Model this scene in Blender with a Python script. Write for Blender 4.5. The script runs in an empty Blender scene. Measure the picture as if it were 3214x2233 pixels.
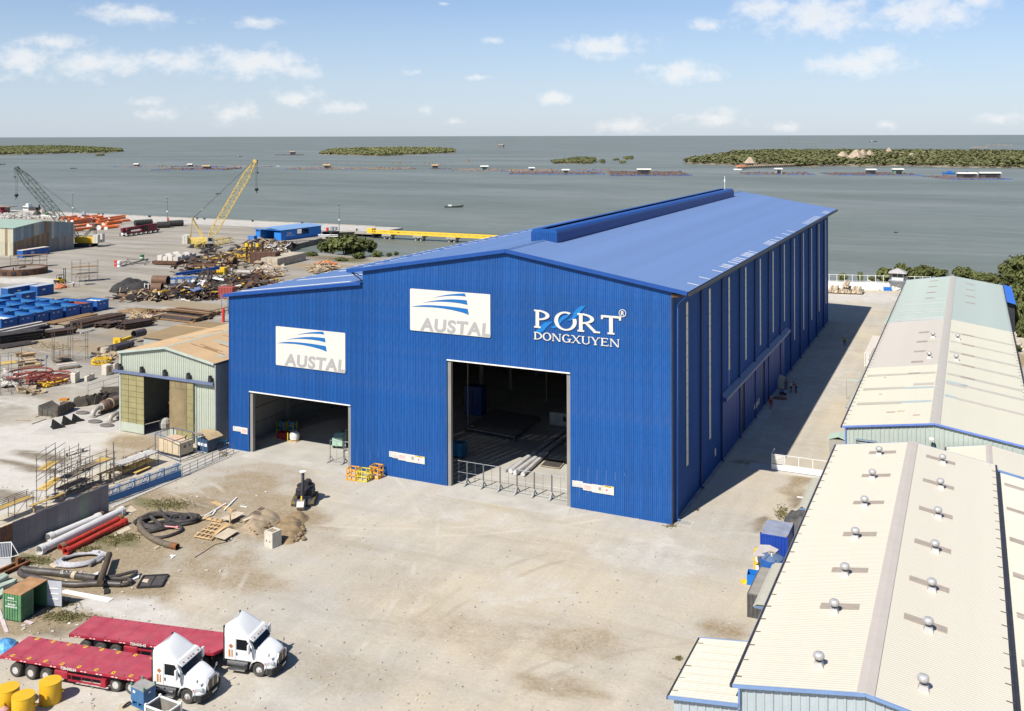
import bpy, bmesh, math, random
import numpy as np
from mathutils import Vector, Matrix, Euler, noise
rnd = random.Random(7)
sc = bpy.context.scene
COL = sc.collection
R = math.radians
# ------------------------------------------------------------------ camera
# world axes: +x along the hall front (to the right), +y along the hall side (away), origin below the drone
YAW, ROLL, HC, FPX, PX, PY = .44027, -.00256, 41.0, 3055.7, 1607.0, 425.9
cd = bpy.data.cameras.new('camera'); cam = bpy.data.objects.new('camera', cd); COL.objects.link(cam)
cd.sensor_fit = 'HORIZONTAL'; cd.sensor_width = 36; cd.lens = FPX/3214*36
cd.shift_y = -(1116.5-PY)/3214; cd.clip_start = 1; cd.clip_end = 120000
cam.matrix_world = Matrix.Translation((0,0,HC)) @ Matrix.Rotation(YAW,4,'Z') @ Matrix.Rotation(R(90),4,'X') @ Matrix.Rotation(ROLL,4,'Z')
sc.camera = cam
# ------------------------------------------------------------------ sky, sun, exposure
TOSUN = Vector((-.208,-.875,1)).normalized()
w = bpy.data.worlds.new('World'); sc.world = w; w.use_nodes = True
def ground_dir(x, y):
    """direction of a sky point, as azimuth/elevation"""
    dx, dy = x-PX, y-PY
    X, Z = dx/FPX, -dy/FPX
    return math.atan2(X, 1)-YAW, math.atan2(Z, math.hypot(1, X))
def build_world():
    nt = w.node_tree; N = nt.nodes; L = nt.links; N.clear()
    def nd(t, **k):
        n = N.new(t)
        for a, b in k.items(): setattr(n, a, b)
        return n
    def mth(op, a, b=None, c=None, clamp=False):
        n = nd('ShaderNodeMath', operation=op); n.use_clamp = clamp
        for i, v in enumerate((a, b, c)):
            if v is None: continue
            if isinstance(v, (int, float)): n.inputs[i].default_value = v
            else: L.new(v, n.inputs[i])
        return n.outputs[0]
    out = nd('ShaderNodeOutputWorld'); bg = nd('ShaderNodeBackground'); L.new(bg.outputs[0], out.inputs[0])
    sky = nd('ShaderNodeTexSky', sky_type='NISHITA'); sky.sun_disc = False
    sky.sun_elevation = math.asin(TOSUN.z); sky.sun_rotation = math.atan2(TOSUN.x, TOSUN.y)
    sky.altitude = 0; sky.air_density = 1.0; sky.dust_density = .35; sky.ozone_density = 2.0
    tc = nd('ShaderNodeTexCoord'); sep = nd('ShaderNodeSeparateXYZ'); L.new(tc.outputs['Generated'], sep.inputs[0])
    az = mth('ARCTAN2', sep.outputs[0], sep.outputs[1]); el = mth('ARCSINE', sep.outputs[2])
    cv = nd('ShaderNodeCombineXYZ'); L.new(az, cv.inputs[0]); L.new(el, cv.inputs[1])
    nz = nd('ShaderNodeTexNoise'); nz.inputs['Scale'].default_value = 46; nz.inputs['Detail'].default_value = 7; nz.inputs['Roughness'].default_value = .62
    st = nd('ShaderNodeVectorMath', operation='MULTIPLY'); st.inputs[1].default_value = (1, 1.35, 1); L.new(cv.outputs[0], st.inputs[0]); L.new(st.outputs[0], nz.inputs['Vector'])
    # cumulus seen over the bay: centre x, y, half width, half height (sky positions), strength
    CL = [(425,42,150,26,1),(815,67,68,15,.8),(170,128,120,22,.75),(60,185,110,42,.85),(300,200,170,42,.8),(560,190,130,36,.9),(800,190,150,42,1),(930,218,70,22,.9),
          (930,305,85,24,.9),(1070,337,80,18,.75),(740,350,90,28,.6),(490,350,70,22,.7),(460,318,50,12,.7),(1740,310,48,22,1),(1900,148,135,32,1),(2150,230,95,32,1),(2045,215,42,14,.8),
          (2230,82,70,20,.8),(2400,25,100,42,.9),(2580,50,160,62,1),(2900,40,160,52,1),(3080,10,90,22,.7),(2700,205,150,32,1),(2760,185,70,36,1),
          (1960,395,90,22,.7),(2240,375,90,26,.75),(2470,400,50,14,.7),(2790,397,40,12,.7),(3150,375,90,18,.65),(1425,382,32,10,.7),(1340,345,35,14,.5),(1500,242,38,10,.7),(1305,225,28,10,.6),(1550,127,30,10,.8),(1395,12,24,6,.8)]
    acc = None
    for x, y, rx, ry, s in CL:
        a0, e0 = ground_dir(x, y); fx = FPX*(1+((x-PX)/FPX)**2)
        sub = nd('ShaderNodeVectorMath', operation='SUBTRACT'); L.new(cv.outputs[0], sub.inputs[0]); sub.inputs[1].default_value = (a0, e0, 0)
        mul = nd('ShaderNodeVectorMath', operation='MULTIPLY'); L.new(sub.outputs[0], mul.inputs[0]); mul.inputs[1].default_value = (fx/rx/1.35, FPX/ry/1.35, 0)
        ln = nd('ShaderNodeVectorMath', operation='LENGTH'); L.new(mul.outputs[0], ln.inputs[0])
        v = mth('MULTIPLY_ADD', ln.outputs['Value'], -s, s)
        acc = v if acc is None else mth('MAXIMUM', acc, v)
    # small fair-weather clouds all round the sky, the same kind as those in view
    n2 = nd('ShaderNodeTexNoise'); n2.inputs['Scale'].default_value = 9; n2.inputs['Detail'].default_value = 2; L.new(st.outputs[0], n2.inputs['Vector'])
    gen = mth('MULTIPLY_ADD', n2.outputs[0], 5.0, -3.85)
    acc = mth('MAXIMUM', acc, gen)
    den = mth('ADD', acc, mth('MULTIPLY_ADD', nz.outputs[0], 2.2, -1.12))
    mr = nd('ShaderNodeMapRange', interpolation_type='SMOOTHSTEP'); L.new(den, mr.inputs[0]); mr.inputs[1].default_value = -.08; mr.inputs[2].default_value = 1.0
    core = nd('ShaderNodeMapRange'); L.new(den, core.inputs[0]); core.inputs[1].default_value = .35; core.inputs[2].default_value = 1.5; core.inputs[3].default_value = 1; core.inputs[4].default_value = .9
    # pale band of low humid air over the sea
    hz = nd('ShaderNodeMapRange', interpolation_type='SMOOTHSTEP'); L.new(el, hz.inputs[0]); hz.inputs[1].default_value = -.02; hz.inputs[2].default_value = .22; hz.inputs[3].default_value = 1; hz.inputs[4].default_value = 0
    tint = nd('ShaderNodeMix', data_type='RGBA', blend_type='MULTIPLY'); tint.inputs[0].default_value = 1; L.new(sky.outputs[0], tint.inputs[6]); tint.inputs[7].default_value = SKYT
    m0 = nd('ShaderNodeMix', data_type='RGBA'); L.new(mth('MULTIPLY', hz.outputs[0], .58), m0.inputs[0]); L.new(tint.outputs[2], m0.inputs[6]); m0.inputs[7].default_value = HZC
    cc = nd('ShaderNodeMix', data_type='RGBA', blend_type='MULTIPLY'); cc.inputs[0].default_value = 1; cc.inputs[6].default_value = CLC
    L.new(core.outputs[0], cc.inputs[7])
    m1 = nd('ShaderNodeMix', data_type='RGBA'); L.new(mth('MULTIPLY', mr.outputs[0], .74), m1.inputs[0]); L.new(m0.outputs[2], m1.inputs[6]); L.new(cc.outputs[2], m1.inputs[7])
    L.new(m1.outputs[2], bg.inputs[0]); bg.inputs[1].default_value = SKYS
SKYS = .07
SKYT = (.88, 1.0, 1.22, 1)
HZC = (6.7, 7.6, 9.3, 1)
CLC = (10.2, 10.1, 10.0, 1)
build_world()
sl = bpy.data.lights.new('sun', 'SUN'); sl.energy = 5.0; sl.angle = R(.53); sl.color = (1, .955, .88)
so = bpy.data.objects.new('sun', sl); COL.objects.link(so); so.location = (0,0,300)
so.rotation_euler = (-TOSUN).to_track_quat('-Z', 'Y').to_euler()
vs = sc.view_settings; vs.view_transform = 'Standard'; vs.look = 'None'; vs.gamma = 1; vs.use_curve_mapping = False; vs.exposure = 0.5

# ------------------------------------------------------------------ pixel rays -> points of the place
CR = dict(a=(0,460,4.2),b=(480,460,4.2),c=(960,600,3.828),d=(0,800,5.32),e=(340,780,4.254),f=(0,1050,4.56),g=(340,980,3.8),h=(0,1340,4.433),i=(340,1320,4.988),j=(700,1180,4.693),k=(0,1580,4.2),l=(340,1540,5.32),m=(580,1480,4.785),n=(0,1880,4.522),o=(440,1880,4.522),p=(1040,1380,5.742),q=(840,860,3.104),r=(1380,1100,2.955),s=(1560,880,5.22),t=(1980,840,2.85),u=(2060,1200,3.192),v=(1500,560,1.98),w=(2560,780,3.512),x=(2380,1380,2.574),y=(2600,960,3.192),z=(2500,1380,3.217),A=(2080,1760,2.0256),B=(0,420,2.088),C=(860,420,2.088),D=(1900,420,1.748),S=(0,0,1))
def ray(k, x, y):
    x0, y0, s = CR[k]; x = x0+x/s-PX; y = y0+y/s-PY
    c, t = math.cos(-ROLL), math.sin(-ROLL); x, y = x*c-y*t, x*t+y*c
    X, Z = x/FPX, -y/FPX; c, t = math.cos(YAW), math.sin(YAW)
    return Vector((X*c-t, X*t+c, Z))
def G(k, x, y, z=0.):
    d = ray(k, x, y); p = d*((z-HC)/d.z); p.z = z; return p
def FP(k, x, y, v=99.81):
    d = ray(k, x, y); return d*(v/d.y)+Vector((0,0,HC))
def SP(k, x, y, u=-28.53):
    d = ray(k, x, y); return d*(u/d.x)+Vector((0,0,HC))
def MPP(p): return (-p.x*math.sin(YAW)+p.y*math.cos(YAW))/FPX      # metres per photo pixel at p
def HG(k, y0, y1, p): return abs(y1-y0)/CR[k][2]*MPP(p)
def ang(p, q): return math.atan2(q.y-p.y, q.x-p.x)

# ------------------------------------------------------------------ materials
MT = {}
def M(name, col, rough=.6, metal=0., var=.12, vs=1.2, rust=0., rcol=(.16,.065,.025), bump=0., bs=25., spec=.4, streak=0., rnd_=.0, dust=0., coat=0):
    if name in MT: return MT[name]
    m = bpy.data.materials.new(name); m.use_nodes = True; nt = m.node_tree; N = nt.nodes; L = nt.links
    b = N['Principled BSDF']; b.inputs['Roughness'].default_value = rough; b.inputs['Metallic'].default_value = metal; b.inputs['Specular IOR Level'].default_value = spec
    if coat: b.inputs['Coat Weight'].default_value = coat
    tc = N.new('ShaderNodeTexCoord')
    def mix(f, a, c, bt='MIX'):
        n = N.new('ShaderNodeMix'); n.data_type = 'RGBA'; n.blend_type = bt
        for i, v in ((0,f),(6,a),(7,c)):
            if isinstance(v, bpy.types.NodeSocket): L.new(v, n.inputs[i])
            else: n.inputs[i].default_value = v if i == 0 else tuple(v)+(1,)*(4-len(v))
        return n.outputs[2]
    def nz(s, det=5, r=.6, sc_=None):
        n = N.new('ShaderNodeTexNoise'); n.inputs['Scale'].default_value = s; n.inputs['Detail'].default_value = det; n.inputs['Roughness'].default_value = r
        if sc_:
            mp = N.new('ShaderNodeVectorMath'); mp.operation = 'MULTIPLY'; mp.inputs[1].default_value = sc_; L.new(tc.outputs['Object'], mp.inputs[0]); L.new(mp.outputs[0], n.inputs['Vector'])
        else: L.new(tc.outputs['Object'], n.inputs['Vector'])
        return n.outputs[0]
    def rng(v, a, b_, c=0., d=1.):
        n = N.new('ShaderNodeMapRange'); L.new(v, n.inputs[0]); n.inputs[1].default_value = a; n.inputs[2].default_value = b_; n.inputs[3].default_value = c; n.inputs[4].default_value = d; return n.outputs[0]
    lo = [c*(1-var) for c in col]; hi = [min(1, c*(1+var)) for c in col]
    c = mix(rng(nz(vs), .3, .7), lo, hi)
    if streak: c = mix(rng(nz(1.0, 4, .6, (3.,3.,.12)), .5, .75, 0, streak), c, [x*.55 for x in col])
    if dust: c = mix(rng(nz(.8, 6, .7), .4, .75, 0, dust), c, (.36,.31,.25))
    if rust: c = mix(rng(nz(vs*1.7, 8, .7), .66-rust*.4, .72-rust*.3), c, mix(nz(9), rcol, [x*2.2 for x in rcol]))
    if rnd_:
        oi = N.new('ShaderNodeObjectInfo'); hs = N.new('ShaderNodeHueSaturation'); L.new(c, hs.inputs['Color']); L.new(rng(oi.outputs['Random'], 0, 1, 1-rnd_, 1+rnd_), hs.inputs['Value']); c = hs.outputs[0]
    L.new(c, b.inputs['Base Color'])
    if bump:
        bp = N.new('ShaderNodeBump'); bp.inputs['Strength'].default_value = bump; bp.inputs['Distance'].default_value = .05; L.new(nz(bs, 4), bp.inputs['Height']); L.new(bp.outputs[0], b.inputs['Normal'])
    MT[name] = m; return m

# ------------------------------------------------------------------ mesh builder
class B:
    def __init__(s): s.v = []; s.f = []
    def add(s, vs, fs):
        o = len(s.v); s.v += [tuple(x) for x in vs]; s.f += [tuple(i+o for i in f) for f in fs]; return s
    def box(s, c, d, rz=0., rx=0., ry=0., tp=1.):
        m = Euler((rx, ry, rz)).to_matrix(); c = Vector(c); h = Vector(d)/2
        vs = [c+m @ Vector((x*h.x*(tp if z > 0 else 1), y*h.y*(tp if z > 0 else 1), z*h.z)) for z in (-1,1) for x, y in ((-1,-1),(1,-1),(1,1),(-1,1))]
        return s.add(vs, [(3,2,1,0),(4,5,6,7),(0,1,5,4),(1,2,6,5),(2,3,7,6),(3,0,4,7)])
    def bb(s, x0, x1, y0, y1, z0, z1): return s.box(((x0+x1)/2,(y0+y1)/2,(z0+z1)/2),(x1-x0,y1-y0,z1-z0))
    def beam(s, p, q, w=.1, h=None):
        p, q = Vector(p), Vector(q); h = h or w; d = (q-p)
        if d.length < 1e-6: return s
        d.normalize(); up = Vector((0,0,1)) if abs(d.z) < .95 else Vector((0,1,0)); a = d.cross(up).normalized(); b = a.cross(d)
        vs = [e+a*(x*w/2)+b*(y*h/2) for e in (p,q) for x, y in ((-1,-1),(1,-1),(1,1),(-1,1))]
        return s.add(vs, [(0,1,2,3),(7,6,5,4),(1,0,4,5),(2,1,5,6),(3,2,6,7),(0,3,7,4)])
    def ibeam(s, p, q, w=.3, h=.4, t=.05):
        p, q = Vector(p), Vector(q); z = Vector((0,0,1))
        s.beam(p-z*(h/2-t/2), q-z*(h/2-t/2), w, t); s.beam(p+z*(h/2-t/2), q+z*(h/2-t/2), w, t); return s.beam(p, q, t, h-2*t)
    def tube(s, pts, r, n=8, cap=True, r2=None):
        pts = [Vector(p) for p in pts]; o = len(s.v); up = None; k = len(pts)
        for i, p in enumerate(pts):
            d = (pts[min(i+1,k-1)]-pts[max(i-1,0)]).normalized()
            if up is None or abs(d.dot(up)) > .98: up = Vector((0,0,1)) if abs(d.z) < .9 else Vector((1,0,0))
            a = d.cross(up).normalized(); b = a.cross(d); up = b
            rr = r if r2 is None else r+(r2-r)*i/(k-1)
            s.v += [tuple(p+a*math.cos(2*math.pi*j/n)*rr+b*math.sin(2*math.pi*j/n)*rr) for j in range(n)]
        for i in range(k-1):
            for j in range(n): s.f.append((o+i*n+j, o+i*n+(j+1)%n, o+(i+1)*n+(j+1)%n, o+(i+1)*n+j))
        if cap: s.f.append(tuple(o+j for j in range(n-1,-1,-1))); s.f.append(tuple(o+(k-1)*n+j for j in range(n)))
        return s
    def pipe(s, p, q, r, t=.03, n=14):
        """open hollow pipe"""
        p, q = Vector(p), Vector(q); o = len(s.v); s.tube([p,q], r, n, False); m = len(s.v); s.tube([p,q], r-t, n, False)
        for e in (0, n):
            for j in range(n): s.f.append((o+e+j, o+e+(j+1)%n, m+e+(j+1)%n, m+e+j))
        return s
    def lathe(s, c, prof, n=16, ax='z', cap=True):
        c = Vector(c); o = len(s.v); k = len(prof)
        for r, z in prof:
            for j in range(n):
                a = 2*math.pi*j/n; x, y = r*math.cos(a), r*math.sin(a)
                s.v.append(tuple(c+(Vector((x,y,z)) if ax == 'z' else Vector((x,z,y)) if ax == 'y' else Vector((z,x,y)))))
        for i in range(k-1):
            for j in range(n): s.f.append((o+i*n+j, o+i*n+(j+1)%n, o+(i+1)*n+(j+1)%n, o+(i+1)*n+j))
        if cap: s.f.append(tuple(o+j for j in range(n-1,-1,-1))); s.f.append(tuple(o+(k-1)*n+j for j in range(n)))
        return s
    def prism(s, pts, a, b, ax='y'):
        """2-D outline extruded from a to b along an axis ('y': outline in x,z; 'x': outline in y,z; 'z': outline in x,y)"""
        f = {'y': lambda p, t: (p[0],t,p[1]), 'x': lambda p, t: (t,p[0],p[1]), 'z': lambda p, t: (p[0],p[1],t)}[ax]; n = len(pts)
        return s.add([f(p,a) for p in pts]+[f(p,b) for p in pts], [tuple(range(n)), tuple(range(2*n-1,n-1,-1))]+[(i,i+n,(i+1)%n+n,(i+1)%n) for i in range(n)])
    def quad(s, a, b, c, d): return s.add([a,b,c,d], [(0,1,2,3)])
    def mesh(s, name):
        m = bpy.data.meshes.new(name); m.from_pydata(s.v, [], s.f); bm = bmesh.new(); bm.from_mesh(m); bmesh.ops.recalc_face_normals(bm, faces=bm.faces); bm.to_mesh(m); bm.free(); m.update(); return m
    def obj(s, name, mat, parent=None, loc=(0,0,0), rz=0., smooth=False, bevel=0.):
        m = s.mesh(name); m.materials.append(mat)
        if smooth: m.shade_smooth() if smooth is True else None
        o = bpy.data.objects.new(name, m); COL.objects.link(o); o.location = loc; o.rotation_euler = (0,0,rz)
        if parent: o.parent = parent
        if smooth == 'auto':
            m.shade_smooth(); md = o.modifiers.new('edges','EDGE_SPLIT'); md.split_angle = R(35)
        if bevel:
            md = o.modifiers.new('bevel','BEVEL'); md.width = bevel; md.segments = 2; md.limit_method = 'ANGLE'
        return o
def tag(o, label=None, cat=None, group=None, kind=None):
    for k, v in (('label',label),('category',cat),('group',group),('kind',kind)):
        if v: o[k] = v
    return o
def thing(name, label, cat, loc=(0,0,0), rz=0., group=None):
    o = bpy.data.objects.new(name, None); COL.objects.link(o); o.location = loc; o.rotation_euler = (0,0,rz); o.empty_display_size = .2
    return tag(o, label, cat, group)
def part(name, mesh_or_obj, mat, parent, loc=(0,0,0), rot=(0,0,0), scl=None):
    """another part that shares mesh data"""
    me = mesh_or_obj.data if hasattr(mesh_or_obj, 'data') else mesh_or_obj
    o = bpy.data.objects.new(name, me); COL.objects.link(o); o.parent = parent; o.location = loc; o.rotation_euler = rot
    if scl: o.scale = scl
    if mat and not me.materials: me.materials.append(mat)
    return o
def dup(root, loc, rz=0., label=None, group=None, scl=None):
    kids = {}
    for o in COL.objects:
        if o.parent: kids.setdefault(o.parent.name, []).append(o)
    def cp(o, par):
        c = o.copy(); COL.objects.link(c); c.parent = par
        for k in kids.get(o.name, []): cp(k, c)
        return c
    r = cp(root, None); r.location = loc; r.rotation_euler = (0,0,rz)
    if label: r['label'] = label
    if group: r['group'] = group
    if scl: r.scale = (scl,)*3 if isinstance(scl, (int,float)) else scl
    return r
def struct(o): o['kind'] = 'structure'; return o
def stuff(o): o['kind'] = 'stuff'; return o
def text(txt, size, mat, parent, loc, rot, name='lettering', font=None, bold=0., ext=.02, shear=0., align='LEFT', sx=1., space=1.):
    c = bpy.data.curves.new(name, 'FONT'); c.body = txt; c.size = size; c.extrude = ext; c.offset = bold; c.shear = shear; c.align_x = align; c.space_character = space
    t = bpy.data.objects.new(name, c); COL.objects.link(t); dg = bpy.context.evaluated_depsgraph_get(); me = bpy.data.meshes.new_from_object(t.evaluated_get(dg)); bpy.data.objects.remove(t)
    o = bpy.data.objects.new(name, me); COL.objects.link(o); me.materials.clear(); me.materials.append(mat); o.parent = parent; o.location = loc; o.rotation_euler = rot; o.scale = (sx,1,1); return o
FRONT = (R(90),0,0)        # text facing -y
# ================================================================== THE SETTING
U0, V0, WID, LEN = -28.53, 99.81, 59.56, 124.0          # right front corner of the hall, width, length
UL, UJ, UR = U0-WID, -67.26, -47.74                       # left end, joint annex/main, ridge
def fbm(x, y, s): return noise.fractal(Vector((x*s, y*s, 3.1)), 1.0, 2.0, 4)
# ---- sea
def water_mat():
    m = bpy.data.materials.new('sea_water'); m.use_nodes = True; nt = m.node_tree; N = nt.nodes; L = nt.links; b = N['Principled BSDF']
    tc = N.new('ShaderNodeTexCoord')
    def nz(sc_, det, rough=.55):
        mp = N.new('ShaderNodeVectorMath'); mp.operation = 'MULTIPLY'; mp.inputs[1].default_value = sc_; L.new(tc.outputs['Object'], mp.inputs[0])
        n = N.new('ShaderNodeTexNoise'); n.inputs['Scale'].default_value = 1; n.inputs['Detail'].default_value = det; n.inputs['Roughness'].default_value = rough; L.new(mp.outputs[0], n.inputs['Vector']); return n.outputs[0]
    def rng(v, a, b_, c=0., d=1.):
        n = N.new('ShaderNodeMapRange'); L.new(v, n.inputs[0]); n.inputs[1].default_value = a; n.inputs[2].default_value = b_; n.inputs[3].default_value = c; n.inputs[4].default_value = d; return n.outputs[0]
    mx = N.new('ShaderNodeMix'); mx.data_type = 'RGBA'; L.new(rng(nz((.0022,.006,1), 5, .62), .38, .64), mx.inputs[0]); mx.inputs[6].default_value = (.122,.137,.105,1); mx.inputs[7].default_value = (.18,.194,.17,1)
    # wind lanes and wave trains, finer and finer
    m2 = N.new('ShaderNodeMix'); m2.data_type = 'RGBA'; m2.blend_type = 'MULTIPLY'; m2.inputs[0].default_value = 1
    L.new(mx.outputs[2], m2.inputs[6])
    ad = N.new('ShaderNodeMath'); ad.operation = 'MULTIPLY'; L.new(rng(nz((.02,.11,1), 6, .7), .3, .7, .82, 1.16), ad.inputs[0]); L.new(rng(nz((.12,.5,1), 4, .7), .3, .7, .9, 1.1), ad.inputs[1])
    L.new(ad.outputs[0], m2.inputs[7]); L.new(m2.outputs[2], b.inputs['Base Color'])
    b.inputs['Roughness'].default_value = .42; b.inputs['Specular IOR Level'].default_value = .14
    bp = N.new('ShaderNodeBump'); bp.inputs['Strength'].default_value = .55; bp.inputs['Distance'].default_value = .5; L.new(nz((.25,.7,1), 7, .68), bp.inputs['Height']); L.new(bp.outputs[0], b.inputs['Normal'])
    return m
bm_ = B(); S_ = 70000
rings = [150, 400, 900, 2000, 5000, 14000, 35000, S_]; n_ = 48
bm_.v.append((-100, 400, 0))
for r in rings: bm_.v += [(-100+r*math.cos(2*math.pi*j/n_), 400+r*math.sin(2*math.pi*j/n_), 0) for j in range(n_)]
bm_.f += [(0, 1+j, 1+(j+1)%n_) for j in range(n_)]
for i in range(len(rings)-1): bm_.f += [(1+i*n_+j, 1+(i+1)*n_+j, 1+(i+1)*n_+(j+1)%n_, 1+i*n_+(j+1)%n_) for j in range(n_)]
struct(bm_.obj('sea', water_mat(), loc=(0,0,-2)))
# ---- ground of the yard: one sheet with cut grid lines, earth kinds kept in an attribute
shore = [(-900,366.5),(-242,366.5),(-237.5,348.3)]+[tuple(G(*q)[:2]) for q in (('c',345,500),('c',215,560),('c',100,585),('b',2184,1220),('b',1880,1290),('b',1690,1350),('b',1760,1410),('b',2100,1440),('c',150,745),('c',420,770),('c',700,790),('c',900,800),('c',1060,790))]
shore += [(-110,292),(-70,284),(-36,279),(-16,283),(4,290),(30,280),(60,255),(90,210),(200,150),(330,60),(330,-260),(-900,-260)]
PATCH = []   # (x, y, rx, ry, channel, value)  0 tan earth, 1 pale concrete dust, 2 dark damp earth, 3 weeds
def pt(k, x, y, rx, ry, ch, v): p = G(k, x, y); PATCH.append((p.x, p.y, rx, ry, ch, v))
for a in (('l',900,650,13,9,0,.9),('k',1000,1250,10,7,0,1),('k',1300,700,9,5,0,.9),('m',900,300,9,6,0,.75),('m',1500,700,8,6,0,.8),('l',1100,200,8,4,0,1),('S',1480,1990,8,5,0,.42),('S',1250,1850,9,5,0,.36),('S',1500,1620,8,4,1,.45),('S',2050,1750,7,6,1,.5),('S',1650,1850,6,4,1,.4),('S',1000,2100,8,4,0,.4),
          ('S',1830,2010,4.5,3.4,0,.6),('S',1760,2150,4,2,0,.7),('S',2260,1985,2.4,1.8,0,.9),('S',700,1800,9,4,0,.7),('S',420,1850,8,4,0,.8),('S',820,1480,10,4,0,.5),('S',1000,1700,8,4,0,.35),('S',2240,1560,4,5,0,.3),
          ('u',1440,990,1.6,2.2,0,1),('u',1420,1170,1.4,3.2,2,.8),('u',1030,1410,1.2,2.4,2,.8),('u',1270,1330,1.1,3.,3,.75),('u',900,810,2.6,1.2,0,.8),('u',1350,1080,1.5,2,0,.8),
          ('h',300,260,16,9,1,1),('h',100,900,9,6,1,.95),('h',500,650,9,6,1,.9),('h',900,300,9,6,1,.6),('f',900,1400,9,5,1,.9),('f',1300,1300,6,5,1,.8),('f',1600,900,5,6,1,.5),('g',300,1560,6,3,0,.9),('g',600,1550,7,3,0,.75),('h',1400,420,7,4,0,.7),
          ('n',1700,1350,8,3,1,.7),('n',600,1450,7,3,1,.4),('n',1900,180,7,2.6,1,.9),('o',500,300,6,2.5,1,.55),('o',1500,1300,6,2.4,1,.4),('n',700,330,4,2,2,.35),('n',850,480,1.8,1.2,2,.7),
          ('k',450,760,4,1.3,3,.8),('k',200,720,4,1.2,3,.8),('k',1500,480,5,1.6,3,.7),('k',1200,600,4,1.2,3,.6),('l',900,230,5,2,3,.75),('l',300,800,3.2,1.4,3,.7),('l',60,870,3,1.4,3,.6),('k',900,1480,5,1.4,3,.55),('n',900,250,5,1.4,3,.4),('k',800,1330,4,1.2,3,.45),('l',1400,260,2.6,1.6,2,.6),('m',350,560,2.5,1.3,2,.5),
          ('m',500,450,5,2.4,2,.35),('h',400,560,7,1.2,2,.95),('h',640,420,6,1.6,2,.95),('h',110,940,5,2,2,.8),('h',300,960,4,1.2,2,.6),
          ('f',1000,180,14,5,0,.8),('f',800,700,14,5,1,.35),('f',300,1000,16,4,1,.5),('f',1500,300,6,5,3,.5),('f',1000,75,10,3,3,.5),('d',1500,1500,14,4,0,.7),('d',700,420,16,4,1,.9),('d',100,430,14,4,1,.9),('d',1500,600,20,8,0,.35),
          ('e',1150,760,16,5,0,.8),('e',500,1150,14,6,0,.8),('e',700,800,14,4,1,.4),('c',250,800,16,6,2,.9),('c',100,900,14,6,0,1),('c',500,830,12,5,3,.9),('b',1800,1400,10,4,0,.8),('b',1500,1260,16,5,1,.4),
          ('b',1400,1000,60,8,1,.9),('a',1500,920,60,7,1,.9),('a',300,900,30,7,1,1),('S',2700,930,14,10,1,.8),('S',2560,1200,6,40,1,.5),('w',2230,750,3,18,0,1),('w',2240,1050,2,12,1,.8),('w',2260,1200,3,10,0,1)): pt(*a)
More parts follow.
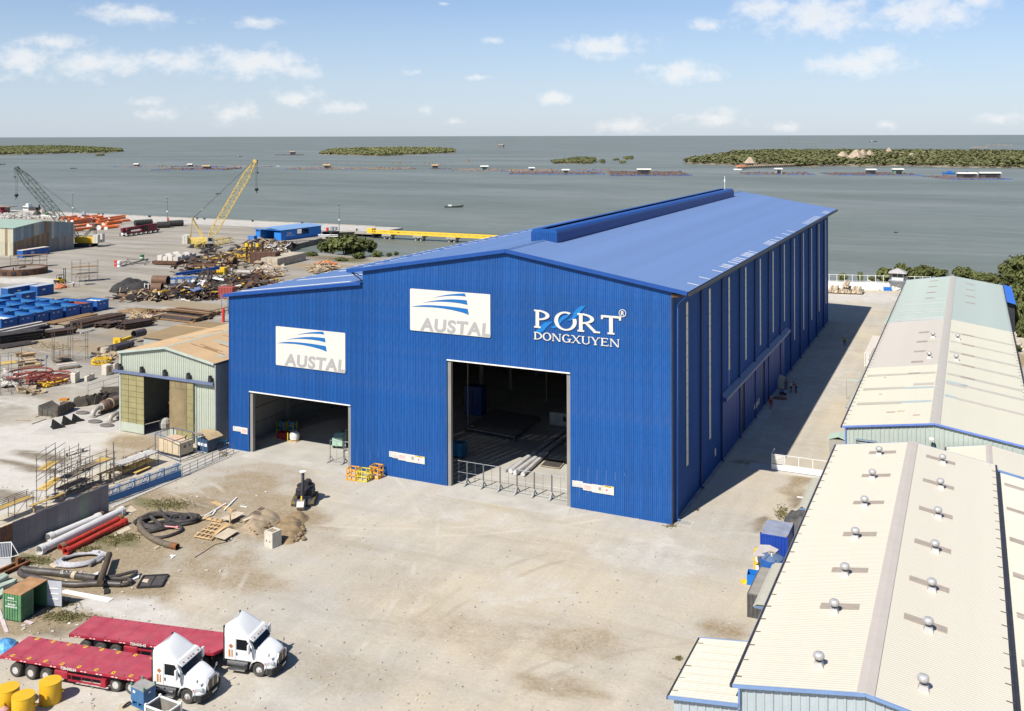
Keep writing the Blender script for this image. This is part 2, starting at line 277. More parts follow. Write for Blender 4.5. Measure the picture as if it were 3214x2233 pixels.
def ground():
    bm = bmesh.new(); vs = [bm.verts.new((x,y,0)) for x, y in shore]; bm.faces.new(vs)
    cuts = [((x,0,0),(1,0,0)) for x in list(np.arange(-140,10,1.2))+list(np.arange(-420,-140,6))+list(np.arange(10,60,8))]+[((0,y,0),(0,1,0)) for y in list(np.arange(30,200,1.2))+list(np.arange(200,372,4))]
    for co, no in cuts: bmesh.ops.bisect_plane(bm, geom=bm.verts[:]+bm.edges[:]+bm.faces[:], plane_co=co, plane_no=no)
    bmesh.ops.recalc_face_normals(bm, faces=bm.faces)
    me = bpy.data.meshes.new('ground'); bm.to_mesh(me); bm.free()
    if me.polygons[0].normal.z < 0: me.flip_normals()
    n = len(me.vertices); co = np.zeros(n*3); me.vertices.foreach_get('co', co); co = co.reshape(-1,3); W = np.zeros((n,4))
    wob = np.array([(fbm(x,y,.12), fbm(x+77,y,.12)) for x, y, _ in co])
    for x, y, rx, ry, ch, v in PATCH:
        d = np.hypot((co[:,0]-x+wob[:,0]*rx*.55)/rx, (co[:,1]-y+wob[:,1]*ry*.55)/ry); k = np.clip((1.15-d)/.55, 0, 1); W[:,ch] = np.maximum(W[:,ch], k*v)
    at = me.attributes.new('earth','FLOAT_COLOR','POINT'); at.data.foreach_set('color', W.ravel())
    m = bpy.data.materials.new('yard_earth'); m.use_nodes = True; nt = m.node_tree; N = nt.nodes; L = nt.links; b = N['Principled BSDF']; b.inputs['Roughness'].default_value = .95; b.inputs['Specular IOR Level'].default_value = .12
    tc = N.new('ShaderNodeTexCoord'); a = N.new('ShaderNodeAttribute'); a.attribute_name = 'earth'; sp = N.new('ShaderNodeSeparateColor'); L.new(a.outputs['Color'], sp.inputs[0])
    def nz(s, det=6, r=.65, st=None):
        q = N.new('ShaderNodeTexNoise'); q.inputs['Scale'].default_value = s; q.inputs['Detail'].default_value = det; q.inputs['Roughness'].default_value = r
        if st: mp = N.new('ShaderNodeMapping'); mp.inputs['Scale'].default_value = st[:3]; mp.inputs['Rotation'].default_value = (0,0,st[3]); L.new(tc.outputs['Object'], mp.inputs[0]); L.new(mp.outputs[0], q.inputs['Vector'])
        else: L.new(tc.outputs['Object'], q.inputs['Vector'])
        return q.outputs[0]
    def mth(op, x, y=0, cl=False):
        q = N.new('ShaderNodeMath'); q.operation = op; q.use_clamp = cl
        for i, v in enumerate((x,y)):
            if isinstance(v,(int,float)): q.inputs[i].default_value = v
            else: L.new(v, q.inputs[i])
        return q.outputs[0]
    def rng(v, a_, b_, c=0., d=1., sm=False):
        q = N.new('ShaderNodeMapRange'); q.interpolation_type = 'SMOOTHSTEP' if sm else 'LINEAR'; L.new(v, q.inputs[0]); q.inputs[1].default_value = a_; q.inputs[2].default_value = b_; q.inputs[3].default_value = c; q.inputs[4].default_value = d; return q.outputs[0]
    def mix(f, x, y, bt='MIX'):
        q = N.new('ShaderNodeMix'); q.data_type = 'RGBA'; q.blend_type = bt
        for i, v in ((0,f),(6,x),(7,y)):
            if isinstance(v, bpy.types.NodeSocket): L.new(v, q.inputs[i])
            else: q.inputs[i].default_value = v if i == 0 else tuple(v)+(1,)
        return q.outputs[2]
    big, mid, fine, grit = nz(.045,4,.55), nz(.45), nz(3.2, 8, .75), nz(14, 4, .8)
    c = mix(rng(big,.4,.6), (.395,.366,.315), (.465,.402,.30))                               # gravel and crushed stone
    c = mix(rng(mid,.5,.72,0,.5), c, (.50,.463,.385))
    c = mix(rng(nz(1,6,.7,(.035,.22,1,.12)),.5,.68,0,.55), c, (.335,.285,.21))             # wheel-worn streaks of earth
    sx = N.new('ShaderNodeSeparateXYZ'); L.new(tc.outputs['Object'], sx.inputs[0]); c = mix(rng(mth('ADD', sx.outputs[0], mth('MULTIPLY', mid, 20)), -98, -128, 0, .85), c, mix(rng(nz(1,6,.72,(.02,.13,1,.25)),.36,.62), (.19,.165,.13), (.32,.295,.255)))   # older, greyer part of the yard
    c = mix(1., c, mix(rng(nz(1,5,.6,(.55,.05,1,-.06)),.3,.7), (.93,.93,.93), (1.06,1.06,1.06)), 'MULTIPLY')
    edge = mth('MULTIPLY', mth('SUBTRACT', mid, .5), 1.1)
    def mask(s, g=1.): return rng(mth('ADD', s, mth('MULTIPLY', edge, rng(s,.02,.4))), .12, .95, 0, g, True)
    c = mix(mask(sp.outputs[0]), c, mix(rng(fine,.3,.7), (.20,.155,.092), (.36,.285,.19)))
    c = mix(mask(sp.outputs[1]), c, mix(rng(mid,.3,.7), (.44,.41,.36), (.52,.49,.435)))
    c = mix(mask(sp.outputs[2],.9), c, mix(rng(fine,.3,.7), (.12,.09,.055), (.21,.17,.115)))
    c = mix(rng(mth('ADD', a.outputs['Alpha'], mth('MULTIPLY', mth('SUBTRACT', fine, .5), 1.6)), .45, .75, 0, .8, True), c, mix(rng(grit,.3,.7), (.07,.085,.03), (.16,.15,.07)))
    c = mix(1., c, mix(rng(fine,.25,.75), (.86,.86,.86), (1.12,1.12,1.12)), 'MULTIPLY')
    c = mix(rng(grit,.55,.8,0,.35), c, (.24,.21,.165)); c = mix(rng(nz(9,3,.6),.66,.8,0,.6), c, (.56,.54,.5))
    # wheel tracks: pairs of arcs left by lorries turning in front of the doors
    for i, (cx, cy, r) in enumerate(((-95,52,38.0),(-10,70,32.0),(-72,128,46.0),(-30,30,41.5),(-95,60,52.0),(-8,58,24.0),(-150,190,60))):
        dv = N.new('ShaderNodeVectorMath'); dv.operation = 'DISTANCE'; L.new(tc.outputs['Object'], dv.inputs[0]); dv.inputs[1].default_value = (cx,cy,0)
        w1_ = mth('ABSOLUTE', mth('SUBTRACT', mth('ABSOLUTE', mth('SUBTRACT', mth('ADD', dv.outputs['Value'], mth('MULTIPLY', big, 3.)), r+1.5)), .98), 0)
        f = mth('MULTIPLY', rng(w1_, .12, .34, 1, 0, True), rng(nz(.16+.01*i,3), .46, .62, 0, .42)); c = mix(f, c, (.30,.255,.185) if i%2 else (.52,.485,.41))
    L.new(c, b.inputs['Base Color'])
    bp = N.new('ShaderNodeBump'); bp.inputs['Strength'].default_value = .5; bp.inputs['Distance'].default_value = .12; L.new(mth('ADD', fine, mth('MULTIPLY', grit, .5)), bp.inputs['Height']); L.new(bp.outputs[0], b.inputs['Normal'])
    me.materials.append(m); o = bpy.data.objects.new('ground', me); COL.objects.link(o); struct(o)
ground()
CONC = M('pale_concrete', (.42,.395,.35), .85, var=.13, vs=.35, bump=.15, bs=6, dust=.3)
CONC2 = M('old_concrete', (.30,.285,.25), .9, var=.2, vs=.5, bump=.3, bs=5, streak=.4)
CONC3 = M('hall_floor', (.40,.38,.335), .7, var=.15, vs=.2)
# bank of the reclaimed land and quay deck of cast slabs
b_ = B()
for i in range(2, len(shore)-7):
    p, q = shore[i], shore[i+1]; b_.add([(p[0],p[1],0),(q[0],q[1],0),(q[0]*1.0,q[1]+2.5,-3.2),(p[0],p[1]+2.5,-3.2)], [(0,1,2,3)])
struct(b_.obj('shore_bank', M('bank_mud', (.17,.14,.10), .95, var=.3, vs=.4, bump=.6, bs=2)))
quay = struct(B().bb(-700,-242.4,366.4,371,-3,.10).obj('quay', CONC, bevel=.05))
slab = B().bb(0,9.9,-17.9,0,0,.05).mesh('deck_slab'); slab.materials.append(CONC)
for i in range(22):
    part('deck_slab', slab, CONC, quay, (-252.4-i*10, 366.3, .004))
kb = B().bb(0,9.8,0,.35,.05,.4).mesh('kerb_block'); kb.materials.append(CONC2)
for i in range(24): part('kerb_block', kb, CONC2, quay, (-252.4-i*10, 370.6, .06))
# concrete wharf head at the right end of the quay, on piles
wh = thing('wharf', 'concrete wharf deck on piles at the end of the quay beside the yellow bridge', 'wharf', (-242,348,0))
B().bb(0,13.5,0,23,-.9,.12).obj('deck', CONC, wh, bevel=.04)
pl = B().lathe((0,0,-5),[(.4,0),(.4,4.1)],10).mesh('pile'); pl.materials.append(CONC2)
for x in (1.5,6.5,12): 
    for y in (1.5,8,15,21.5): part('pile', pl, CONC2, wh, (x,y,0))
B().bb(-.1,13.6,-.3,0,-.8,.45).obj('edge_beam', CONC2, wh)
# aprons at the hall doors
def apron(pts, z=.02): struct(B().prism([(p.x,p.y) for p in pts], -.1, z, 'z').obj('apron', CONC))
apron([FP('j',405,1112),FP('j',1885,1375),G('j',1820,1455),G('j',260,1190)]); apron([FP('r',70,1252),FP('r',1212,1452),G('r',1180,1545),G('r',-40,1335)])
apron([Vector((-28.4,131.9,0)),Vector((-26.8,131.9,0)),Vector((-26.7,154,0)),Vector((-28.4,154,0))])
struct(B().bb(-25,-14,120.4,123.0,-.1,.022).obj('gate_threshold', CONC))
struct(B().bb(-28.5,-28.0,100,222,-.1,.06).obj('drain_kerb', CONC2))
mh = struct(B().bb(-28.2,-26.5,100.0,101.6,0,.025).obj('manhole_surround', CONC)); B().bb(-27.9,-26.8,100.3,101.3,.025,.05).obj('manhole_cover', CONC2, mh)
struct(B().prism([tuple(G('f',*q)[:2]) for q in ((430,1440),(1000,1040),(1720,1250),(1720,1400))], -.1, .012, 'z').obj('concrete_pad', CONC))
# ---- islands and shore growth
def leafmat(name, a, b_): 
    m = bpy.data.materials.new(name); m.use_nodes = True; nt = m.node_tree; N = nt.nodes; L = nt.links; p = N['Principled BSDF']; p.inputs['Roughness'].default_value = .75; p.inputs['Specular IOR Level'].default_value = .15
    tc = N.new('ShaderNodeTexCoord'); n1 = N.new('ShaderNodeTexNoise'); n1.inputs['Scale'].default_value = .035 if 'mangrove' in name else .5; n1.inputs['Detail'].default_value = 6; n1.inputs['Roughness'].default_value = .7; L.new(tc.outputs['Object'], n1.inputs['Vector'])
    mr = N.new('ShaderNodeMapRange'); L.new(n1.outputs[0], mr.inputs[0]); mr.inputs[1].default_value = .35; mr.inputs[2].default_value = .68
    mx = N.new('ShaderNodeMix'); mx.data_type = 'RGBA'; L.new(mr.outputs[0], mx.inputs[0]); mx.inputs[6].default_value = a+(1,); mx.inputs[7].default_value = b_+(1,)
    oi = N.new('ShaderNodeObjectInfo'); hs = N.new('ShaderNodeHueSaturation'); L.new(mx.outputs[2], hs.inputs['Color']); r2 = N.new('ShaderNodeMapRange'); L.new(oi.outputs['Random'], r2.inputs[0]); r2.inputs[3].default_value = .8; r2.inputs[4].default_value = 1.25; L.new(r2.outputs[0], hs.inputs['Value'])
    L.new(hs.outputs[0], p.inputs['Base Color']); p.inputs['Subsurface Weight'].default_value = 0; return m
LEAF = leafmat('mangrove_leaves', (.10,.108,.042), (.185,.186,.08)); LEAFT = leafmat('tree_leaves', (.06,.075,.022), (.15,.155,.055)); LEAFD = leafmat('dry_leaves', (.12,.10,.04), (.2,.18,.09))
BARK = M('bark', (.12,.09,.065), .9, var=.3, vs=3); SAND = M('island_mud', (.30,.25,.17), .95, var=.25, vs=.1)
def quads_cloud(cent, rad, per, size, seed, flat=.7, upb=.15):
    g = np.random.default_rng(seed); n = len(cent)*per; c = np.repeat(cent, per, 0); r = np.repeat(rad, per)
    d = g.normal(size=(n,3)); d /= np.linalg.norm(d,axis=1)[:,None]; rr = r*(.55+.45*g.random(n)); p = c+d*rr[:,None]*np.array([1,1,flat])
    nn = d+g.normal(size=(n,3))*.55; nn[:,2] = np.abs(nn[:,2])+upb; nn /= np.linalg.norm(nn,axis=1)[:,None]; t = np.cross(nn, g.normal(size=(n,3))); t /= np.linalg.norm(t,axis=1)[:,None]+1e-9; bt = np.cross(nn,t)
    s = size*(.6+.8*g.random(n))[:,None]; a, b_ = t*s, bt*s*.7; v = np.stack([p-a-b_,p+a-b_*.6,p+a+b_,p-a*.6+b_],1).reshape(-1,3)
    return v, np.arange(4*n).reshape(-1,4)
def np_obj(name, v, f, mat, parent=None, loc=(0,0,0)):
    me = bpy.data.meshes.new(name); me.vertices.add(len(v)); me.vertices.foreach_set('co', v.astype(np.float32).ravel()); me.loops.add(f.size); me.loops.foreach_set('vertex_index', f.astype(np.int32).ravel())
    me.polygons.add(len(f)); me.polygons.foreach_set('loop_start', np.arange(0,f.size,f.shape[1],dtype=np.int32)); me.polygons.foreach_set('loop_total', np.full(len(f),f.shape[1],dtype=np.int32)); me.update(calc_edges=True); me.materials.append(mat)
    o = bpy.data.objects.new(name, me); COL.objects.link(o); o.parent = parent; o.location = loc; return o
def inpoly(x, y, P):
    c = np.zeros(len(x), bool); j = len(P)-1
    for i in range(len(P)):
        xi, yi, xj, yj = P[i][0], P[i][1], P[j][0], P[j][1]; c ^= ((yi > y) != (yj > y)) & (x < (xj-xi)*(y-yi)/(yj-yi+1e-12)+xi); j = i
    return c
def island(pxs, step, hgt, seed, per=11, holes=(), low=.5):
    step *= .85
    P = [G('S',x,y,-2) for x, y in pxs]; g = np.random.default_rng(seed); x0, x1 = min(p.x for p in P), max(p.x for p in P); y0, y1 = min(p.y for p in P), max(p.y for p in P)
    n = int((x1-x0)*(y1-y0)/step**2); x = g.uniform(x0,x1,n); y = g.uniform(y0,y1,n); k = inpoly(x,y,P)
    for hx, hy, hr in holes: k &= np.hypot(x-hx, y-hy) > hr*(.8+.4*g.random(n))
    x, y = x[k], y[k]; hh = hgt*(low+(1-low)*(.5+.5*np.array([noise.noise(Vector((a*.02,b*.02,seed))) for a, b in zip(x,y)]))+.25*g.random(len(x)))
    c = np.stack([x,y,-2+hh*.55],1); v, f = quads_cloud(c, hh*.66, per+7, step*.2, seed, .6, 1.7)
    v[:,2] = np.maximum(v[:,2], -2.2)
    stuff(np_obj('mangroves', v, f, LEAF)); struct(B().prism([(p.x,p.y) for p in P], -4, -1.7, 'z').obj('island', SAND))
    return P
# ================================================================== BUILDINGS
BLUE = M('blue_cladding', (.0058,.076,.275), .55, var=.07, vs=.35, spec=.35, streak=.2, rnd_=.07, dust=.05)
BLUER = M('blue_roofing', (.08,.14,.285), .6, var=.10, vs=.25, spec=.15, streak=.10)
BLUET = M('blue_trim', (.009,.06,.25), .45, var=.08); DARK = M('dark_steel', (.03,.03,.035), .5, var=.2); LINER = M('hall_liner', (.22,.21,.19), .8, var=.15, vs=.3, streak=.3)
PANE = M('yellowed_skylight', (.66,.62,.46), .4, var=.12, vs=2); WHITE = M('white_paint', (.70,.69,.655), .5, var=.05); STEEL = M('galvanised_steel', (.42,.43,.44), .4, .6, var=.15); BLACK = M('black_rubber', (.025,.024,.023), .75, var=.3)
def sheet(w, h0, h1, z0=0., n=5, d=.05):
    """profiled cladding sheet, ribs vertical, face towards -y; tops follow the roof slope"""
    b = B(); xs = []
    for i in range(n):
        a = w*i/n; s = w/n; xs += [(a,0),(a+.62*s,0),(a+.70*s,-d),(a+.92*s,-d)]
    xs.append((w,0)); k = len(xs)
    b.v = [(x,y,z0) for x, y in xs]+[(x,y,h0+(h1-h0)*x/w) for x, y in xs]; b.f = [(i,i+1,i+1+k,i+k) for i in range(k-1)]; return b
def wall_run(par, x0, x1, top, y, mat, openings=(), step=1.04, n=5, name='wall_sheet'):
    """front wall in sheets; openings = (x0, x1, z) leave the doorway free below z"""
    xs = {round(x0,3), round(x1,3)}
    for o in openings: xs |= {round(o[0],3), round(o[1],3)}
    xs = sorted(xs); cache = {}
    for a, b in zip(xs, xs[1:]):
        m = max(1, round((b-a)/step)); s = (b-a)/m; z0 = next((o[2] for o in openings if o[0]-.01 <= a and b <= o[1]+.01), 0.)
        for i in range(m):
            l = a+i*s; o = sheet(s-.012, top(l), top(l+s), z0, n).obj(name, mat, par, (l, y, 0))
def side_run(par, y0, y1, h, x, mat, right=True, step=1.04, n=4, name='wall_sheet'):
    m = round((y1-y0)/step); s = (y1-y0)/m; me = sheet(s-.012, h, h, 0, n).mesh(name); me.materials.append(mat)
    for i in range(m): part(name, me, mat, par, (x, y0+i*s, 0) if right else (x, y0+(i+1)*s, 0), (0,0,R(90) if right else R(-90)))
def roof_run(par, p, q, y0, y1, mat, step=1.04, n=4, name='roof_sheet', d=.04, skip=()):
    """roof slope between ridge line p=(x,z) and eave line q=(x,z), in sheets side by side along y"""
    L = math.hypot(q[0]-p[0], q[1]-p[1]); a = math.atan2(q[1]-p[1], abs(q[0]-p[0])); m = round((y1-y0)/step); s = (y1-y0)/m; b = B(); xs = []
    for i in range(n):
        t = s*i/n; w_ = s/n; xs += [(t,0),(t+.66*w_,0),(t+.74*w_,d),(t+.92*w_,d)]
    xs.append((s-.01,0)); k = len(xs); b.v = [(0,y,z) for y, z in xs]+[(L,y,z) for y, z in xs]; b.f = [(i,i+1,i+1+k,i+k) for i in range(k-1)]
    me = b.mesh(name); me.materials.append(mat) if not callable(mat) else None; sg = 1 if q[0] > p[0] else -1; ms = {}
    for i in range(m):
        y = y0+i*s; mm = me
        if callable(mat):
            mt = mat(y+s/2)
            if mt.name not in ms: ms[mt.name] = me.copy(); ms[mt.name].materials.append(mt)
            mm = ms[mt.name]
        part(name, mm, None, par, (p[0],y,p[1]) if sg > 0 else (p[0],y+s,p[1]), (0,-a,0) if sg > 0 else (0,-a,R(180)))
    return math.tan(a)
# ------------------------------------------------------------------ the blue hall
hall = thing('assembly_hall', 'huge bright blue shipyard hall with gabled main bay, lower left annex and two open doorways', 'hall', (0,0,0))
ZR, XT = 28.05, -26.72
SR = (ZR-24.6)/(UR-XT)*-1                                     # slope of the main roof
zmain = lambda x: ZR-.12-SR*abs(x-UR); zann = lambda x: 20.25+(x+88.6)*(23.15-20.25)/(88.6-67.26)-.12
D1 = (FP('j',388,218).x, FP('j',1880,432).x, 7.93); D2 = (FP('r',68,80).x, FP('r',1210,207).x, 14.85)
wall_run(hall, UL, UJ, zann, V0, BLUE, [D1]); wall_run(hall, UJ, U0, zmain, V0, BLUE, [D2])
side_run(hall, V0+.05, V0+LEN, zmain(U0)-.05, U0, BLUE)
B().bb(UL,UL+.1,V0+.05,V0+LEN,0,zann(UL)-.03).obj('left_wall', BLUE, hall)
B().prism([(UL+.1,0),(U0-.1,0),(U0-.1,zmain(U0)-.1),(UR,zmain(UR)-.1),(UJ,zmain(UJ)-.1),(UJ,zann(UJ)-.1),(UL+.1,zann(UL)-.1)], V0+LEN-.1, V0+LEN, 'y').obj('back_wall', BLUE, hall)
B().bb(UJ,UJ+.1,V0+.2,V0+LEN-.1,zann(UJ)+.25,zmain(UJ)-.08).obj('clerestory_wall', BLUE, hall)
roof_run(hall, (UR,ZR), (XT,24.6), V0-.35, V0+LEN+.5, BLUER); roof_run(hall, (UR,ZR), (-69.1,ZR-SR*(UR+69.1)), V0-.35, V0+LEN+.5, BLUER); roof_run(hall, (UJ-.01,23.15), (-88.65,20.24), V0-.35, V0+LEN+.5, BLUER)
li = B(); li.bb(UL+.12,UL+.2,V0+.3,V0+LEN-.2,0,zann(UL)-.3).bb(U0-.2,U0-.12,V0+.3,V0+LEN-.2,0,zmain(U0)-.4).bb(UL+.2,U0-.2,V0+LEN-.3,V0+LEN-.15,0,19.8).obj('inner_lining', LINER, hall)
B().prism([(UL+.2,zann(UL)-.35),(UJ,zann(UJ)-.35),(UJ,zann(UJ)-.28),(UL+.2,zann(UL)-.28)], V0+.3, V0+LEN-.3).prism([(UJ+.2,zmain(UJ)-.4),(UR,zmain(UR)-.4),(U0-.2,zmain(U0)-.45),(U0-.2,zmain(U0)-.38),(UR,zmain(UR)-.3),(UJ+.2,zmain(UJ)-.3)], V0+.3, V0+LEN-.3).obj('ceiling_lining', LINER, hall)
B().bb(UL+.2,U0-.2,V0+.02,V0+LEN-.3,-.2,.012).obj('hall_floor', CONC3, hall)
cm = B().box((0,0,9.7),(.5,.06,19.4)).box((-.25,0,9.7),(.06,.5,19.4)).box((.25,0,9.7),(.06,.5,19.4)).mesh('column'); cm.materials.append(LINER)
for k in range(12):
    y = V0+.8+k*10.36
    for x in (UL+.6, UJ, U0-.7): part('column', cm, LINER, hall, (x,y,0))
gm = B()
for z in (2,4,6,8,10,12,14,16,18): gm.bb(UL+.2,UL+.35,V0+.4,V0+LEN-.4,z,z+.12).bb(U0-.35,U0-.2,V0+.4,V0+LEN-.4,z,z+.12)
gm.obj('girt', LINER, hall)
B().bb(UJ-.35,UJ+.35,V0+2,V0+LEN-2,11.5,12.3).bb(U0-1.4,U0-.7,V0+2,V0+LEN-2,15,15.8).obj('crane_rail', LINER, hall)
for a, b, z in (D1, D2):
    B().bb(a+.03,a+.45,V0+.12,V0+.55,.012,z).bb(b-.45,b-.03,V0+.12,V0+.55,.012,z).obj('door_post', LINER, hall); B().bb(a,b,V0-.09,V0+.5,z-.14,z-.01).obj('lintel_flashing', WHITE, hall)
t_ = B().beam((UR,V0-.4,ZR-.12),(XT,V0-.4,24.6-.12),.12,.42).obj('verge_trim', BLUET, hall); B().beam((UR,V0-.4,ZR-.12),(-69.1,V0-.4,zmain(-69.1)-.02),.12,.42).obj('verge_trim', BLUET, hall); B().beam((UJ-.05,V0-.4,23.03),(-88.65,V0-.4,20.14),.12,.4).obj('verge_trim', BLUET, hall)
B().bb(U0-.02,U0+.1,V0-.08,V0+.18,0,24.7).obj('corner_trim', DARK, hall); B().bb(UL-.08,UL+.05,V0-.07,V0+.1,0,20.1).obj('corner_trim', BLUET, hall); B().bb(UJ-.05,UJ+.05,V0-.07,V0-.0,0,23.2).obj('corner_trim', BLUET, hall)
B().bb(XT-.05,XT+.3,V0-.3,V0+LEN+.4,24.22,24.52).obj('gutter', DARK, hall); B().bb(-69.45,-69.05,V0-.3,V0+LEN+.4,24.25,24.6).obj('gutter', BLUET, hall); B().bb(-89.0,-88.62,V0-.3,V0+LEN+.4,19.85,20.15).obj('gutter', BLUET, hall)
B().prism([(UR-.4,ZR-.02),(UR,ZR+.06),(UR+.4,ZR-.02)], V0-.36, V0+LEN+.5).obj('ridge_cap', BLUER, hall)
B().prism([(U0,23.9),(XT,24.15),(XT,24.25),(U0,24.3)], V0-.1, V0+LEN).obj('soffit', M('rust_soffit',(.10,.05,.03),.8,var=.3), hall); B().beam((-67.4,V0-.05,23.4),(-68.9,V0-.1,24.3),.12).beam((-67.4,V0-.05,23.9),(-69,V0-.05,24.35),.08).obj('eave_bracket', DARK, hall)
for k in range(12):                                             # tall yellowed window strips and downpipes of the right side
    y = 105.66+10.36*k; fr = B().bb(U0+.03,U0+.075,y-.44,y+.44,4.4 if k not in (3,4,5,6) else 9.6,22.6).obj('window_strip', BLUET, hall)
    n = 12 if k not in (3,4,5,6) else 9; z0 = 4.45 if n == 12 else 9.65; s = (22.55-z0)/n; pm = B().bb(.0,.04,-.38,.38,.02,s-.06).mesh('pane'); pm.materials.append(PANE)
    for i in range(n): 
        if not (k == 2 and 7.0 < z0+i*s < 9.2): part('pane', pm, PANE, fr, (U0+.08,y,z0+i*s))
    yp = 100.9+10.36*k; B().tube([(U0+1.4,yp+.1,24.15),(U0+.3,yp,23.0),(U0+.22,yp,.3),(U0+.5,yp,.15)],.13,6).obj('downpipe', M('navy_pipe',(.006,.028,.11),.5) if k else M('highlit_pipe',(.05,.16,.45)), hall)  # corner downpipe coloured lighter, its highlight put into the paint
# side door of sliding leaves under a canopy
cn = B().prism([(U0+.08,8.3),(U0+.85,7.95),(U0+.85,7.6),(U0+.79,7.6),(U0+.79,7.9),(U0+.08,8.15)], 121.75, 169.5).obj('canopy', M('canopy_grey',(.17,.19,.27),.5,var=.1), hall); B().bb(U0+.1,U0+.8,121.68,121.74,7.6,8.0).bb(U0+.1,U0+.4,122,169,7.3,7.6).obj('door_track', BLUET, cn)
for y in (134.0,148.2): B().bb(U0+.02,U0+.09,y-.1,y+1.2,.1,7.3).obj('door_gap', DARK, hall)
for a, b in ((122.2,133.4),(135.4,147.8),(149.9,167)):
    lf = B().bb(U0+.1,U0+.2,a,b,.1,7.4).obj('sliding_door', BLUET, hall)
    for k in range(int((b-a)/1.1)): B().bb(U0+.2,U0+.225,a+.2+k*1.1,a+.28+k*1.1,.2,7.3).obj('rib', BLUET, lf)
# ridge ventilator: two curved cheeks with an open throat
rv = []
for a in range(0,7): t = R(a*15); rv.append((1.15+.6*math.cos(t), .85+.6*math.sin(t)))
for sg in (1,-1):
    pr = [(UR+sg*1.75, ZR-.25)]+[(UR+sg*x, ZR+z-.05) for x, z in rv]+[(UR+sg*.55, ZR+1.4),(UR+sg*.55,ZR+1.34)]+[(UR+sg*(x-.05), ZR+z-.1) for x, z in reversed(rv)]+[(UR+sg*1.69, ZR-.25)]
    B().prism(pr, 110.7, 209.2).obj('vent_cheek', BLUET, hall)
ep = [(UR-1.75,ZR-.28)]+[(UR-x,ZR+z-.05) for x, z in rv]+[(UR+x,ZR+z-.05) for x, z in reversed(rv)]+[(UR+1.75,ZR-.28)]
es = B().prism(ep, 110.55, 110.68).obj('vent_end', BLUE, hall); B().prism(ep, 209.22, 209.3).obj('vent_end', BLUET, hall); B().prism([(UR-.55,ZR+.2),(UR+.55,ZR+.2),(UR+.55,ZR+.3),(UR-.55,ZR+.3)],110.7,209.2).obj('vent_throat', DARK, hall)
for k in range(14): B().bb(UR-1.7+k*.25,UR-1.64+k*.25,110.5,110.56,ZR-.2,ZR+.95).obj('rib', BLUET, es)
mast = B().tube([(UR+.3,207,ZR+1.2),(UR+.3,207,ZR+4.2)],.06,6).box((UR+.3,207,ZR+3.2),(.25,.25,.5)).obj('roof_mast', WHITE, hall)
# white translucent strips at the roof edges
SKY = M('white_skylight', (.62,.62,.61), .45, var=.06)
sk = B().bb(0,1.25,-.1,.1,.045,.075).mesh('roof_light'); sk.materials.append(SKY); aR = math.atan(SR)
ys = [104.3,109.3,115.5,119.2,120.4,121.4,124.0,125.8,127.2,128.6,131.5,132.6,133.6,134.6,136.4,147,148.4,149.6,150.8,153,157,163,168,184,186,188,190,192,194,196,198,200,210,212,214]
for i, y in enumerate(ys): part('roof_light', sk, SKY, hall, (XT-1.28,y,24.6+1.28*SR), (0,aR,0))
for i in range(40): part('roof_light', sk, SKY, hall, (-69.0+.3,V0+2+i*2.9+rnd.random()*1.3,24.58+.05), (0,-aR,0))
sa = B().bb(0,17.5,-.35,.35,.05,.08).mesh('skylight'); sa.materials.append(SKY); sb = math.atan(2.91/21.4)
for y, l in ((101.6,1.),(111.5,.9),(121.5,.9),(132,.9)): part('skylight', sa, SKY, hall, (-87.4+(1-l)*14,y,20.4+(1-l)*1.9), (0,-sb,0), (l,1,1))
for i in range(30): part('roof_light', sk, SKY, hall, (-88.3,V0+2+i*2.6+rnd.random(),20.3), (0,-sb,0), (.6,1,1))
# ------------------------------------------------------------------ signs on the facade
LOGO = M('logo_blue', (.006,.115,.34), .5, var=.04); GREYL = M('logo_grey', (.32,.312,.304), .5, var=.05); BOARD = M('sign_white', (.56,.54,.485), .5, var=.03)
def sign_board(k, label, dx, dz):
    t = thing('sign_board', label, 'sign', (-60.44+dx, V0-.07, 17.86+dz), 0, 'company sign boards'); w_, h = 10.67, 4.96
    bd = B(); rr = .1
    bd.prism([(rr,0),(w_-rr,0),(w_,rr),(w_,h-rr),(w_-rr,h),(rr,h),(0,h-rr),(0,rr)], -.06, 0).obj('panel', BOARD, t)
    for k2 in range(10): B().bb(1.05*(k2+1)-.012,1.05*(k2+1)+.012,-.066,-.06,.05,h-.05).obj('panel_joint', M('joint_strip',(.68,.66,.61)), t)  # joint strips a little paler than the panel
    loc = lambda x, y: (FP('q',x,y).x+60.44, FP('q',x,y).z-17.86)
    for q in ([(1410,318),(1470,308),(1540,303),(1620,305),(1700,310),(1780,317),(1870,328),(1955,341),(1966,398),(1900,374),(1800,350),(1700,333),(1600,323),(1500,319)],
              [(1515,281),(1580,268),(1650,257),(1720,250),(1800,247),(1870,250),(1944,256),(1953,301),(1880,285),(1800,275),(1720,270),(1640,269),(1570,274)],
              [(1632,229),(1690,214),(1750,203),(1810,196),(1870,191),(1925,190),(1939,219),(1880,213),(1810,211),(1740,214),(1680,221)]):
        B().prism([loc(*p) for p in q], -.085, -.06).obj('swoosh', LOGO, t)
    text('AUSTAL', 2.02, GREYL, t, (1.52,-.06,.17), FRONT, bold=.075, shear=.08, sx=1.16, space=1.12, ext=.025)
sign_board('q', 'upper white company sign with three blue swooshes, above and left of the tall doorway', 0, 0)
sign_board('q', 'lower white company sign with three blue swooshes, above the annex doorway', -19.97, -6.1)
pl_ = thing('wall_lettering', 'white raised PORT DONGXUYEN lettering with pale blue wave on the blue gable', 'sign', (-44.3, V0-.06, 19.48))
WAVE = M('wave_blue', (.006,.15,.42), .5, var=.05); lw = lambda x, y: (FP('s',x,y).x+44.3, FP('s',x,y).z-19.48)
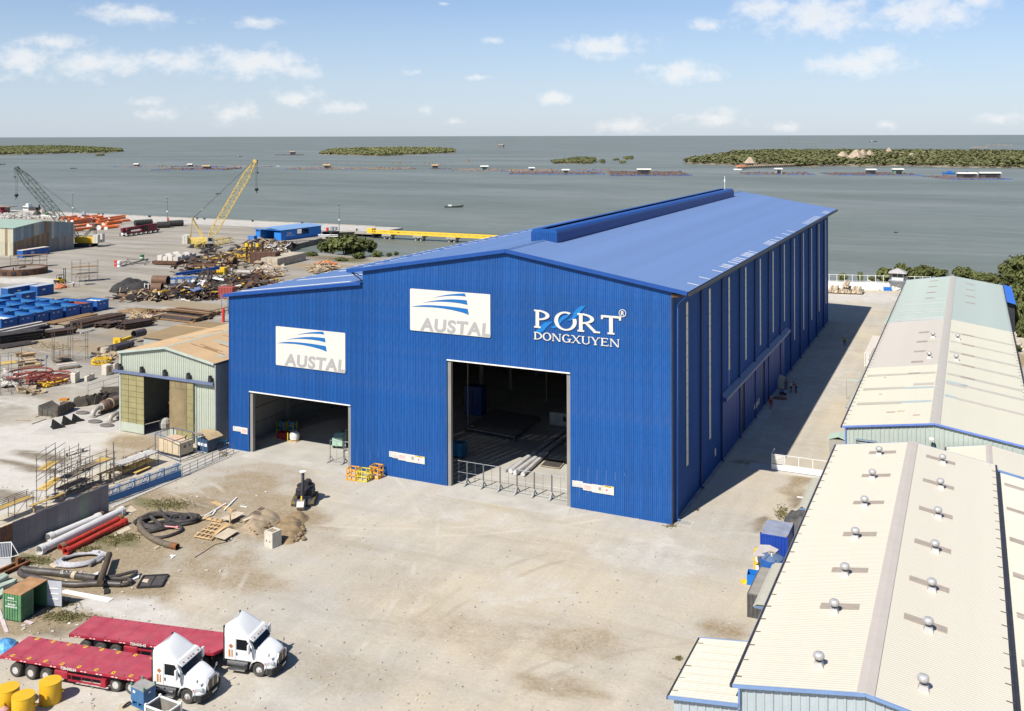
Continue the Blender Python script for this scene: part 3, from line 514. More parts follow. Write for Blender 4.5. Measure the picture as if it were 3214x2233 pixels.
for i, q in enumerate(([(600,865),(660,815),(720,745),(780,695),(850,677),(930,675),(870,720),(820,765),(770,830),(720,862),(660,860)],[(880,770),(950,740),(1010,680),(1030,630),(1080,590),(1170,555),(1200,570),(1140,620),(1080,660),(1030,720),(980,775),(920,790)],
                     [(1140,660),(1200,630),(1250,590),(1260,530),(1310,470),(1380,420),(1465,417),(1420,460),(1380,510),(1340,570),(1280,620),(1210,660)])): B().prism([lw(*p) for p in q], -.03-.004*i, 0).obj('wave', WAVE, pl_)
def arc(b, cx, cz, rx, rz, a0, a1, w0, w1, y0, y1, n=18):
    """elliptic stroke with a thickness that swells from w0 (top/bottom) to w1 (sides)"""
    o, i_ = [], []
    for k in range(n+1):
        a = R(a0+(a1-a0)*k/n); c, s = math.cos(a), math.sin(a); o.append((cx+rx*c, cz+rz*s)); i_.append((cx+(rx-w1)*c, cz+(rz-w0)*s))
    for k in range(n): b.prism([o[k],o[k+1],i_[k+1],i_[k]], y0, y1)
def serif(ch, b, x, z, h, w, y):
    """one serif capital of height h and width w at x, z"""
    s, th, f = h*.215*min(1,w/h+.2), h*.09, h*.09; y0, y1 = y-.05, y; e = [0]
    def bar(x0, x1, z0, z1): e[0] += .0015; b.bb(x+x0,x+x1,y0-e[0],y1,z+z0,z+z1)
    def dia(x0, z0, x1, z1, t): e[0] += .0015; b.prism([(x+x0-t/2,z+z0),(x+x0+t/2,z+z0),(x+x1+t/2,z+z1),(x+x1-t/2,z+z1)], y0-e[0], y1)
    def stem(c, lo=0, hi=h, t=None, sl=True, su=True):
        t = t or s; bar(c-t/2,c+t/2,lo,hi)
        if sl: bar(c-t/2-s*.42,c+t/2+s*.42,lo,lo+f)
        if su: bar(c-t/2-s*.42,c+t/2+s*.42,hi-f,hi)
    c0 = s*.95
    if ch in 'PR': 
        stem(c0); arc(b,x+c0,z+h*.715,w*.72 if ch == 'P' else w*.62,h*.285,-90,90,th,s*1.05,y0-.009,y1)
        if ch == 'R': dia(w*.98-s*.6,0,w*.45,h*.46,s*1.05); bar(w*.86-s*.6,w*1.06,0,f)
    elif ch == 'D': stem(c0); arc(b,x+c0,z+h*.5,w-c0,h*.5,-90,90,th,s,y0-.009,y1)
    elif ch == 'O': arc(b,x+w/2,z+h*.5,w/2,h*.52,0,360,th,s*1.05,y0,y1,32)
    elif ch == 'Q': arc(b,x+w/2,z+h*.5,w/2,h*.52,62,380,th,s*1.05,y0,y1,32)
    elif ch == 'G': arc(b,x+w/2,z+h*.5,w/2,h*.52,42,335,th,s*1.05,y0,y1,28); bar(w*.80,w*.80+s*.8,h*.02,h*.42); bar(w*.62,w*1.06,h*.38,h*.38+f)
    elif ch == 'T': stem(w/2,su=False); bar(0,w,h-th*1.3,h); dia(f*.6,h*.78,f*.9,h,f*1.3); dia(w-f*.6,h*.78,w-f*.9,h,f*1.3)
    elif ch == 'N': stem(c0*.8,t=s*.5,su=False); stem(w-c0*.8,t=s*.5,sl=False); dia(w-c0*.8-s*.2,0,c0*.8,h,s); bar(0,c0,h-f,h)
    elif ch == 'X': dia(w*.84,0,w*.16,h,s); dia(w*.16,0,w*.84,h,s*.55); [bar(a,a+s*1.6,zz,zz+f) for a in (0,w-s*1.6) for zz in (0,h-f)]
    elif ch == 'U': stem(c0,h*.3,sl=False); stem(w-c0,h*.3,t=s*.5,sl=False); arc(b,x+w/2,z+h*.34,w/2-c0+s/2,h*.36,180,360,th,s*.8,y0-.009,y1)
    elif ch == 'Y': stem(w/2,0,h*.46,su=False); dia(w/2,h*.4,w*.16,h,s); dia(w/2,h*.4,w*.84,h,s*.55); [bar(a,a+s*1.6,h-f,h) for a in (0,w-s*1.6)]
    elif ch == 'E': stem(c0); bar(c0,w,0,f); bar(c0,w*.95,h-f,h); bar(c0,w*.8,h*.47,h*.47+f); dia(w-f*.4,0,w-f*.1,h*.22,f*.9); dia(w*.95-f*.4,h*.8,w*.95-f*.4,h,f*.9)
for ch, x, h, w_ in (('P',.0,2.02,2.05),('Q',2.46,2.02,2.68),('R',5.2,2.02,2.5),('T',7.95,2.02,2.3)): 
    b = B(); serif(ch, b, x, 0, h, w_, -.02); b.obj('letter', BOARD, pl_)
for ch, x, w_ in (('D',-.02,1.02),('O',1.05,1.05),('N',2.18,1.1),('G',3.4,1.02),('X',4.5,1.1),('U',5.68,1.05),('Y',6.75,1.1),('E',7.92,.88),('N',8.95,1.12)):
    b = B(); serif(ch, b, x, -1.32, .86, w_, -.02); b.obj('letter', BOARD, pl_)
b = B(); arc(b, 10.4, 2.38, .42, .42, 0, 360, .07, .07, -.06, -.02, 24); b.obj('ring', BOARD, pl_); text('R', .62, BOARD, pl_, (10.2,-.03,2.16), FRONT, 'letter', bold=.02)
MARK = [M('mark_grey',(.30,.29,.29)), M('mark_red',(.55,.04,.03)), M('mark_black',(.04,.04,.04)), M('mark_yellow',(.72,.50,.05)), M('mark_pink',(.62,.22,.22))]
def notices(label, k, ps):
    p0 = FP(k, ps[0][0], ps[0][1]); t = thing('notice_board', label, 'notice', (p0.x, V0-.065, p0.z), 0, 'white notice panels by the doorways')
    for i, (x0, y0, y1, x1) in enumerate(ps):
        a, c, d = FP(k,x0,y0), FP(k,x0,y1), FP(k,x1,y0); l, r, tp, bt = a.x-p0.x, d.x-p0.x-.02, a.z-p0.z, c.z-p0.z
        pn = B().bb(l,r,-.04,0,bt,tp).obj('panel', BOARD, t); w_, h = r-l, tp-bt
        def mk(a0, a1, z0, z1, m): B().bb(l+w_*a0,l+w_*a1,-.048,-.041,bt+h*z0,bt+h*z1).obj('print', MARK[m], pn)
        if i == 0: [mk(.25,.7,.12+.22*j,.2+.22*j,0) for j in range(4)]
        elif i == 1: [mk(.12,.85,.12+.17*j,.17+.17*j,0) for j in range(3)]; mk(.3,.7,.75,.8,0)
        elif i == 2: [mk(.12,.88,.2+.14*j,.25+.14*j,4) for j in range(3)]; mk(.12,.88,.6,.68,4)
        elif i == 3: [mk(.6,.88,.28+.14*j,.35+.14*j,(3,2,2,1)[j]) for j in range(4)]; mk(.1,.5,.75,.79,0)
        elif i == 4: mk(0,1,.84,1,3); mk(.25,.75,.88,.95,2); mk(.3,.42,.4,.62,1); mk(.1,.9,.14,.17,0)
notices('row of five white notice panels low on the wall left of the tall doorway', 'p', [(1050,205,305,1108),(1108,212,322,1214),(1214,232,360,1350),(1350,255,390,1518),(1518,285,418,1692)])
notices('row of five white notice panels low on the wall right of the tall doorway', 'r', [(1233,1203,1258,1268),(1268,1207,1263,1332),(1332,1228,1292,1415),(1415,1238,1312,1517),(1517,1250,1328,1620)])
notices('three white notice panels on the left corner of the annex', 'j', [(155,738,805,202),(202,742,812,271),(271,755,845,370)])
nb = thing('notice_board', 'small torn white notice on the side sliding door in shade', 'notice', (U0+.235,141.4,1.3))
for a, z0, z1 in ((0,.15,.75),(1.3,0,.8),(2.75,.1,.95)): pn = B().bb(0,.03,a,a+1.25,z0,z1).obj('panel', BOARD, nb); B().bb(.031,.036,a+.4,a+.7,z0+.2,z1-.15).obj('print', MARK[0], pn)
ns = thing('notice_board', 'tiny white plate on the shaded side wall near the front corner', 'notice', SP('u',582,700)+Vector((.1,0,0))); B().bb(0,.03,-.35,.35,-.45,.45).obj('panel', BOARD, ns)
# ------------------------------------------------------------------ gabled warehouses on the right
CREAM = M('cream_roofing', (.535,.495,.40), .45, var=.04, vs=.2, spec=.3, streak=.03); CREAM2 = M('yellowed_roofing', (.515,.49,.385), .45, var=.04, vs=.2, spec=.3); BEIGE = M('beige_roofing', (.43,.395,.345), .5, var=.05, vs=.2, spec=.3); GREENR = M('pale_green_roofing', (.335,.38,.34), .45, var=.05, vs=.25, spec=.3)
MINT = M('mint_cladding', (.39,.435,.38), .55, var=.05, streak=.1); PALEB = M('pale_blue_cladding', (.345,.39,.405), .55, var=.05, streak=.08); TRIMB = M('light_blue_trim', (.155,.24,.41), .5, var=.08); TAUPE = M('taupe_ridge', (.44,.39,.34), .6, var=.06, vs=.5); PATCHM = M('translucent_patch', (.335,.28,.23), .5, var=.12, vs=3); RUSTP = M('rust_fleck', (.35,.16,.06), .9, var=.4)
TURB = M('turbine_metal', (.52,.51,.50), .42, .45, var=.12, vs=6)
TBASE = M('turbine_base', (.42,.40,.375), .5, .2, var=.1)
bd = B().box((0,0,.17),(.85,.85,.5),tp=.6).mesh('base'); bd.materials.append(TBASE); nk = B().lathe((0,0,.42),[(.18,0),(.18,.12)],12).mesh('neck'); nk.materials.append(DARK)
prof = [(.18,.5),(.28,.55),(.35,.66),(.37,.78),(.33,.9),(.21,.99),(.0,1.02)]
hb = B().lathe((0,0,0),prof[:-1]+[(.02,1.02)],20); hm = hb.mesh('turbine_head'); hm.shade_smooth(); hm.materials.append(TURB); fb = B()
for j in range(20): a = 2*math.pi*j/20; fb.tube([((r+.012)*math.cos(a+.25*i/6),(r+.012)*math.sin(a+.25*i/6),z) for i, (r,z) in enumerate(prof[:-1])],.012,3,False)
fm = fb.mesh('vane'); fm.materials.append(TBASE)
def turbine(x, y, z, slope, label):
    t = thing('turbine_vent', label, 'roof vent', (x,y,z), 0, 'turbine vents on the warehouse roofs'); t.scale = (.9,)*3; part('base', bd, TBASE, t, (0,0,-.08), (0,slope*.6,0)); part('neck', nk, DARK, t); h = part('turbine_head', hm, TURB, t); part('vane', fm, TBASE, h); return t
def gable(name, label, xl, xr, xm, ze, zm, y0, y1, rl, rr, wallm, trim, capw=.42, n=4, capm=None):
    t = thing(name, label, 'warehouse', (0,0,0)); sl = roof_run(t, (xm,zm), (xr,ze), y0, y1, rr, n=n, d=.011); roof_run(t, (xm,zm), (xl,ze), y0, y1, rl, n=n, d=.015)
    top = lambda x: zm-.1+ (x-xm)*(ze-zm)/(xr-xm) if x > xm else zm-.1+(x-xm)*(zm-ze)/(xm-xl)
    xs = xl+.35; wall_run(t, xs, xm, top, y0+.25, wallm, step=1.0, n=2); wall_run(t, xm, xr-.35, top, y0+.25, wallm, step=1.0, n=2)
    B().bb(xs,xs+.1,y0+.3,y1-.2,0,top(xs)-.06).obj('left_wall', wallm, t); B().bb(xr-.45,xr-.35,y0+.3,y1-.2,0,top(xr)-.02).obj('right_wall', wallm, t); B().prism([(xs,0),(xr-.35,0),(xr-.35,top(xr)),(xm,zm-.15),(xs,top(xs)-.1)], y1-.3, y1-.2).obj('back_wall', wallm, t)
    B().beam((xm,y0-.03,zm-.06),(xl,y0-.03,ze-.06),.1,.2).obj('verge_trim', trim, t); B().beam((xm,y0-.03,zm-.06),(xr,y0-.03,ze-.06),.1,.2).obj('verge_trim', trim, t); B().beam((xm,y1+.03,zm-.05),(xl,y1+.03,ze-.05),.08,.12).obj('verge_trim', trim, t); B().beam((xm,y1+.03,zm-.05),(xr,y1+.03,ze-.05),.08,.12).obj('verge_trim', trim, t)
    B().bb(xl-.16,xl+.02,y0,y1,ze-.2,ze-.02).obj('gutter', DARK, t); B().bb(xr-.02,xr+.18,y0,y1,ze-.2,ze-.02).obj('gutter', DARK, t)
    B().bb(xl-.2,xl-.165,y0,y1,ze-.18,ze+.01).obj('gutter_lip', STEEL, t)
    m = round((y1-y0)/6); s = (y1-y0)/m; cp = B().prism([(-capw,-.02),(0,.075),(capw,-.02),(capw,-.05),(-capw,-.05)], 0, s-.02).mesh('ridge_cap'); cp.materials.append(capm or TAUPE)
    for i in range(m): part('ridge_cap', cp, None, t, (xm,y0+i*s,zm+.02))
    br = B().beam((0,0,.02),(.45,0,.08),.05,.03).mesh('gutter_strap'); br.materials.append(M('rust_strap',(.10,.075,.05),.8))
    for i in range(int((y1-y0)/2)): part('gutter_strap', br, None, t, (xl-.1,y0+1+2*i+rnd.random()*.2,ze+.01)); part('gutter_strap', br, None, t, (xr+.1,y0+1+2*i+rnd.random()*.2,ze+.01), (0,0,R(180)))
    return t, (zm-ze)/(xr-xm)
w1, s1 = gable('warehouse', 'cream roofed warehouse nearest the camera with two rows of turbine vents', -13.4, 2.2, -5.63, 7.0, 8.32, 60.24, 111.8, CREAM, CREAM, PALEB, TRIMB, .5)
def patch(t, x0, x1, y, sl, xm, zm, mat, w_=.9, n=4, dz=.05):
    """translucent sheet let into the roof: n flutes"""
    b = B(); xs = [x0,x1]; z = [zm-abs(x-xm)*sl+dz for x in xs]
    for i in range(n): a = y-w_/2+i*w_/n; b.add([(x0,a,z[0]),(x1,a,z[1]),(x1,a+w_/n*.7,z[1]),(x0,a+w_/n*.7,z[0]),(x0,a,z[0]-.03),(x1,a,z[1]-.03),(x1,a+w_/n*.7,z[1]-.03),(x0,a+w_/n*.7,z[0]-.03)], [(0,1,2,3),(0,1,5,4),(1,2,6,5),(2,3,7,6),(3,0,4,7)])
    return b.obj('translucent_sheet', mat, t)
k = 0; ORD = ['first','second','third','fourth','fifth','sixth','seventh']
for sd, xs in (('left',-8.65),('right',-2.64)):
    for i, y in enumerate((63.1,70.7,77.0,84.35,92.0,99.7,107.3)):
        z = 8.32-abs(xs+5.63)*s1; turbine(xs, y, z, s1 if sd == 'right' else -s1, ORD[i]+' silver turbine vent from the front on the '+sd+' slope of the near cream roof')
        if i: patch(w1, *((-9.7,-7.1) if sd == 'left' else (-4.2,-1.5)), y+.95, s1, -5.63, 8.32, PATCHM)
# lean-to on the left front, lean-to on the right, small link building behind
an = thing('lean_to', 'low cream roofed lean-to at the left front corner of the near warehouse', 'lean-to', (0,0,0))
roof_run(an, (-12.95,5.9), (-17.45,5.3), 60.24, 68.2, CREAM); wall_run(an, -17.2, -13.05, lambda x: 5.2+(x+17.2)*.14, 60.5, PALEB, step=1., n=2); B().bb(-17.2,-17.1,60.55,68,0,5.25).bb(-17.2,-13.05,67.9,68,0,5.2).obj('wall', PALEB, an)
B().beam((-12.97,60.2,5.84),(-17.5,60.2,5.24),.1,.2).obj('verge_trim', TRIMB, an); B().beam((-12.97,68.24,5.84),(-17.5,68.24,5.24),.1,.14).obj('verge_trim', TRIMB, an); B().bb(-17.6,-17.43,60.2,68.2,5.1,5.29).obj('gutter', DARK, an); B().bb(-13.06,-12.94,60.15,60.27,5.6,7).obj('corner_trim', TRIMB, an)
for i in range(5): B().beam((-17.5,61+i*1.6,5.31),(-17.05,61+i*1.6,5.37),.05,.03).obj('gutter_strap', MT['rust_strap'], an)
lt = thing('lean_to', 'cream roofed lean-to along the right side of the near warehouse', 'lean-to', (0,0,0)); roof_run(lt, (2.45,6.72), (10.5,5.2), 58, 110.2, CREAM); B().bb(2.5,10.2,58.2,58.3,0,5.2).bb(10.1,10.2,58.3,110,0,5.2).bb(2.5,10.1,109.9,110,0,5.2).obj('wall', PALEB, lt); B().beam((2.4,110.25,6.72),(10.5,110.25,5.2),.1,.14).obj('verge_trim', TRIMB, lt); B().bb(2.38,2.6,58,110,6.76,6.9).obj('gutter', DARK, lt)
for y in (64.3,71.3,78.3,85.4,92.8,100.2,107): patch(lt, 2.9, 9.8, y, 1.52/8.05, 2.45, 6.72, PATCHM, .95)
w4, s4 = gable('link_building', 'small cream gabled link building between the two warehouses', -2.5, 5.9, 1.7, 6.2, 7.0, 110.6, 118.6, CREAM, CREAM, MINT, TRIMB, .3)
def roofcol(y, left): return GREENR if y > 187.8 else BEIGE if left and y > 150.2 else CREAM2
w2, s2 = gable('warehouse', 'far warehouse with cream, beige and pale green roof zones and a mint gable wall', -13.64, 6.4, -3.72, 7.0, 8.54, 119.1, 245, lambda y: roofcol(y,True), lambda y: roofcol(y,False), MINT, M('mid_blue_trim',(.13,.20,.50),.5), .55, capm=M('cream_ridge',(.42,.385,.33),.5))
B().bb(-13.36,-13.2,119.15,119.3,0,6.9).obj('corner_trim', MT['mid_blue_trim'], w2)
for i, (y, y2) in enumerate(((175.95,176.1),(167.95,168),(160.2,160.3),(152.8,152.8),(145.1,145.2))):
    z = lambda x: 0; patch(w2, -7.9,-6.3, y, s2, -3.72, 8.54, PATCHM, 1.0); patch(w2, -1.3,.5, y2, s2, -3.72, 8.54, PATCHM, 1.0)
FAINT = M('faded_strip', (.435,.405,.34), .5, var=.06); COOL = M('bluish_strip', (.38,.43,.41), .4, var=.05)
for x0, x1, y, m in ((.55,6.1,176,FAINT),(-3,-1.3,176,FAINT),(.55,6.1,168,FAINT),(.55,6.1,160.3,FAINT),(.55,6.1,152.8,FAINT),(.55,6.1,145.2,FAINT),(-3,-1.3,168,FAINT),(-3,-1.3,160.3,FAINT),(-3,-1.3,152.8,FAINT),(-3,-1.3,145.2,FAINT),(-3,-.6,139.4,FAINT),(-1.2,6.1,140.2,FAINT),(-3,-.4,140.6,COOL),(-3,-1.6,133,COOL),(-1.6,6.1,132.6,FAINT),
                  (-13.2,-7.95,144.9,FAINT),(-6.25,-4.4,145.1,FAINT),(-13,-7.9,136.9,FAINT),(-7.9,-4.4,136.6,COOL),(-6.9,-4.4,138.6,FAINT),(-13,-7.8,129.2,FAINT),(-7.8,-4.4,129.3,COOL),(-6.2,-4.4,168,CREAM2)): patch(w2, x0, x1, y, s2, -3.72, 8.54, m, 1.1, 4, .048)
for x0, x1, y in ((-9.2,-8.2,124.6),(-8.0,-7.2,124.9),(-6.2,-5.4,122.9),(-10.9,-10.6,143.2),(-10.8,-10.4,133.8)): patch(w2, x0, x1, y, s2, -3.72, 8.54, RUSTP, .12, 2, .052)
for x, ya in ((-7.5,(239,230,221.5,213.5)),(-.2,(237,228,219,210.5))):
    for y in ya: patch(w2, x-.9, x+.9, y, s2, -3.72, 8.54, PATCHM, 1.0)
for y in (207,212,199,196.2,190.2,189.2,188.4): patch(w2, -12.5, -4.5, y, s2, -3.72, 8.54, SKY, .3, 1, .046)
for i, (x, y, l) in enumerate(((-5.56,170.7,'rear vent left of the ridge'),(-5.56,154.9,'front vent left of the ridge'),(-1.93,170.7,'rear vent right of the ridge'),(-1.95,154.8,'front vent right of the ridge'))): turbine(x, y, 8.54-abs(x+3.72)*s2, 0, 'silver turbine vent on the far warehouse, '+l)
for x0, x1 in ((-12.1,-9.9),(-.8,1.6),(3.6,5.6)):                # louvred windows of the mint gable
    wn = B().bb(x0,x1,119.2,119.3,4.6 if x0 < -5 else 5,5.7 if x0 < -5 else 5.9).obj('louvre_window', DARK, w2); z0 = 4.6 if x0 < -5 else 5
    for j in range(4): B().box(((x0+x1)/2,119.16,z0+.18+j*.27),(x1-x0,.06,.1),rx=.5).obj('louvre', MINT, wn)
    B().bb((x0+x1)/2-.04,(x0+x1)/2+.04,119.12,119.2,z0,z0+1).bb(x0-.05,x1+.05,119.12,119.2,z0-.05,z0).bb(x0-.05,x0,119.12,119.2,z0,z0+1.08).bb(x1,x1+.05,119.12,119.2,z0,z0+1.08).bb(x0-.05,x1+.05,119.12,119.2,z0+1.04,z0+1.1).obj('frame', TRIMB, wn)
fl = thing('wall_floodlight', 'white floodlight with dark arm on the mint gable wall', 'floodlight', FP('y',1035,1340,119)); B().box((0,-.5,.1),(.5,.35,.3),rx=.3).obj('lamp_head', WHITE, fl); B().beam((.0,-.3,0),(.5,.05,-1.8),.12).beam((.5,.05,-1.8),(.3,.05,-.3),.08).obj('arm', M('dull_green',(.10,.17,.13)), fl)
fl2 = thing('wall_floodlight', 'white floodlight on a bracket off the right eave of the far warehouse', 'floodlight', (6.9,153,6.8)); B().box((.5,0,.2),(.7,.4,.22),rz=.3).obj('lamp_head', WHITE, fl2); B().beam((-.4,0,.1),(.3,0,.15),.06).obj('arm', STEEL, fl2)
bs_ = thing('side_canopy', 'small bright blue lean-to roof behind the right eave of the far warehouse', 'canopy', (0,0,0)); B().prism([(6.6,6.4),(8.4,5.9),(8.4,5.8),(6.6,6.3)], 226, 251).obj('roof_sheet', M('bright_blue_sheet',(.03,.14,.55),.5), bs_); B().bb(6.7,8.2,227,250,0,5.8).obj('wall', DARK, bs_)
CT = [M('canopy_cream',(.42,.405,.33),.5,var=.05), M('canopy_mint',(.40,.50,.42),.5,var=.05)]
def canopy(y0, y1, z, mat, label, xw=-13.2, out=2.4, blue=TRIMB):
    t = thing('door_canopy', label, 'canopy', (xw,y0,z), 0, 'small canopies along the warehouse walls'); l = y1-y0
    n = max(3, int(l/.5)); 
    for i in range(n): B().prism([(0,.35),(-out+.3,.12),(-out,-.1),(-out+.05,-.12),(-out+.3,.08),(0,.3)], i*l/n, (i+.94)*l/n).obj('roof_strip', mat, t)
    for y in (.05,l-.05): B().beam((0,y,.1),(-out+.1,y,-.14),.06).beam((0,y,-.25),(-out+.1,y,-.2),.05).beam((-out+.08,y,-.2),(-out+.08,y,-.08),.05).beam((-out*.5,y,-.25),(-out*.5,y,0),.04).obj('frame', blue, t)
canopy(99.6,108.6,4,CT[0],'rear cream canopy with blue frame on the near warehouse side'); canopy(77.4,85.6,4,CT[0],'front cream canopy with blue frame on the near warehouse side')
MB = MT['mid_blue_trim']; canopy(205.3,215.8,3.5,CT[1],'pale green canopy with blue end on the far warehouse, farthest of its row',blue=MB); canopy(172.3,181.6,3.5,CT[0],'cream canopy with blue end just in front of the white container',blue=MB); canopy(156.6,166,3.5,CT[0],'cream canopy with thick blue end halfway along the far warehouse',blue=MB); canopy(141,150.2,3.5,CT[0],'cream canopy with light blue end nearest the hall gate on the far warehouse',out=2.6)
ta = thing('folded_awning', 'pale green flat awning sticking out beside the blue ended canopy', 'awning', G('y',175,742,3)); B().prism([(0,0),(3.2,.1),(3.6,1.0),(.6,.35)],-.05,.03,'z').obj('roof_sheet', CT[1], ta); B().beam((.1,.1,-3),(.1,.1,-.05),.08).obj('post', STEEL, ta)
tg = thing('guard_awning', 'small pale green tent roof peeping out behind the near warehouse eave', 'awning', G('u',1725,745)+Vector((1.2,0,0))); B().prism([(-1.3,2.2),(0,2.7),(1.3,2.2),(1.3,2.15),(0,2.62),(-1.3,2.15)],0,2.4).obj('roof_sheet', CT[1], tg); B().bb(-1.1,1.1,.1,2.3,0,2.2).obj('wall', CONC2, tg)
# ------------------------------------------------------------------ rusty shed beside the hall
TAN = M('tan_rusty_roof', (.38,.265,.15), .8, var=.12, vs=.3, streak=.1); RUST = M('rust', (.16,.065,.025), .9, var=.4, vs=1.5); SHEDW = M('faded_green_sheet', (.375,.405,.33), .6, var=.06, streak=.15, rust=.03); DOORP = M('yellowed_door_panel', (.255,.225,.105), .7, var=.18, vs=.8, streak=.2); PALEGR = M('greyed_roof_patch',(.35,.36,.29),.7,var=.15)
sh = thing('repair_shed', 'old pale green shed with tan rusty gable roof and half open doors beside the hall', 'shed', (0,0,0))
XL, XR_, XM, ZE, ZM = -107.8, -90.45, -99.1, 10.95, 12.4
ss = (ZM-ZE)/(XR_-XM)
def shedcol(y): return TAN
roof_run(sh, (XM,ZM), (XR_,ZE), 99.5, 172, TAN); roof_run(sh, (XM,ZM), (XL,ZE), 99.5, 172, TAN)
B().prism([(XM-.3,ZM-.03),(XM,ZM+.07),(XM+.3,ZM-.03)],99.4,172).obj('ridge_cap', M('pale_green_trim',(.37,.42,.365),.6), sh)
for x0, x1, y, w_, m in ((-98,-92,103.2,.12,RUST),(-97,-93,104.0,.1,RUST),(-96,-93.5,103.6,.2,RUST),(-97,-91.2,107,1.1,PALEGR),(-95.5,-92,106.2,.15,RUST),(-97.5,-91.5,112,1.2,PALEGR),(-98,-95,109.6,.14,RUST),(-96.5,-93,110.3,.14,RUST),(-92.5,-91.8,108.6,.5,RUST),(-92.6,-91.2,102.6,.9,PALEGR),(-98,-93,117,.14,RUST),(-97,-92,121,1.,PALEGR)): patch(sh, x0, x1, y, ss, XM, ZM, m, w_, 2 if m is RUST else 4)
for x0, x1, y, m in ((-104,-101,107,RUST),(-105,-103,104.6,RUST),(-103,-100,112,RUST),(-106.5,-100.5,117,RUST),(-105,-102,123,RUST),(-106,-100,109,PALEGR),(-106,-101,119,PALEGR),(-104,-100,133,RUST),(-106,-101,140,PALEGR),(-103,-100,146,RUST)): patch(sh, x0, x1, y, ss, XM, ZM, m, .2 if m is RUST else 1., 2 if m is RUST else 4)
ztop = lambda x: ZM-.1-abs(x-XM)*ss
wall_run(sh, XL+.3, XM, ztop, 99.8, SHEDW, [(XL+.3,XM,8.2)], 1.1, 3); wall_run(sh, XM, XR_-.05, ztop, 99.8, SHEDW, [(XM,-94.0,8.2)], 1.1, 3)
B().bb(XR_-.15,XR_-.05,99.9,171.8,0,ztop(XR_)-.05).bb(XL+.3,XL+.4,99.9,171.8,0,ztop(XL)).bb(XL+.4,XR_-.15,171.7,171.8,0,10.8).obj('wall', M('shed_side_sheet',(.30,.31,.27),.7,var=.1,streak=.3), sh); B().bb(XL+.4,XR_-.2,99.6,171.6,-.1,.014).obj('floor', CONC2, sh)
B().beam((XM,99.42,ZM-.08),(XL,99.42,ZE-.06),.1,.32).beam((XM,99.42,ZM-.08),(XR_,99.42,ZE-.06),.1,.32).obj('verge_trim', M('pale_green_trim',(.37,.42,.365),.6), sh)
B().bb(XL+.2,XL+.45,99.55,99.8,0,10.9).bb(-94.0,-93.75,99.65,99.8,0,8.3).obj('corner_post', MT['pale_green_trim'], sh)
tr = B().bb(-108.3,-90.4,99.15,99.4,8.15,8.5).obj('door_rail', M('rail_blue_grey',(.12,.15,.24),.5), sh)
for x in (-107.5,-103.4,-99.2,-95,-91.2): B().bb(x-.05,x+.4,99.2,99.75,8.5,9.0).bb(x-.1,x+.15,99.3,99.7,8.95,9.3).obj('rail_bracket', DARK, tr)
B().tube([(-90.3,99.6,10.8),(-90.3,99.6,.2)],.12,6).obj('downpipe', STEEL, sh); B().bb(XR_-.02,XR_+.2,99.5,171,10.75,10.95).obj('gutter', DARK, sh)
def shed_door(x0, x1, cols, rows, label, low):
    d = B().bb(x0,x1,99.42,99.55,.1,8.1).obj('sliding_door', DARK, sh); w_ = (x1-x0)/cols; h = 7.0/rows; d['label'] = label
    for i in range(cols):
        for j in range(rows): B().bb(x0+i*w_+.03,x0+(i+1)*w_-.03,99.38,99.42,1.1+j*h+.025,1.1+(j+1)*h-.025).obj('door_panel', DOORP, d)
    for a, b, h2 in low: B().bb(a,b,99.36,99.41,.1,h2).obj('kick_plate', SHEDW, d)
shed_door(-107.1,-102.8,3,9,'left sliding door of yellowed panels over a pale kick plate',[(-107.1,-102.8,1.35)])
d_ = B().bb(-98.15,-93.95,99.42,99.55,.1,8.1).obj('sliding_door', DOORP, sh); B().bb(-98.12,-95.1,99.37,99.42,1.5,7.0).obj('door_panel', M('stained_door_panel',(.215,.165,.085),.75,var=.25,vs=.6,streak=.3), d_)
for j in range(8): B().bb(-95.05,-93.98,99.37,99.42,.5+j*.95,1.4+j*.95).obj('door_panel', DOORP, d_)
for i in range(3): B().bb(-98.12+i*1.01,-97.15+i*1.01,99.37,99.42,7.05,8.05).obj('door_panel', M('stained_door_panel',(0,0,0)), d_)
B().bb(-98.12,-96.9,99.35,99.4,.1,1.45).bb(-96.8,-94,99.35,99.4,.1,.45).obj('kick_plate', SHEDW, d_)
# things seen through the shed door
iw = thing('interior_platform', 'rusty pipe railed steel platform just inside the shed doorway', 'platform', (-98.9,101.0,0)); B().beam((-.8,0,0),(-.8,0,6.2),.1).beam((.6,0,0),(.6,0,6.2),.1).beam((-.8,0,5.6),(.6,0,5.6),.08).beam((-.8,0,5.1),(.6,0,5.1),.06).obj('railing', RUST, iw); B().bb(-.8,.7,-.3,1.2,4.4,4.5).bb(-.8,.7,-.3,1.2,2.1,2.2).obj('deck', M('rust_deck',(.22,.11,.06),.9,var=.3), iw)
wb = thing('bulk_bag', 'pale bulk bag in the dark of the repair shed doorway', 'bag', (-102.2,102.6,.02)); B().lathe((0,0,0),[(.55,0),(.75,.3),(.8,.9),(.6,1.4),(.25,1.6)],10).obj('sack', M('dusty_sack',(.35,.33,.30),.9,var=.2), wb)
# low brown roofed store behind
ls = thing('low_store', 'low brown flat gabled store roof behind the rusty shed', 'shed', (0,0,0)); BR = M('brown_roof',(.245,.17,.085),.85,var=.1,vs=.4)
B().prism([(126.3,6.0),(134.7,6.55),(142,6.0),(142,5.9),(134.7,6.45),(126.3,5.9)], -131.3, -109, 'x').obj('roof', BR, ls); B().bb(-131,-109.3,126.6,141.7,0,5.9).obj('wall', M('shed_side_sheet',(.3,.31,.27)), ls); B().bb(-131.35,-109,134.55,134.85,6.53,6.6).obj('ridge_cap', M('tan_ridge',(.44,.30,.17)), ls)
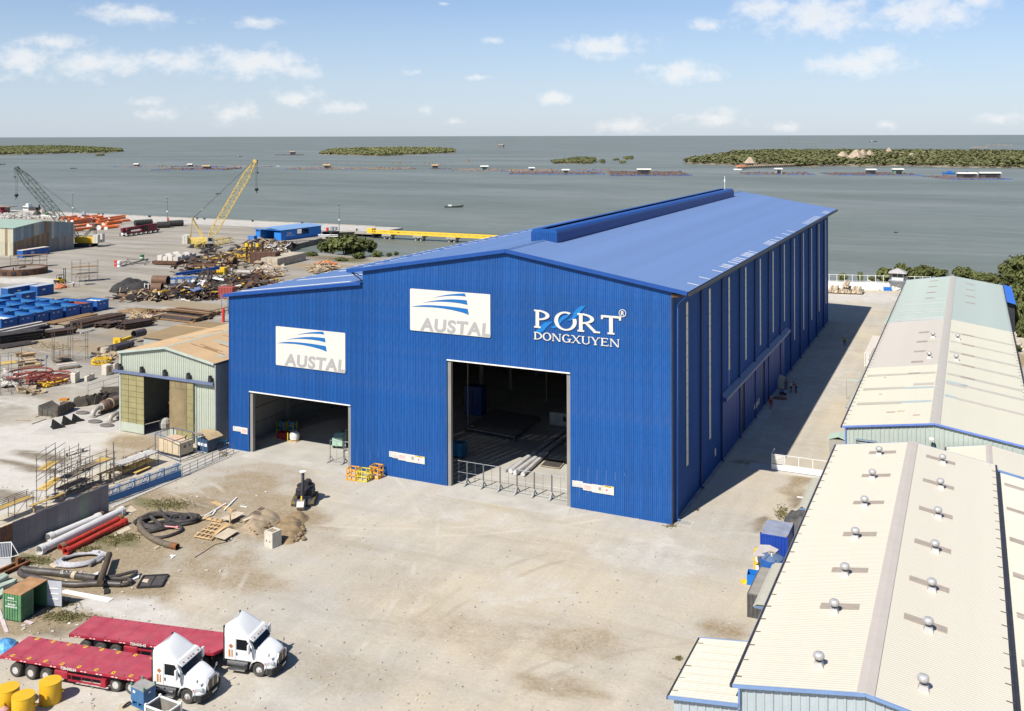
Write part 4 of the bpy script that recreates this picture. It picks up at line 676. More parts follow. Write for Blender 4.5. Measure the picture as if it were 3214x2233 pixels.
# ------------------------------------------------------------------ far grey green shed by the crane
fs = thing('far_shed', 'patched grey green sheet metal shed with pale green roof at the far left', 'shed', (0,0,0)); PATCHW = [M('grey_sheet',(.22,.27,.28),.7,streak=.3,rnd_=.3,var=.1), M('brown_sheet',(.24,.16,.095),.85,streak=.3,rnd_=.25), M('pale_sheet',(.40,.38,.28),.7,streak=.2,rnd_=.12), M('dirty_sheet',(.24,.22,.19),.8,streak=.3,rnd_=.2)]
fx, fy0, fy1, fm_ = -297.3, 229.2, 254.0, 241.0
for i in range(24):
    y = fy0+i*1.033; zt = 9.6+1.5*(1-abs(y-fm_)/12.5); sp_ = rnd.uniform(.42,.62) if i > 13 else .5+.01*i
    lo = PATCHW[1] if i < 13 else PATCHW[3]; hi = PATCHW[2] if i in (8,9,15) else PATCHW[0]
    if i in (12,13): lo = hi = PATCHW[1]
    B().bb(fx-.1,fx,y,y+1.0,0,zt*sp_).obj('wall_sheet', lo, fs); B().bb(fx-.1,fx+.01,y,y+1.0,zt*sp_,zt-.05).obj('wall_sheet', hi, fs)
for i in range(26):
    x = fx-1.3-i*1.33; B().bb(x,x+1.3,fy0-.1,fy0,0,4.7).obj('wall_sheet', PATCHW[2] if i != 2 else PATCHW[1], fs); B().bb(x,x+1.3,fy0-.1,fy0+.01,4.75,9.5).obj('wall_sheet', PATCHW[2] if i != 2 else PATCHW[1], fs)
for y0_, y1_, z0_, z1_ in ((fy0-.4,fm_,9.65,11.25),(fm_,fy1+.4,11.25,9.65)):
    for i in range(22): B().prism([(y0_,z0_),(y1_,z1_),(y1_,z1_-.1),(y0_,z0_-.1)], fx-34.8+i*1.6, fx-34.8+i*1.6+1.58, 'x').obj('roof_sheet', M('pale_mint_roof',(.27,.345,.28),.6,var=.06), fs)
B().bb(fx-.05,fx+.1,fy0-.1,fy0+.1,0,9.6).bb(fx-.05,fx+.1,fy1-.1,fy1+.1,0,9.6).obj('corner_trim', MT['pale_green_trim'], fs)
# blue quay store
bq = thing('quay_store', 'bright blue open fronted store with pale blue roof by the inlet', 'store', (0,0,0)); BQ = M('bright_blue_wall',(.02,.18,.56),.55,var=.08); p0, p1, p2, p3 = G('b',1410,1225), G('b',1690,1245), G('b',2025,1165), G('b',1340,1210)
ax = (p1-p0).normalized(); ay = Vector((-ax.y,ax.x,0)); Lx = (p1-p0).length
def lq(a, b, z): v = p0+ax*a+ay*b; return (v.x,v.y,z)
def wallq(a0,b0,a1,b1,z0,z1,nm='wall',m=None): B().beam(lq(a0,b0,(z0+z1)/2),lq(a1,b1,(z0+z1)/2),.15,z1-z0).obj(nm,m or BQ,bq)
wallq(-2.2,0,0,0,0,3.8); wallq(7.8,0,Lx,0,0,3.2); wallq(Lx,0,Lx,9,.1,4.2); wallq(Lx,16,Lx,23,.1,4.2); wallq(0,.3,0,8,0,3.8); wallq(-2,8,Lx,8,0,3.8); wallq(Lx,9,Lx,16,.1,1.4); wallq(Lx-.1,9,Lx-.1,16,3.7,4.2)
for i in range(12): 
    B().add([lq(-3+i*(Lx+4)/12,-.8,4.2+.6*min(i,12-i)/6),lq(-3+(i+.97)*(Lx+4)/12,-.8,4.2+.6*min(i+.97,11.03-i)/6),lq(-3+(i+.97)*(Lx+4)/12,24,4.2+.6*min(i+.97,11.03-i)/6),lq(-3+i*(Lx+4)/12,24,4.2+.6*min(i,12-i)/6)],[(0,1,2,3)]).obj('roof_sheet', M('pale_blue_roof',(.17,.29,.48),.45,var=.05), bq)
B().beam(lq(-3,-.85,4.15),lq(Lx+1,-.85,4.15),.1,.25).obj('fascia', BQ, bq); text('PORT', 1.1, WHITE, bq, Vector(lq(Lx+.12,3.2,2.1)), (R(90),0,math.atan2(ay.y,ay.x)), bold=.02); B().beam(lq(Lx+.1,2.6,1.7),lq(Lx+.1,7.5,1.7),.04,.18).obj('print', WHITE, bq)
kk = thing('quay_kiosk', 'small bright blue kiosk with tent roof behind the blue quay store', 'kiosk', G('b',2040,1160)); B().bb(-2,2,-1.5,1.5,0,2.5).obj('wall', BQ, kk); B().lathe((0,0,2.5),[(3,0),(.1,1.3)],4).obj('roof', M('kiosk_roof',(.08,.30,.65),.5), kk); B().bb(-1.6,1.6,-1.55,-1.5,1.4,2.2).obj('window', DARK, kk)
bx = thing('tool_locker', 'small blue steel locker on the ground left of the blue quay store', 'locker', G('b',1310,1245), .1); B().bb(-1.5,1.5,-1,1,0,2).obj('body', M('locker_blue',(.06,.17,.40),.5), bx); B().bb(-1.6,1.6,-1.1,1.1,2,2.1).obj('lid', M('locker_lid',(.16,.28,.48),.5), bx)
# watch tower at the far wall
wt = thing('watch_tower', 'white watch tower cabin with grey hipped roof on slanted legs by the far wall', 'watch tower', (-17.4,274.6,0)); 
for x, y in ((-1.6,-1.3),(1.6,-1.3),(-1.6,1.3),(1.6,1.3)): B().beam((x*1.25,y*1.2,0),(x,y,2.6),.18).obj('leg', STEEL, wt)
B().beam((-2,-1.5,0),(1.6,-1.3,2.6),.14).obj('brace', STEEL, wt); B().bb(-2.2,2.2,-1.9,1.9,2.6,2.75).obj('platform', STEEL, wt); B().bb(-1.4,1.4,-1.2,1.2,2.75,3.7).obj('cabin', WHITE, wt); gl = B().bb(-1.35,1.35,-1.15,1.15,3.7,4.7).obj('glazing', M('dark_glass',(.02,.025,.03),.1,spec=.6), wt)
for x in (-1.35,0,1.35): B().bb(x-.06,x+.06,-1.22,-1.14,3.7,4.75).obj('mullion', WHITE, gl)
B().lathe((0,0,4.72),[(3.2,0),(2.2,.45),(.1,1.15)],4).obj('roof', M('grey_tile',(.36,.34,.33),.7,var=.1), wt).rotation_euler = (0,0,R(45)); B().beam((-2.2,-1.9,3.6),(2.2,-1.9,3.6),.05).obj('railing', STEEL, wt)
# white far wall with railing, split at its posts
fw = thing('boundary_wall', 'low white boundary wall with white post railing along the far shore', 'wall', (-36,269.6,0), ang(Vector((-33.74,268.94,0)),Vector((-17.9,272.9,0)))); n = 14
for i in range(n):
    B().bb(i*1.95,i*1.95+1.93,0,.25,0,2.0).obj('wall_panel', WHITE, fw); B().bb(i*1.95-.06,i*1.95+.06,.05,.2,2.0,3.9).obj('post', WHITE, fw); B().bb(i*1.95+.06,i*1.95+1.89,.09,.15,3.75,3.85).bb(i*1.95+.06,i*1.95+1.89,.09,.15,2.2,2.26).obj('rail', WHITE, fw)
B().bb(n*1.95-.06,n*1.95+.06,.05,.2,0,3.9).obj('post', WHITE, fw)
# ================================================================== VEHICLES AND CRANES
CR['E'] = (2330,1580,4.2)
TW = M('truck_white', (.68,.68,.66), .3, var=.03, coat=.4); CRIM = M('crimson_paint', (.30,.012,.03), .55, var=.25, vs=1.5, dust=.1); DECK = M('faded_red_deck', (.35,.045,.07), .7, var=.16, vs=.9, dust=.14, streak=.12); TYRE = M('tyre', (.035,.033,.03), .85, var=.25, dust=.25); RIM = M('rim_silver', (.62,.61,.59), .35, .5, var=.15); GLASS = M('cab_glass', (.008,.010,.012), .2, spec=.3, var=.1); CHR = M('chrome', (.6,.6,.6), .18, .9); LAMP = M('lamp_glass', (.55,.55,.55), .1, .3); ORG = M('orange_paint', (.50,.19,.02), .5, var=.15); YEL = M('yellow_paint', (.62,.40,.02), .55, var=.12, rust=.05)
def wheel(par, x, y, r=.52, w_=.34, front=False, side=1, name='wheel'):
    t = B().lathe((0,0,0),[(r*.55,-w_/2),(r*.86,-w_/2),(r*.97,-w_*.38),(r,-w_*.2),(r,w_*.2),(r*.97,w_*.38),(r*.86,w_/2),(r*.55,w_/2),(r*.5,0),(r*.55,-w_/2)],24,'y',False).obj('wheel', TYRE, par, (x,y,r), smooth='auto')
    s = -side
    if front: B().lathe((0,0,0),[(r*.55,.04),(r*.5,.10),(r*.3,.14),(.1,.16),(.1,.24)] if s > 0 else [(.1,-.24),(.1,-.16),(r*.3,-.14),(r*.5,-.10),(r*.55,-.04)],16,'y').obj('rim', RIM, t, smooth='auto')
    else: B().lathe((0,0,0),[(r*.57,w_*.46),(r*.5,w_*.46),(r*.42,-.02),(r*.2,-.04),(.1,-.03),(.1,.1)] if s > 0 else [(.1,-.1),(.1,.03),(r*.2,.04),(r*.42,.02),(r*.5,-w_*.46),(r*.57,-w_*.46)],16,'y').obj('rim', RIM, t, smooth='auto')
    return t
def loft(secs):
    """skin between equal-length point rings"""
    b = B(); n = len(secs[0])
    for s in secs: b.v += [tuple(p) for p in s]
    for i in range(len(secs)-1):
        for j in range(n-1): b.f.append((i*n+j,i*n+j+1,(i+1)*n+j+1,(i+1)*n+j))
    b.f.append(tuple(range(n))); b.f.append(tuple((len(secs)-1)*n+j for j in range(n-1,-1,-1))); return b
def sect(x, w_, z0, z1, e=.5, n=14):
    """arch section across the vehicle, half width w_, from z0 up to z1"""
    return [(x, w_*(1 if c > 0 else -1)*abs(c)**e, z0+(z1-z0)*abs(s)**e) for a in [math.pi*k/n for k in range(n+1)] for c, s in [(math.cos(a),math.sin(a))]]
def tractor(name, label, loc, rz, plate):
    t = thing(name, label, 'truck', loc, rz, 'white tractor units with red flatbeds')
    B().beam((-4.6,.45,.85),(4.0,.45,.85),.1,.28).beam((-4.6,-.45,.85),(4.0,-.45,.85),.1,.28).bb(.2,3.6,-.45,.45,.55,1.2).bb(-.2,2.2,-1.0,1.0,.75,1.15).obj('chassis', DARK, t)
    cab = B().prism([(0,1.05),(0,2.75),(.1,2.85),(1.75,2.85),(2.02,2.76),(2.5,2.0),(2.58,1.05)],-1.28,1.28).obj('cab', TW, t, bevel=.09)
    B().bb(-.1,.0,-1.26,-1.16,.9,3.6).bb(-.1,.0,1.16,1.26,.9,3.6).bb(-.1,0,-1.16,1.16,.9,2.8).obj('back_edge', BLACK, t)
    sec = []
    for k in range(9):
        x = .02+k*.245; u = k/8; w0 = 1.28-.05*u; sec.append([(px_+.5*(1-u)**2*max(0,1-(py_/w0)**2), py_, pz_) for px_, py_, pz_ in sect(x, w0, 2.78, 3.78-.92*u**1.7, .34+.1*u)])
    f = loft(sec).obj('roof_fairing', TW, t, smooth='auto')
    B().prism([(1.75,2.93),(2.1,2.9),(2.42,2.64),(2.44,2.58),(2.06,2.8)],-1.24,1.24).obj('sun_visor', TW, t, bevel=.03)
    for y in (-.9,-.3,0,.3,.9): B().box((2.3,y,2.78),(.05,.14,.05),ry=.7).obj('marker_lamp', ORG, t)
    d = Vector((.6,0,-1.07)).normalized(); p = Vector((2.06,0,2.72)); q = Vector((2.5,0,2.02)); nn = Vector((.85,0,.53))*.05
    B().add([p+nn+Vector((0,-1.1,0)),p+nn+Vector((0,1.1,0)),q+nn+Vector((.05,1.16,0)),q+nn+Vector((.05,-1.16,0)),p+Vector((0,-1.1,0)),p+Vector((0,1.1,0)),q+Vector((0,1.16,0)),q+Vector((0,-1.16,0))],[(0,1,2,3),(0,4,5,1),(1,5,6,2),(2,6,7,3),(3,7,4,0)]).obj('windscreen', GLASS, t)
    for s in (-1,1):
        y = s*1.285; B().prism([(1.0,1.9),(1.0,2.68),(1.85,2.68),(2.3,2.02),(2.3,1.9)],y-.006,y+.006).obj('side_window', GLASS, t)
        dr = B().prism([(.9,1.12),(.9,2.78),(.92,2.78),(.92,1.14),(2.42,1.14),(2.42,1.9),(2.44,1.9),(2.44,1.12)],y-.008,y+.008).obj('door_seam', STEEL, t); B().bb(1.0,1.1,y-.02,y+.02,1.45,1.68).obj('door_handle', BLACK, dr)
        mr = B().tube([(2.3,s*1.25,1.9),(2.2,s*1.6,1.85),(2.2,s*1.6,2.6),(2.1,s*1.25,2.65)],.025,6).obj('mirror_arm', STEEL, t); B().bb(2.16,2.32,s*1.52 if s > 0 else s*1.80,s*1.80 if s > 0 else s*1.52,1.85,2.6).obj('mirror', TW, mr, bevel=.05)
        for z, x0 in ((.78,.3),(.38,.45)): B().bb(x0,1.75,s*1.0 if s > 0 else s*1.38,s*1.38 if s > 0 else s*1.0,z-.04,z+.04).obj('step', CHR, t)
        B().tube([(.2,s*.95,.7),(1.9,s*.95,.7)],.33,14).obj('fuel_tank', DARK, t)
        if s < 0:
            B().prism([(.36,2.12),(.56,2.3),(.76,2.12),(.56,1.94)],y-.012,y-.004).obj('badge', M('badge_brown',(.35,.14,.05)), t); B().bb(.36,.5,y-.012,y-.004,1.3,1.85).bb(.6,.7,y-.012,y-.004,1.3,1.85).obj('decal', ORG, t)
    hs = []
    for x, w_, z0, z1, e in ((2.5,1.22,1.2,2.06,.42),(2.9,1.16,1.2,2.02,.45),(3.3,1.02,1.15,1.93,.5),(3.75,.86,1.1,1.76,.52),(4.0,.72,1.0,1.62,.55),(4.08,.62,.95,1.52,.55)): hs.append(sect(x,w_,z0,z1,e))
    B.obj(loft(hs),'bonnet', TW, t, smooth='auto')
    for s in (-1,1):
        fs_ = []
        for k in range(11):
            a = math.pi*(1.02-k/10*1.12); r = .68; fs_.append([(2.85+r*math.cos(a)*1.05, s*y_, .55+r*math.sin(a)+dz) for y_, dz in ((1.32,0),(1.33,.06),(1.2,.16),(.8,.26),(.7,.1))])
        B.obj(loft(fs_),'fender', TW, t, smooth='auto')
        fl = [[(3.35,s*1.3,.62),(3.35,s*1.3,1.05),(3.35,s*1.1,1.45),(3.35,s*.8,1.6)],[(3.8,s*1.18,.62),(3.8,s*1.18,1.0),(3.8,s*.98,1.3),(3.8,s*.7,1.5)],[(4.12,s*.82,.65),(4.12,s*.82,.95),(4.1,s*.75,1.15),(4.06,s*.6,1.3)]]
        B.obj(loft(fl),'front_wing', TW, t, smooth='auto'); hl = B().box((3.72,s*1.13,1.08),(.62,.16,.24),rz=-s*.42).obj('headlight', LAMP, t, bevel=.05); B().box((3.42,s*1.27,1.06),(.14,.06,.12),rz=-s*.42).obj('indicator', M('red_lens',(.5,.03,.02),.3), hl)
        B().tube([(3.62,s*1.0,1.4),(3.68,s*1.2,1.7)],.015,5).box((3.7,s*1.24,1.75),(.06,.16,.2)).obj('bonnet_mirror', STEEL, t)
    pts = [(4.0,-1.3),(4.2,-.8),(4.32,-.3),(4.32,.3),(4.2,.8),(4.0,1.3),(3.4,1.32),(3.4,1.2),(3.9,1.15),(4.1,.3),(4.1,-.3),(3.9,-1.15),(3.4,-1.2),(3.4,-1.32)]
    B().prism(pts,.3,.72,'z').obj('bumper', BLACK, t); B().bb(4.31,4.35,-.28,.28,.5,.63).obj('number_plate', BOARD, t)
    B().prism([(-.62,.72),(.62,.72),(.7,1.3),(.5,1.58),(-.5,1.58),(-.7,1.3)],4.08,4.17,'x').obj('grille_frame', CHR, t); gr = B().prism([(-.52,.79),(.52,.79),(.6,1.28),(.44,1.51),(-.44,1.51),(-.6,1.28)],4.165,4.18,'x').obj('grille', M('grille_mesh',(.12,.10,.08),.5,.5), t); B().bb(4.18,4.19,-.03,.03,.79,1.51).obj('grille_bar', CHR, gr)
    wheel(t,2.85,-1.1,front=True,side=1); wheel(t,2.85,1.1,front=True,side=-1)
    for x in (-3.15,-1.8):
        for s in (-1,1): wheel(t,x,s*1.05,w_=.62,side=-s)
    B().lathe((-2.5,0,1.15),[(.55,0),(.55,.12)],16).obj('fifth_wheel', DARK, t); B().prism([(-1.1,.5),(-1.0,1.1),(-1.05,1.1),(-1.15,.5)],-1.35,-.75).prism([(-1.1,.5),(-1.0,1.1),(-1.05,1.1),(-1.15,.5)],.75,1.35).obj('mud_flap', BLACK, t); return t
def trailer(name, label, loc, rz, txt, lash):
    """origin under the rear right deck corner; x forward, y left"""
    t = thing(name, label, 'trailer', loc, rz, 'red flatbed trailers'); L_, W_ = 12.75, 2.95
    dk = B().prism([(0,0),(L_-.05,0),(L_+.45,.9),(L_+.45,W_-.9),(L_-.05,W_),(0,W_)],1.44,1.5,'z').obj('deck', DECK, t)
    for i in range(1,8): B().bb(i*1.6-.008,i*1.6+.008,.05,W_-.05,1.498,1.503).obj('deck_joint', CRIM, dk)
    B().bb(-.02,L_-.05,-.02,.06,1.26,1.43).bb(-.02,L_-.05,W_-.06,W_+.02,1.26,1.43).bb(-.04,.06,0,W_,1.2,1.43).obj('side_rail', CRIM, t); B().bb(.1,L_-.2,.9,1.1,.95,1.43).bb(.1,L_-.2,1.85,2.05,.95,1.43).obj('main_beam', CRIM, t)
    B().beam((L_-.05,0,1.35),(L_+.45,.9,1.35),.08,.16).beam((L_+.45,.9,1.35),(L_+.45,W_-.9,1.35),.08,.16).obj('nose_rail', CRIM, t)
    for i in range(9):
        for d in (0,.32): B().bb(.5+i*1.35+d,.7+i*1.35+d,-.032,-.018,1.31,1.37).obj('reflector', M('pale_reflector',(.75,.55,.52),.4), t)
    for i in range(10): B().bb(.5+i*1.3,.58+i*1.3,.05,.2,1.499,1.512).bb(.5+i*1.3,.58+i*1.3,W_-.2,W_-.05,1.499,1.512).obj('lashing_slot', DARK, dk)
    if lash:
        for i in range(8):
            for y in (.22,W_-.22): lp = B().box((.95+i*1.5,y,1.508),(.26,.3,.014)).obj('lashing_plate', YEL, dk); B().box((.95+i*1.5,y,1.518),(.1,.1,.01)).obj('ring', DARK, lp)
    text(txt, .30, BOARD, t, (5.5,-.03,1.25), FRONT, bold=.012, ext=.008)
    for x in (1.35,2.75,4.1):
        for s, y in ((1,.28),(-1,W_-.28)): wheel(t,x,y,w_=.58,side=s)
        B().tube([(x,.4,.52),(x,W_-.4,.52)],.08,8).obj('axle', DARK, t)
    B().bb(4.9,6.1,-.02,.5,.55,1.1).obj('tool_box', CRIM, t, bevel=.05)
    sg = B().beam((6.1,.05,.95),(9.3,.05,.95),.06,.12).beam((6.1,.05,.5),(9.3,.05,.5),.06,.12).obj('side_guard', CRIM, t); B().bb(9.0,9.4,.0,.5,.4,1.0).obj('guard_end', CRIM, sg)
    for x in (6.4,7.3,8.2): B().beam((x,.06,.5),(x,.06,.97),.05).obj('guard_post', CRIM, sg)
    for y in (.5,W_-.5): lg = B().bb(9.6,9.75,y-.08,y+.08,.1,1.3).obj('landing_leg', DARK, t); B().bb(9.5,9.85,y-.15,y+.15,0,.1).obj('foot', DARK, lg)
    B().bb(7.0,8.4,1.0,2.2,.6,.95).obj('spare_carrier', TYRE, t); return t
tr_a = R(9.6); trailer('flatbed_trailer', 'red flatbed trailer with yellow lashing plates, nearer the yellow drums', (-66.98,50.45,0), tr_a, '72R 010.04', True)
tractor('tractor_unit', 'white tractor unit coupled to the nearer red flatbed, beside the blue lidded bin', (-54.3,54.05+.25,0), tr_a, '')
tr_b = R(11.8); trailer('flatbed_trailer', 'red flatbed trailer behind, without yellow lashing plates', (-64.92,54.98,0), tr_b, '72R 010-43', False)
tractor('tractor_unit', 'white tractor unit of the rear red flatbed, farther from the camera', (-51.95,59.15,0), tr_b, '')
# ---- lattice cranes
def lattice(b, c, p, q, w0, w1, n, side):
    """four-chord boom between p and q tapering at both ends; chords into b, lacing into c"""
    p, q = Vector(p), Vector(q); d = (q-p).normalized(); s = Vector(side).normalized(); u = d.cross(s).normalized(); rings = []
    for i in range(n+1):
        f = i/n; k = min(1, f/.14+.28, (1-f)/.2+.25); o = p+(q-p)*f; rings.append([o+s*(a*w0*k/2)+u*(b_*w1*k/2) for a, b_ in ((-1,-1),(1,-1),(1,1),(-1,1))])
    for i in range(n):
        for j in range(4):
            b.beam(rings[i][j],rings[i+1][j],.2); c.beam(rings[i][j],rings[i][(j+1)%4],.1)
            c.beam(rings[i][j],rings[i+1][(j+1)%4],.09) if (i+j)%2 else c.beam(rings[i][(j+1)%4],rings[i+1][j],.09)
    return rings
CY = M('crane_yellow', (.60,.44,.12), .55, var=.15, rust=.05); ROPE = M('rope', (.05,.05,.055), .7); CW = M('counterweight_grey', (.52,.49,.42), .7, var=.12)
def tracks(t, l, wd, h, gap, mat=BLACK):
    for s in (-1,1):
        o = B().prism([(-l/2,h*.5),(-l/2+h*.35,0),(l/2-h*.35,0),(l/2,h*.5),(l/2-h*.35,h),(-l/2+h*.35,h)], s*gap-wd/2, s*gap+wd/2).obj('crawler_track', mat, t)
        for x in np.linspace(-l/2+h*.5,l/2-h*.5,5): B().lathe((float(x),s*gap,h*.45),[(h*.28,-wd/2-.03),(h*.28,wd/2+.03)],10,'y').obj('roller', DARK, o)
def crane(name, label, loc, rz, boom_to, boom_mat, body_mat, w_, hooks, gan, n=18):
    """crawler crane; x forward. boom_to = tip in local x,z"""
    t = thing(name, label, 'crane', loc, rz); tracks(t,7.6,1.1,1.3,2.3)
    B().bb(-4.6,3.2,-1.6,1.6,1.35,3.6).obj('machine_house', body_mat, t, bevel=.1); B().lathe((0,0,1.0),[(1.3,0),(1.3,.4)],16).obj('slew_ring', DARK, t)
    cb = B().prism([(2.6,1.6),(2.6,3.9),(4.2,3.9),(4.6,2.8),(4.6,1.6)],-2.9,-1.65).obj('operator_cab', M('cab_grey',(.30,.30,.29),.5), t); B().prism([(3.0,2.5),(3.0,3.7),(4.1,3.7),(4.5,2.8),(4.5,2.5)],-2.93,-2.9).bb(4.3,4.45,-2.8,-1.75,2.4,3.4).obj('cab_window', GLASS, cb)
    for s in (-1,1):
        for k in range(2): B().bb(-6.3+k*.95,-5.4+k*.95,s*1.75-1.0,s*1.75+1.0,1.5,4.6).obj('counterweight', CW, t, bevel=.06)
    ft = Vector((2.6,0,2.6)); tip = Vector((boom_to[0],0,boom_to[1])); ch, lc = B(), B(); lattice(ch, lc, ft, tip, w_, w_*.9, n, (0,1,0)); bo = ch.obj('boom', boom_mat, t); lc.obj('lacing', boom_mat, bo)
    hd = B().box(tuple(tip),(1.0,.9,1.4),ry=-.9).obj('boom_head', boom_mat, bo); B().lathe(tuple(tip+Vector((.5,0,-.1))),[(.55,-.35),(.55,.35)],14,'y').obj('sheave', DARK, bo)
    g = Vector((gan[0],0,gan[1])); gb = B()
    for s in (-.9,.9): gb.beam((.5,s,3.4),g+Vector((0,s,0)),.28).beam((-3.8,s,3.4),g+Vector((0,s,0)),.1)
    gb.beam((.9,-.9,4.5),(g.x*.6,.9,g.z*.75),.12).beam(g+Vector((0,-1.2,0)),g+Vector((0,1.2,0)),.5,.5).obj('gantry', boom_mat, t)
    r = B(); sp_ = g+(tip-g)*.16
    for s in (-.8,.8): r.beam(sp_+Vector((0,s,0)),tip+Vector((-.3,s*.4,.2)),.07)
    for s in (-.9,-.5,0,.5,.9): r.beam(g+Vector((0,s,0)),sp_+Vector((0,s,0)),.05); r.beam((-3.9,s,3.4),g+Vector((0,s,0)),.05)
    r.obj('pendant_rope', ROPE, t); B().beam(sp_+Vector((0,-1,0)),sp_+Vector((0,1,0)),.35).obj('spreader', boom_mat, t)
    for dx, ln, sz in hooks:
        h0 = tip+Vector((dx,0,-.4)); hr = B(); [hr.beam(h0+Vector((o,oy,0)),h0+Vector((o,oy,-ln)),.06) for o, oy in (((-.3,-.2),(.3,-.2),(0,.2)) if sz > .4 else ((0,0),))]
        hk = hr.obj('hoist_rope', ROPE, t); B().lathe(tuple(h0+Vector((0,0,-ln-sz*1.6))),[(sz*.3,0),(sz*.9,sz*.5),(sz,sz*1.2),(sz*.5,sz*1.7)],10).tube([h0+Vector((0,0,-ln-sz*1.5)),h0+Vector((0,0,-ln-sz*2.2)),h0+Vector((sz*.4,0,-ln-sz*2.6)),h0+Vector((sz*.6,0,-ln-sz*2.2))],sz*.14,6).obj('hook_block', BLACK, hk)
    return t
ycp = G('b',640,1330); fwd = math.atan2(math.sin(YAW), math.cos(YAW))
def crane_tip(k, bx, by, tx, ty, rz, base):
    """local x, z of the boom tip in the vertical plane through the base along rz"""
    d = ray(k,tx,ty); n = Vector((-math.sin(rz),math.cos(rz),0)); s = (base-Vector((0,0,HC))).dot(n)/d.dot(n); p = Vector((0,0,HC))+d*s; return (p-base).dot(Vector((math.cos(rz),math.sin(rz),0))), p.z
RZY = YAW+R(6)
yt = crane_tip('b',0,0,1345,195,RZY,ycp)
crane('crawler_crane', 'yellow lattice boom crawler crane with pale block counterweights on the quay', ycp, RZY, yt, CY, CY, 2.7, ((.55,9.6,.75),(1.0,3.6,.35)), (-3.2,10.6))
bcp = G('a',1120,1320); RZB = YAW+R(180-4); bt = crane_tip('a',0,0,225,290,RZB,bcp); BG = M('boom_green_grey', (.07,.09,.075), .6, var=.2)
crane('crawler_crane', 'yellow bodied crawler crane with dark green lattice boom behind the far shed', bcp, RZB, bt, BG, M('cat_yellow',(.58,.36,.02),.55,var=.15,rust=.06), 3.0, ((.3,9.2,.75),(.9,2.6,.3)), (-4.2,8.2), 16)
# spare boom section lying in front of the yellow crane
sbp, sbq = G('b',560,1360), G('b',1040,1260); t = thing('boom_section', 'spare yellow lattice boom section lying on the ground before the crane', 'boom section', sbp, ang(sbp,sbq)); ch, lc = B(), B(); lattice(ch, lc, (0,0,1.2),((sbq-sbp).length,0,1.2),2.2,2.0,12,(0,1,0)); o = ch.obj('chord', CY, t); lc.obj('lacing', CY, o)
# ---- telescopic crane truck, dark red
p, q = G('a',1640,1190), G('b',60,1130); t = thing('crane_truck', 'dark red telescopic crane truck parked by the orange pipes', 'crane truck', p, ang(p,q)); L_ = (q-p).length; DR = M('dark_red_paint', (.16,.012,.02), .5, var=.2)
B().bb(0,L_,-1.3,1.3,1.0,1.5).obj('chassis', DR, t); cb = B().prism([(-.3,1.0),(-.3,2.6),(.2,3.3),(2.4,3.3),(2.4,1.0)],-1.3,1.3).obj('cab', DR, t); B().bb(-.34,.0,-1.2,1.2,1.7,2.7).bb(.4,1.9,-1.33,1.33,2.2,3.0).obj('windscreen', GLASS, cb); B().bb(-.4,-.3,-1.3,1.3,.8,1.5).obj('bumper', WHITE, cb)
B().beam((L_*.95,0,3.2),(-1.6,0,2.9),1.1,1.3).obj('telescopic_boom', DR, t); B().bb(L_*.55,L_*.9,-1.4,1.4,1.5,3.2).obj('upper_works', DR, t); B().bb(L_*.5,L_*.62,-1.5,-.5,1.5,3.4).obj('operator_cab', GLASS, t)
for i in range(7):
    for s in (-1,1): wheel(t,1.2+i*(L_-2.4)/6,s*1.15,.62,.5,side=-s)
# ---- forklift
t = thing('forklift', 'yellow forklift with black mast beside the scaffold frame', 'forklift', G('d',1010,485), ang(G('d',940,500),G('d',1095,478))); B().prism([(-1.4,.4),(-1.5,1.1),(-.9,1.35),(.9,1.3),(1.1,.7),(1.1,.4)],-.75,.75).obj('body', YEL, t, bevel=.06); B().bb(-1.6,-.9,-.75,.75,.45,1.2).obj('counterweight', DARK, t)
cg = B()
for x, y in ((-.8,-.6),(-.8,.6),(.75,-.6),(.75,.6)): cg.beam((x,y,1.2),(x*.85,y,2.5),.08)
cg.bb(-.75,.7,-.65,.65,2.45,2.52).obj('overhead_guard', BLACK, t); B().beam((1.25,-.4,.2),(1.25,-.4,4.2),.14).beam((1.25,.4,.2),(1.25,.4,4.2),.14).beam((1.25,-.4,4.1),(1.25,.4,4.1),.12).beam((1.25,-.4,2.2),(1.25,.4,2.2),.12).obj('mast', BLACK, t); B().bb(1.35,2.5,-.5,-.35,.3,.36).bb(1.35,2.5,.35,.5,.3,.36).bb(1.3,1.4,-.6,.6,.3,1.0).obj('fork', DARK, t); B().bb(-.5,.1,-.3,.3,1.2,1.8).obj('seat', BLACK, t)
for x, r in ((-.9,.33),(.75,.42)):
    for s in (-1,1): wheel(t,x,s*.62,r,.3,side=-s)
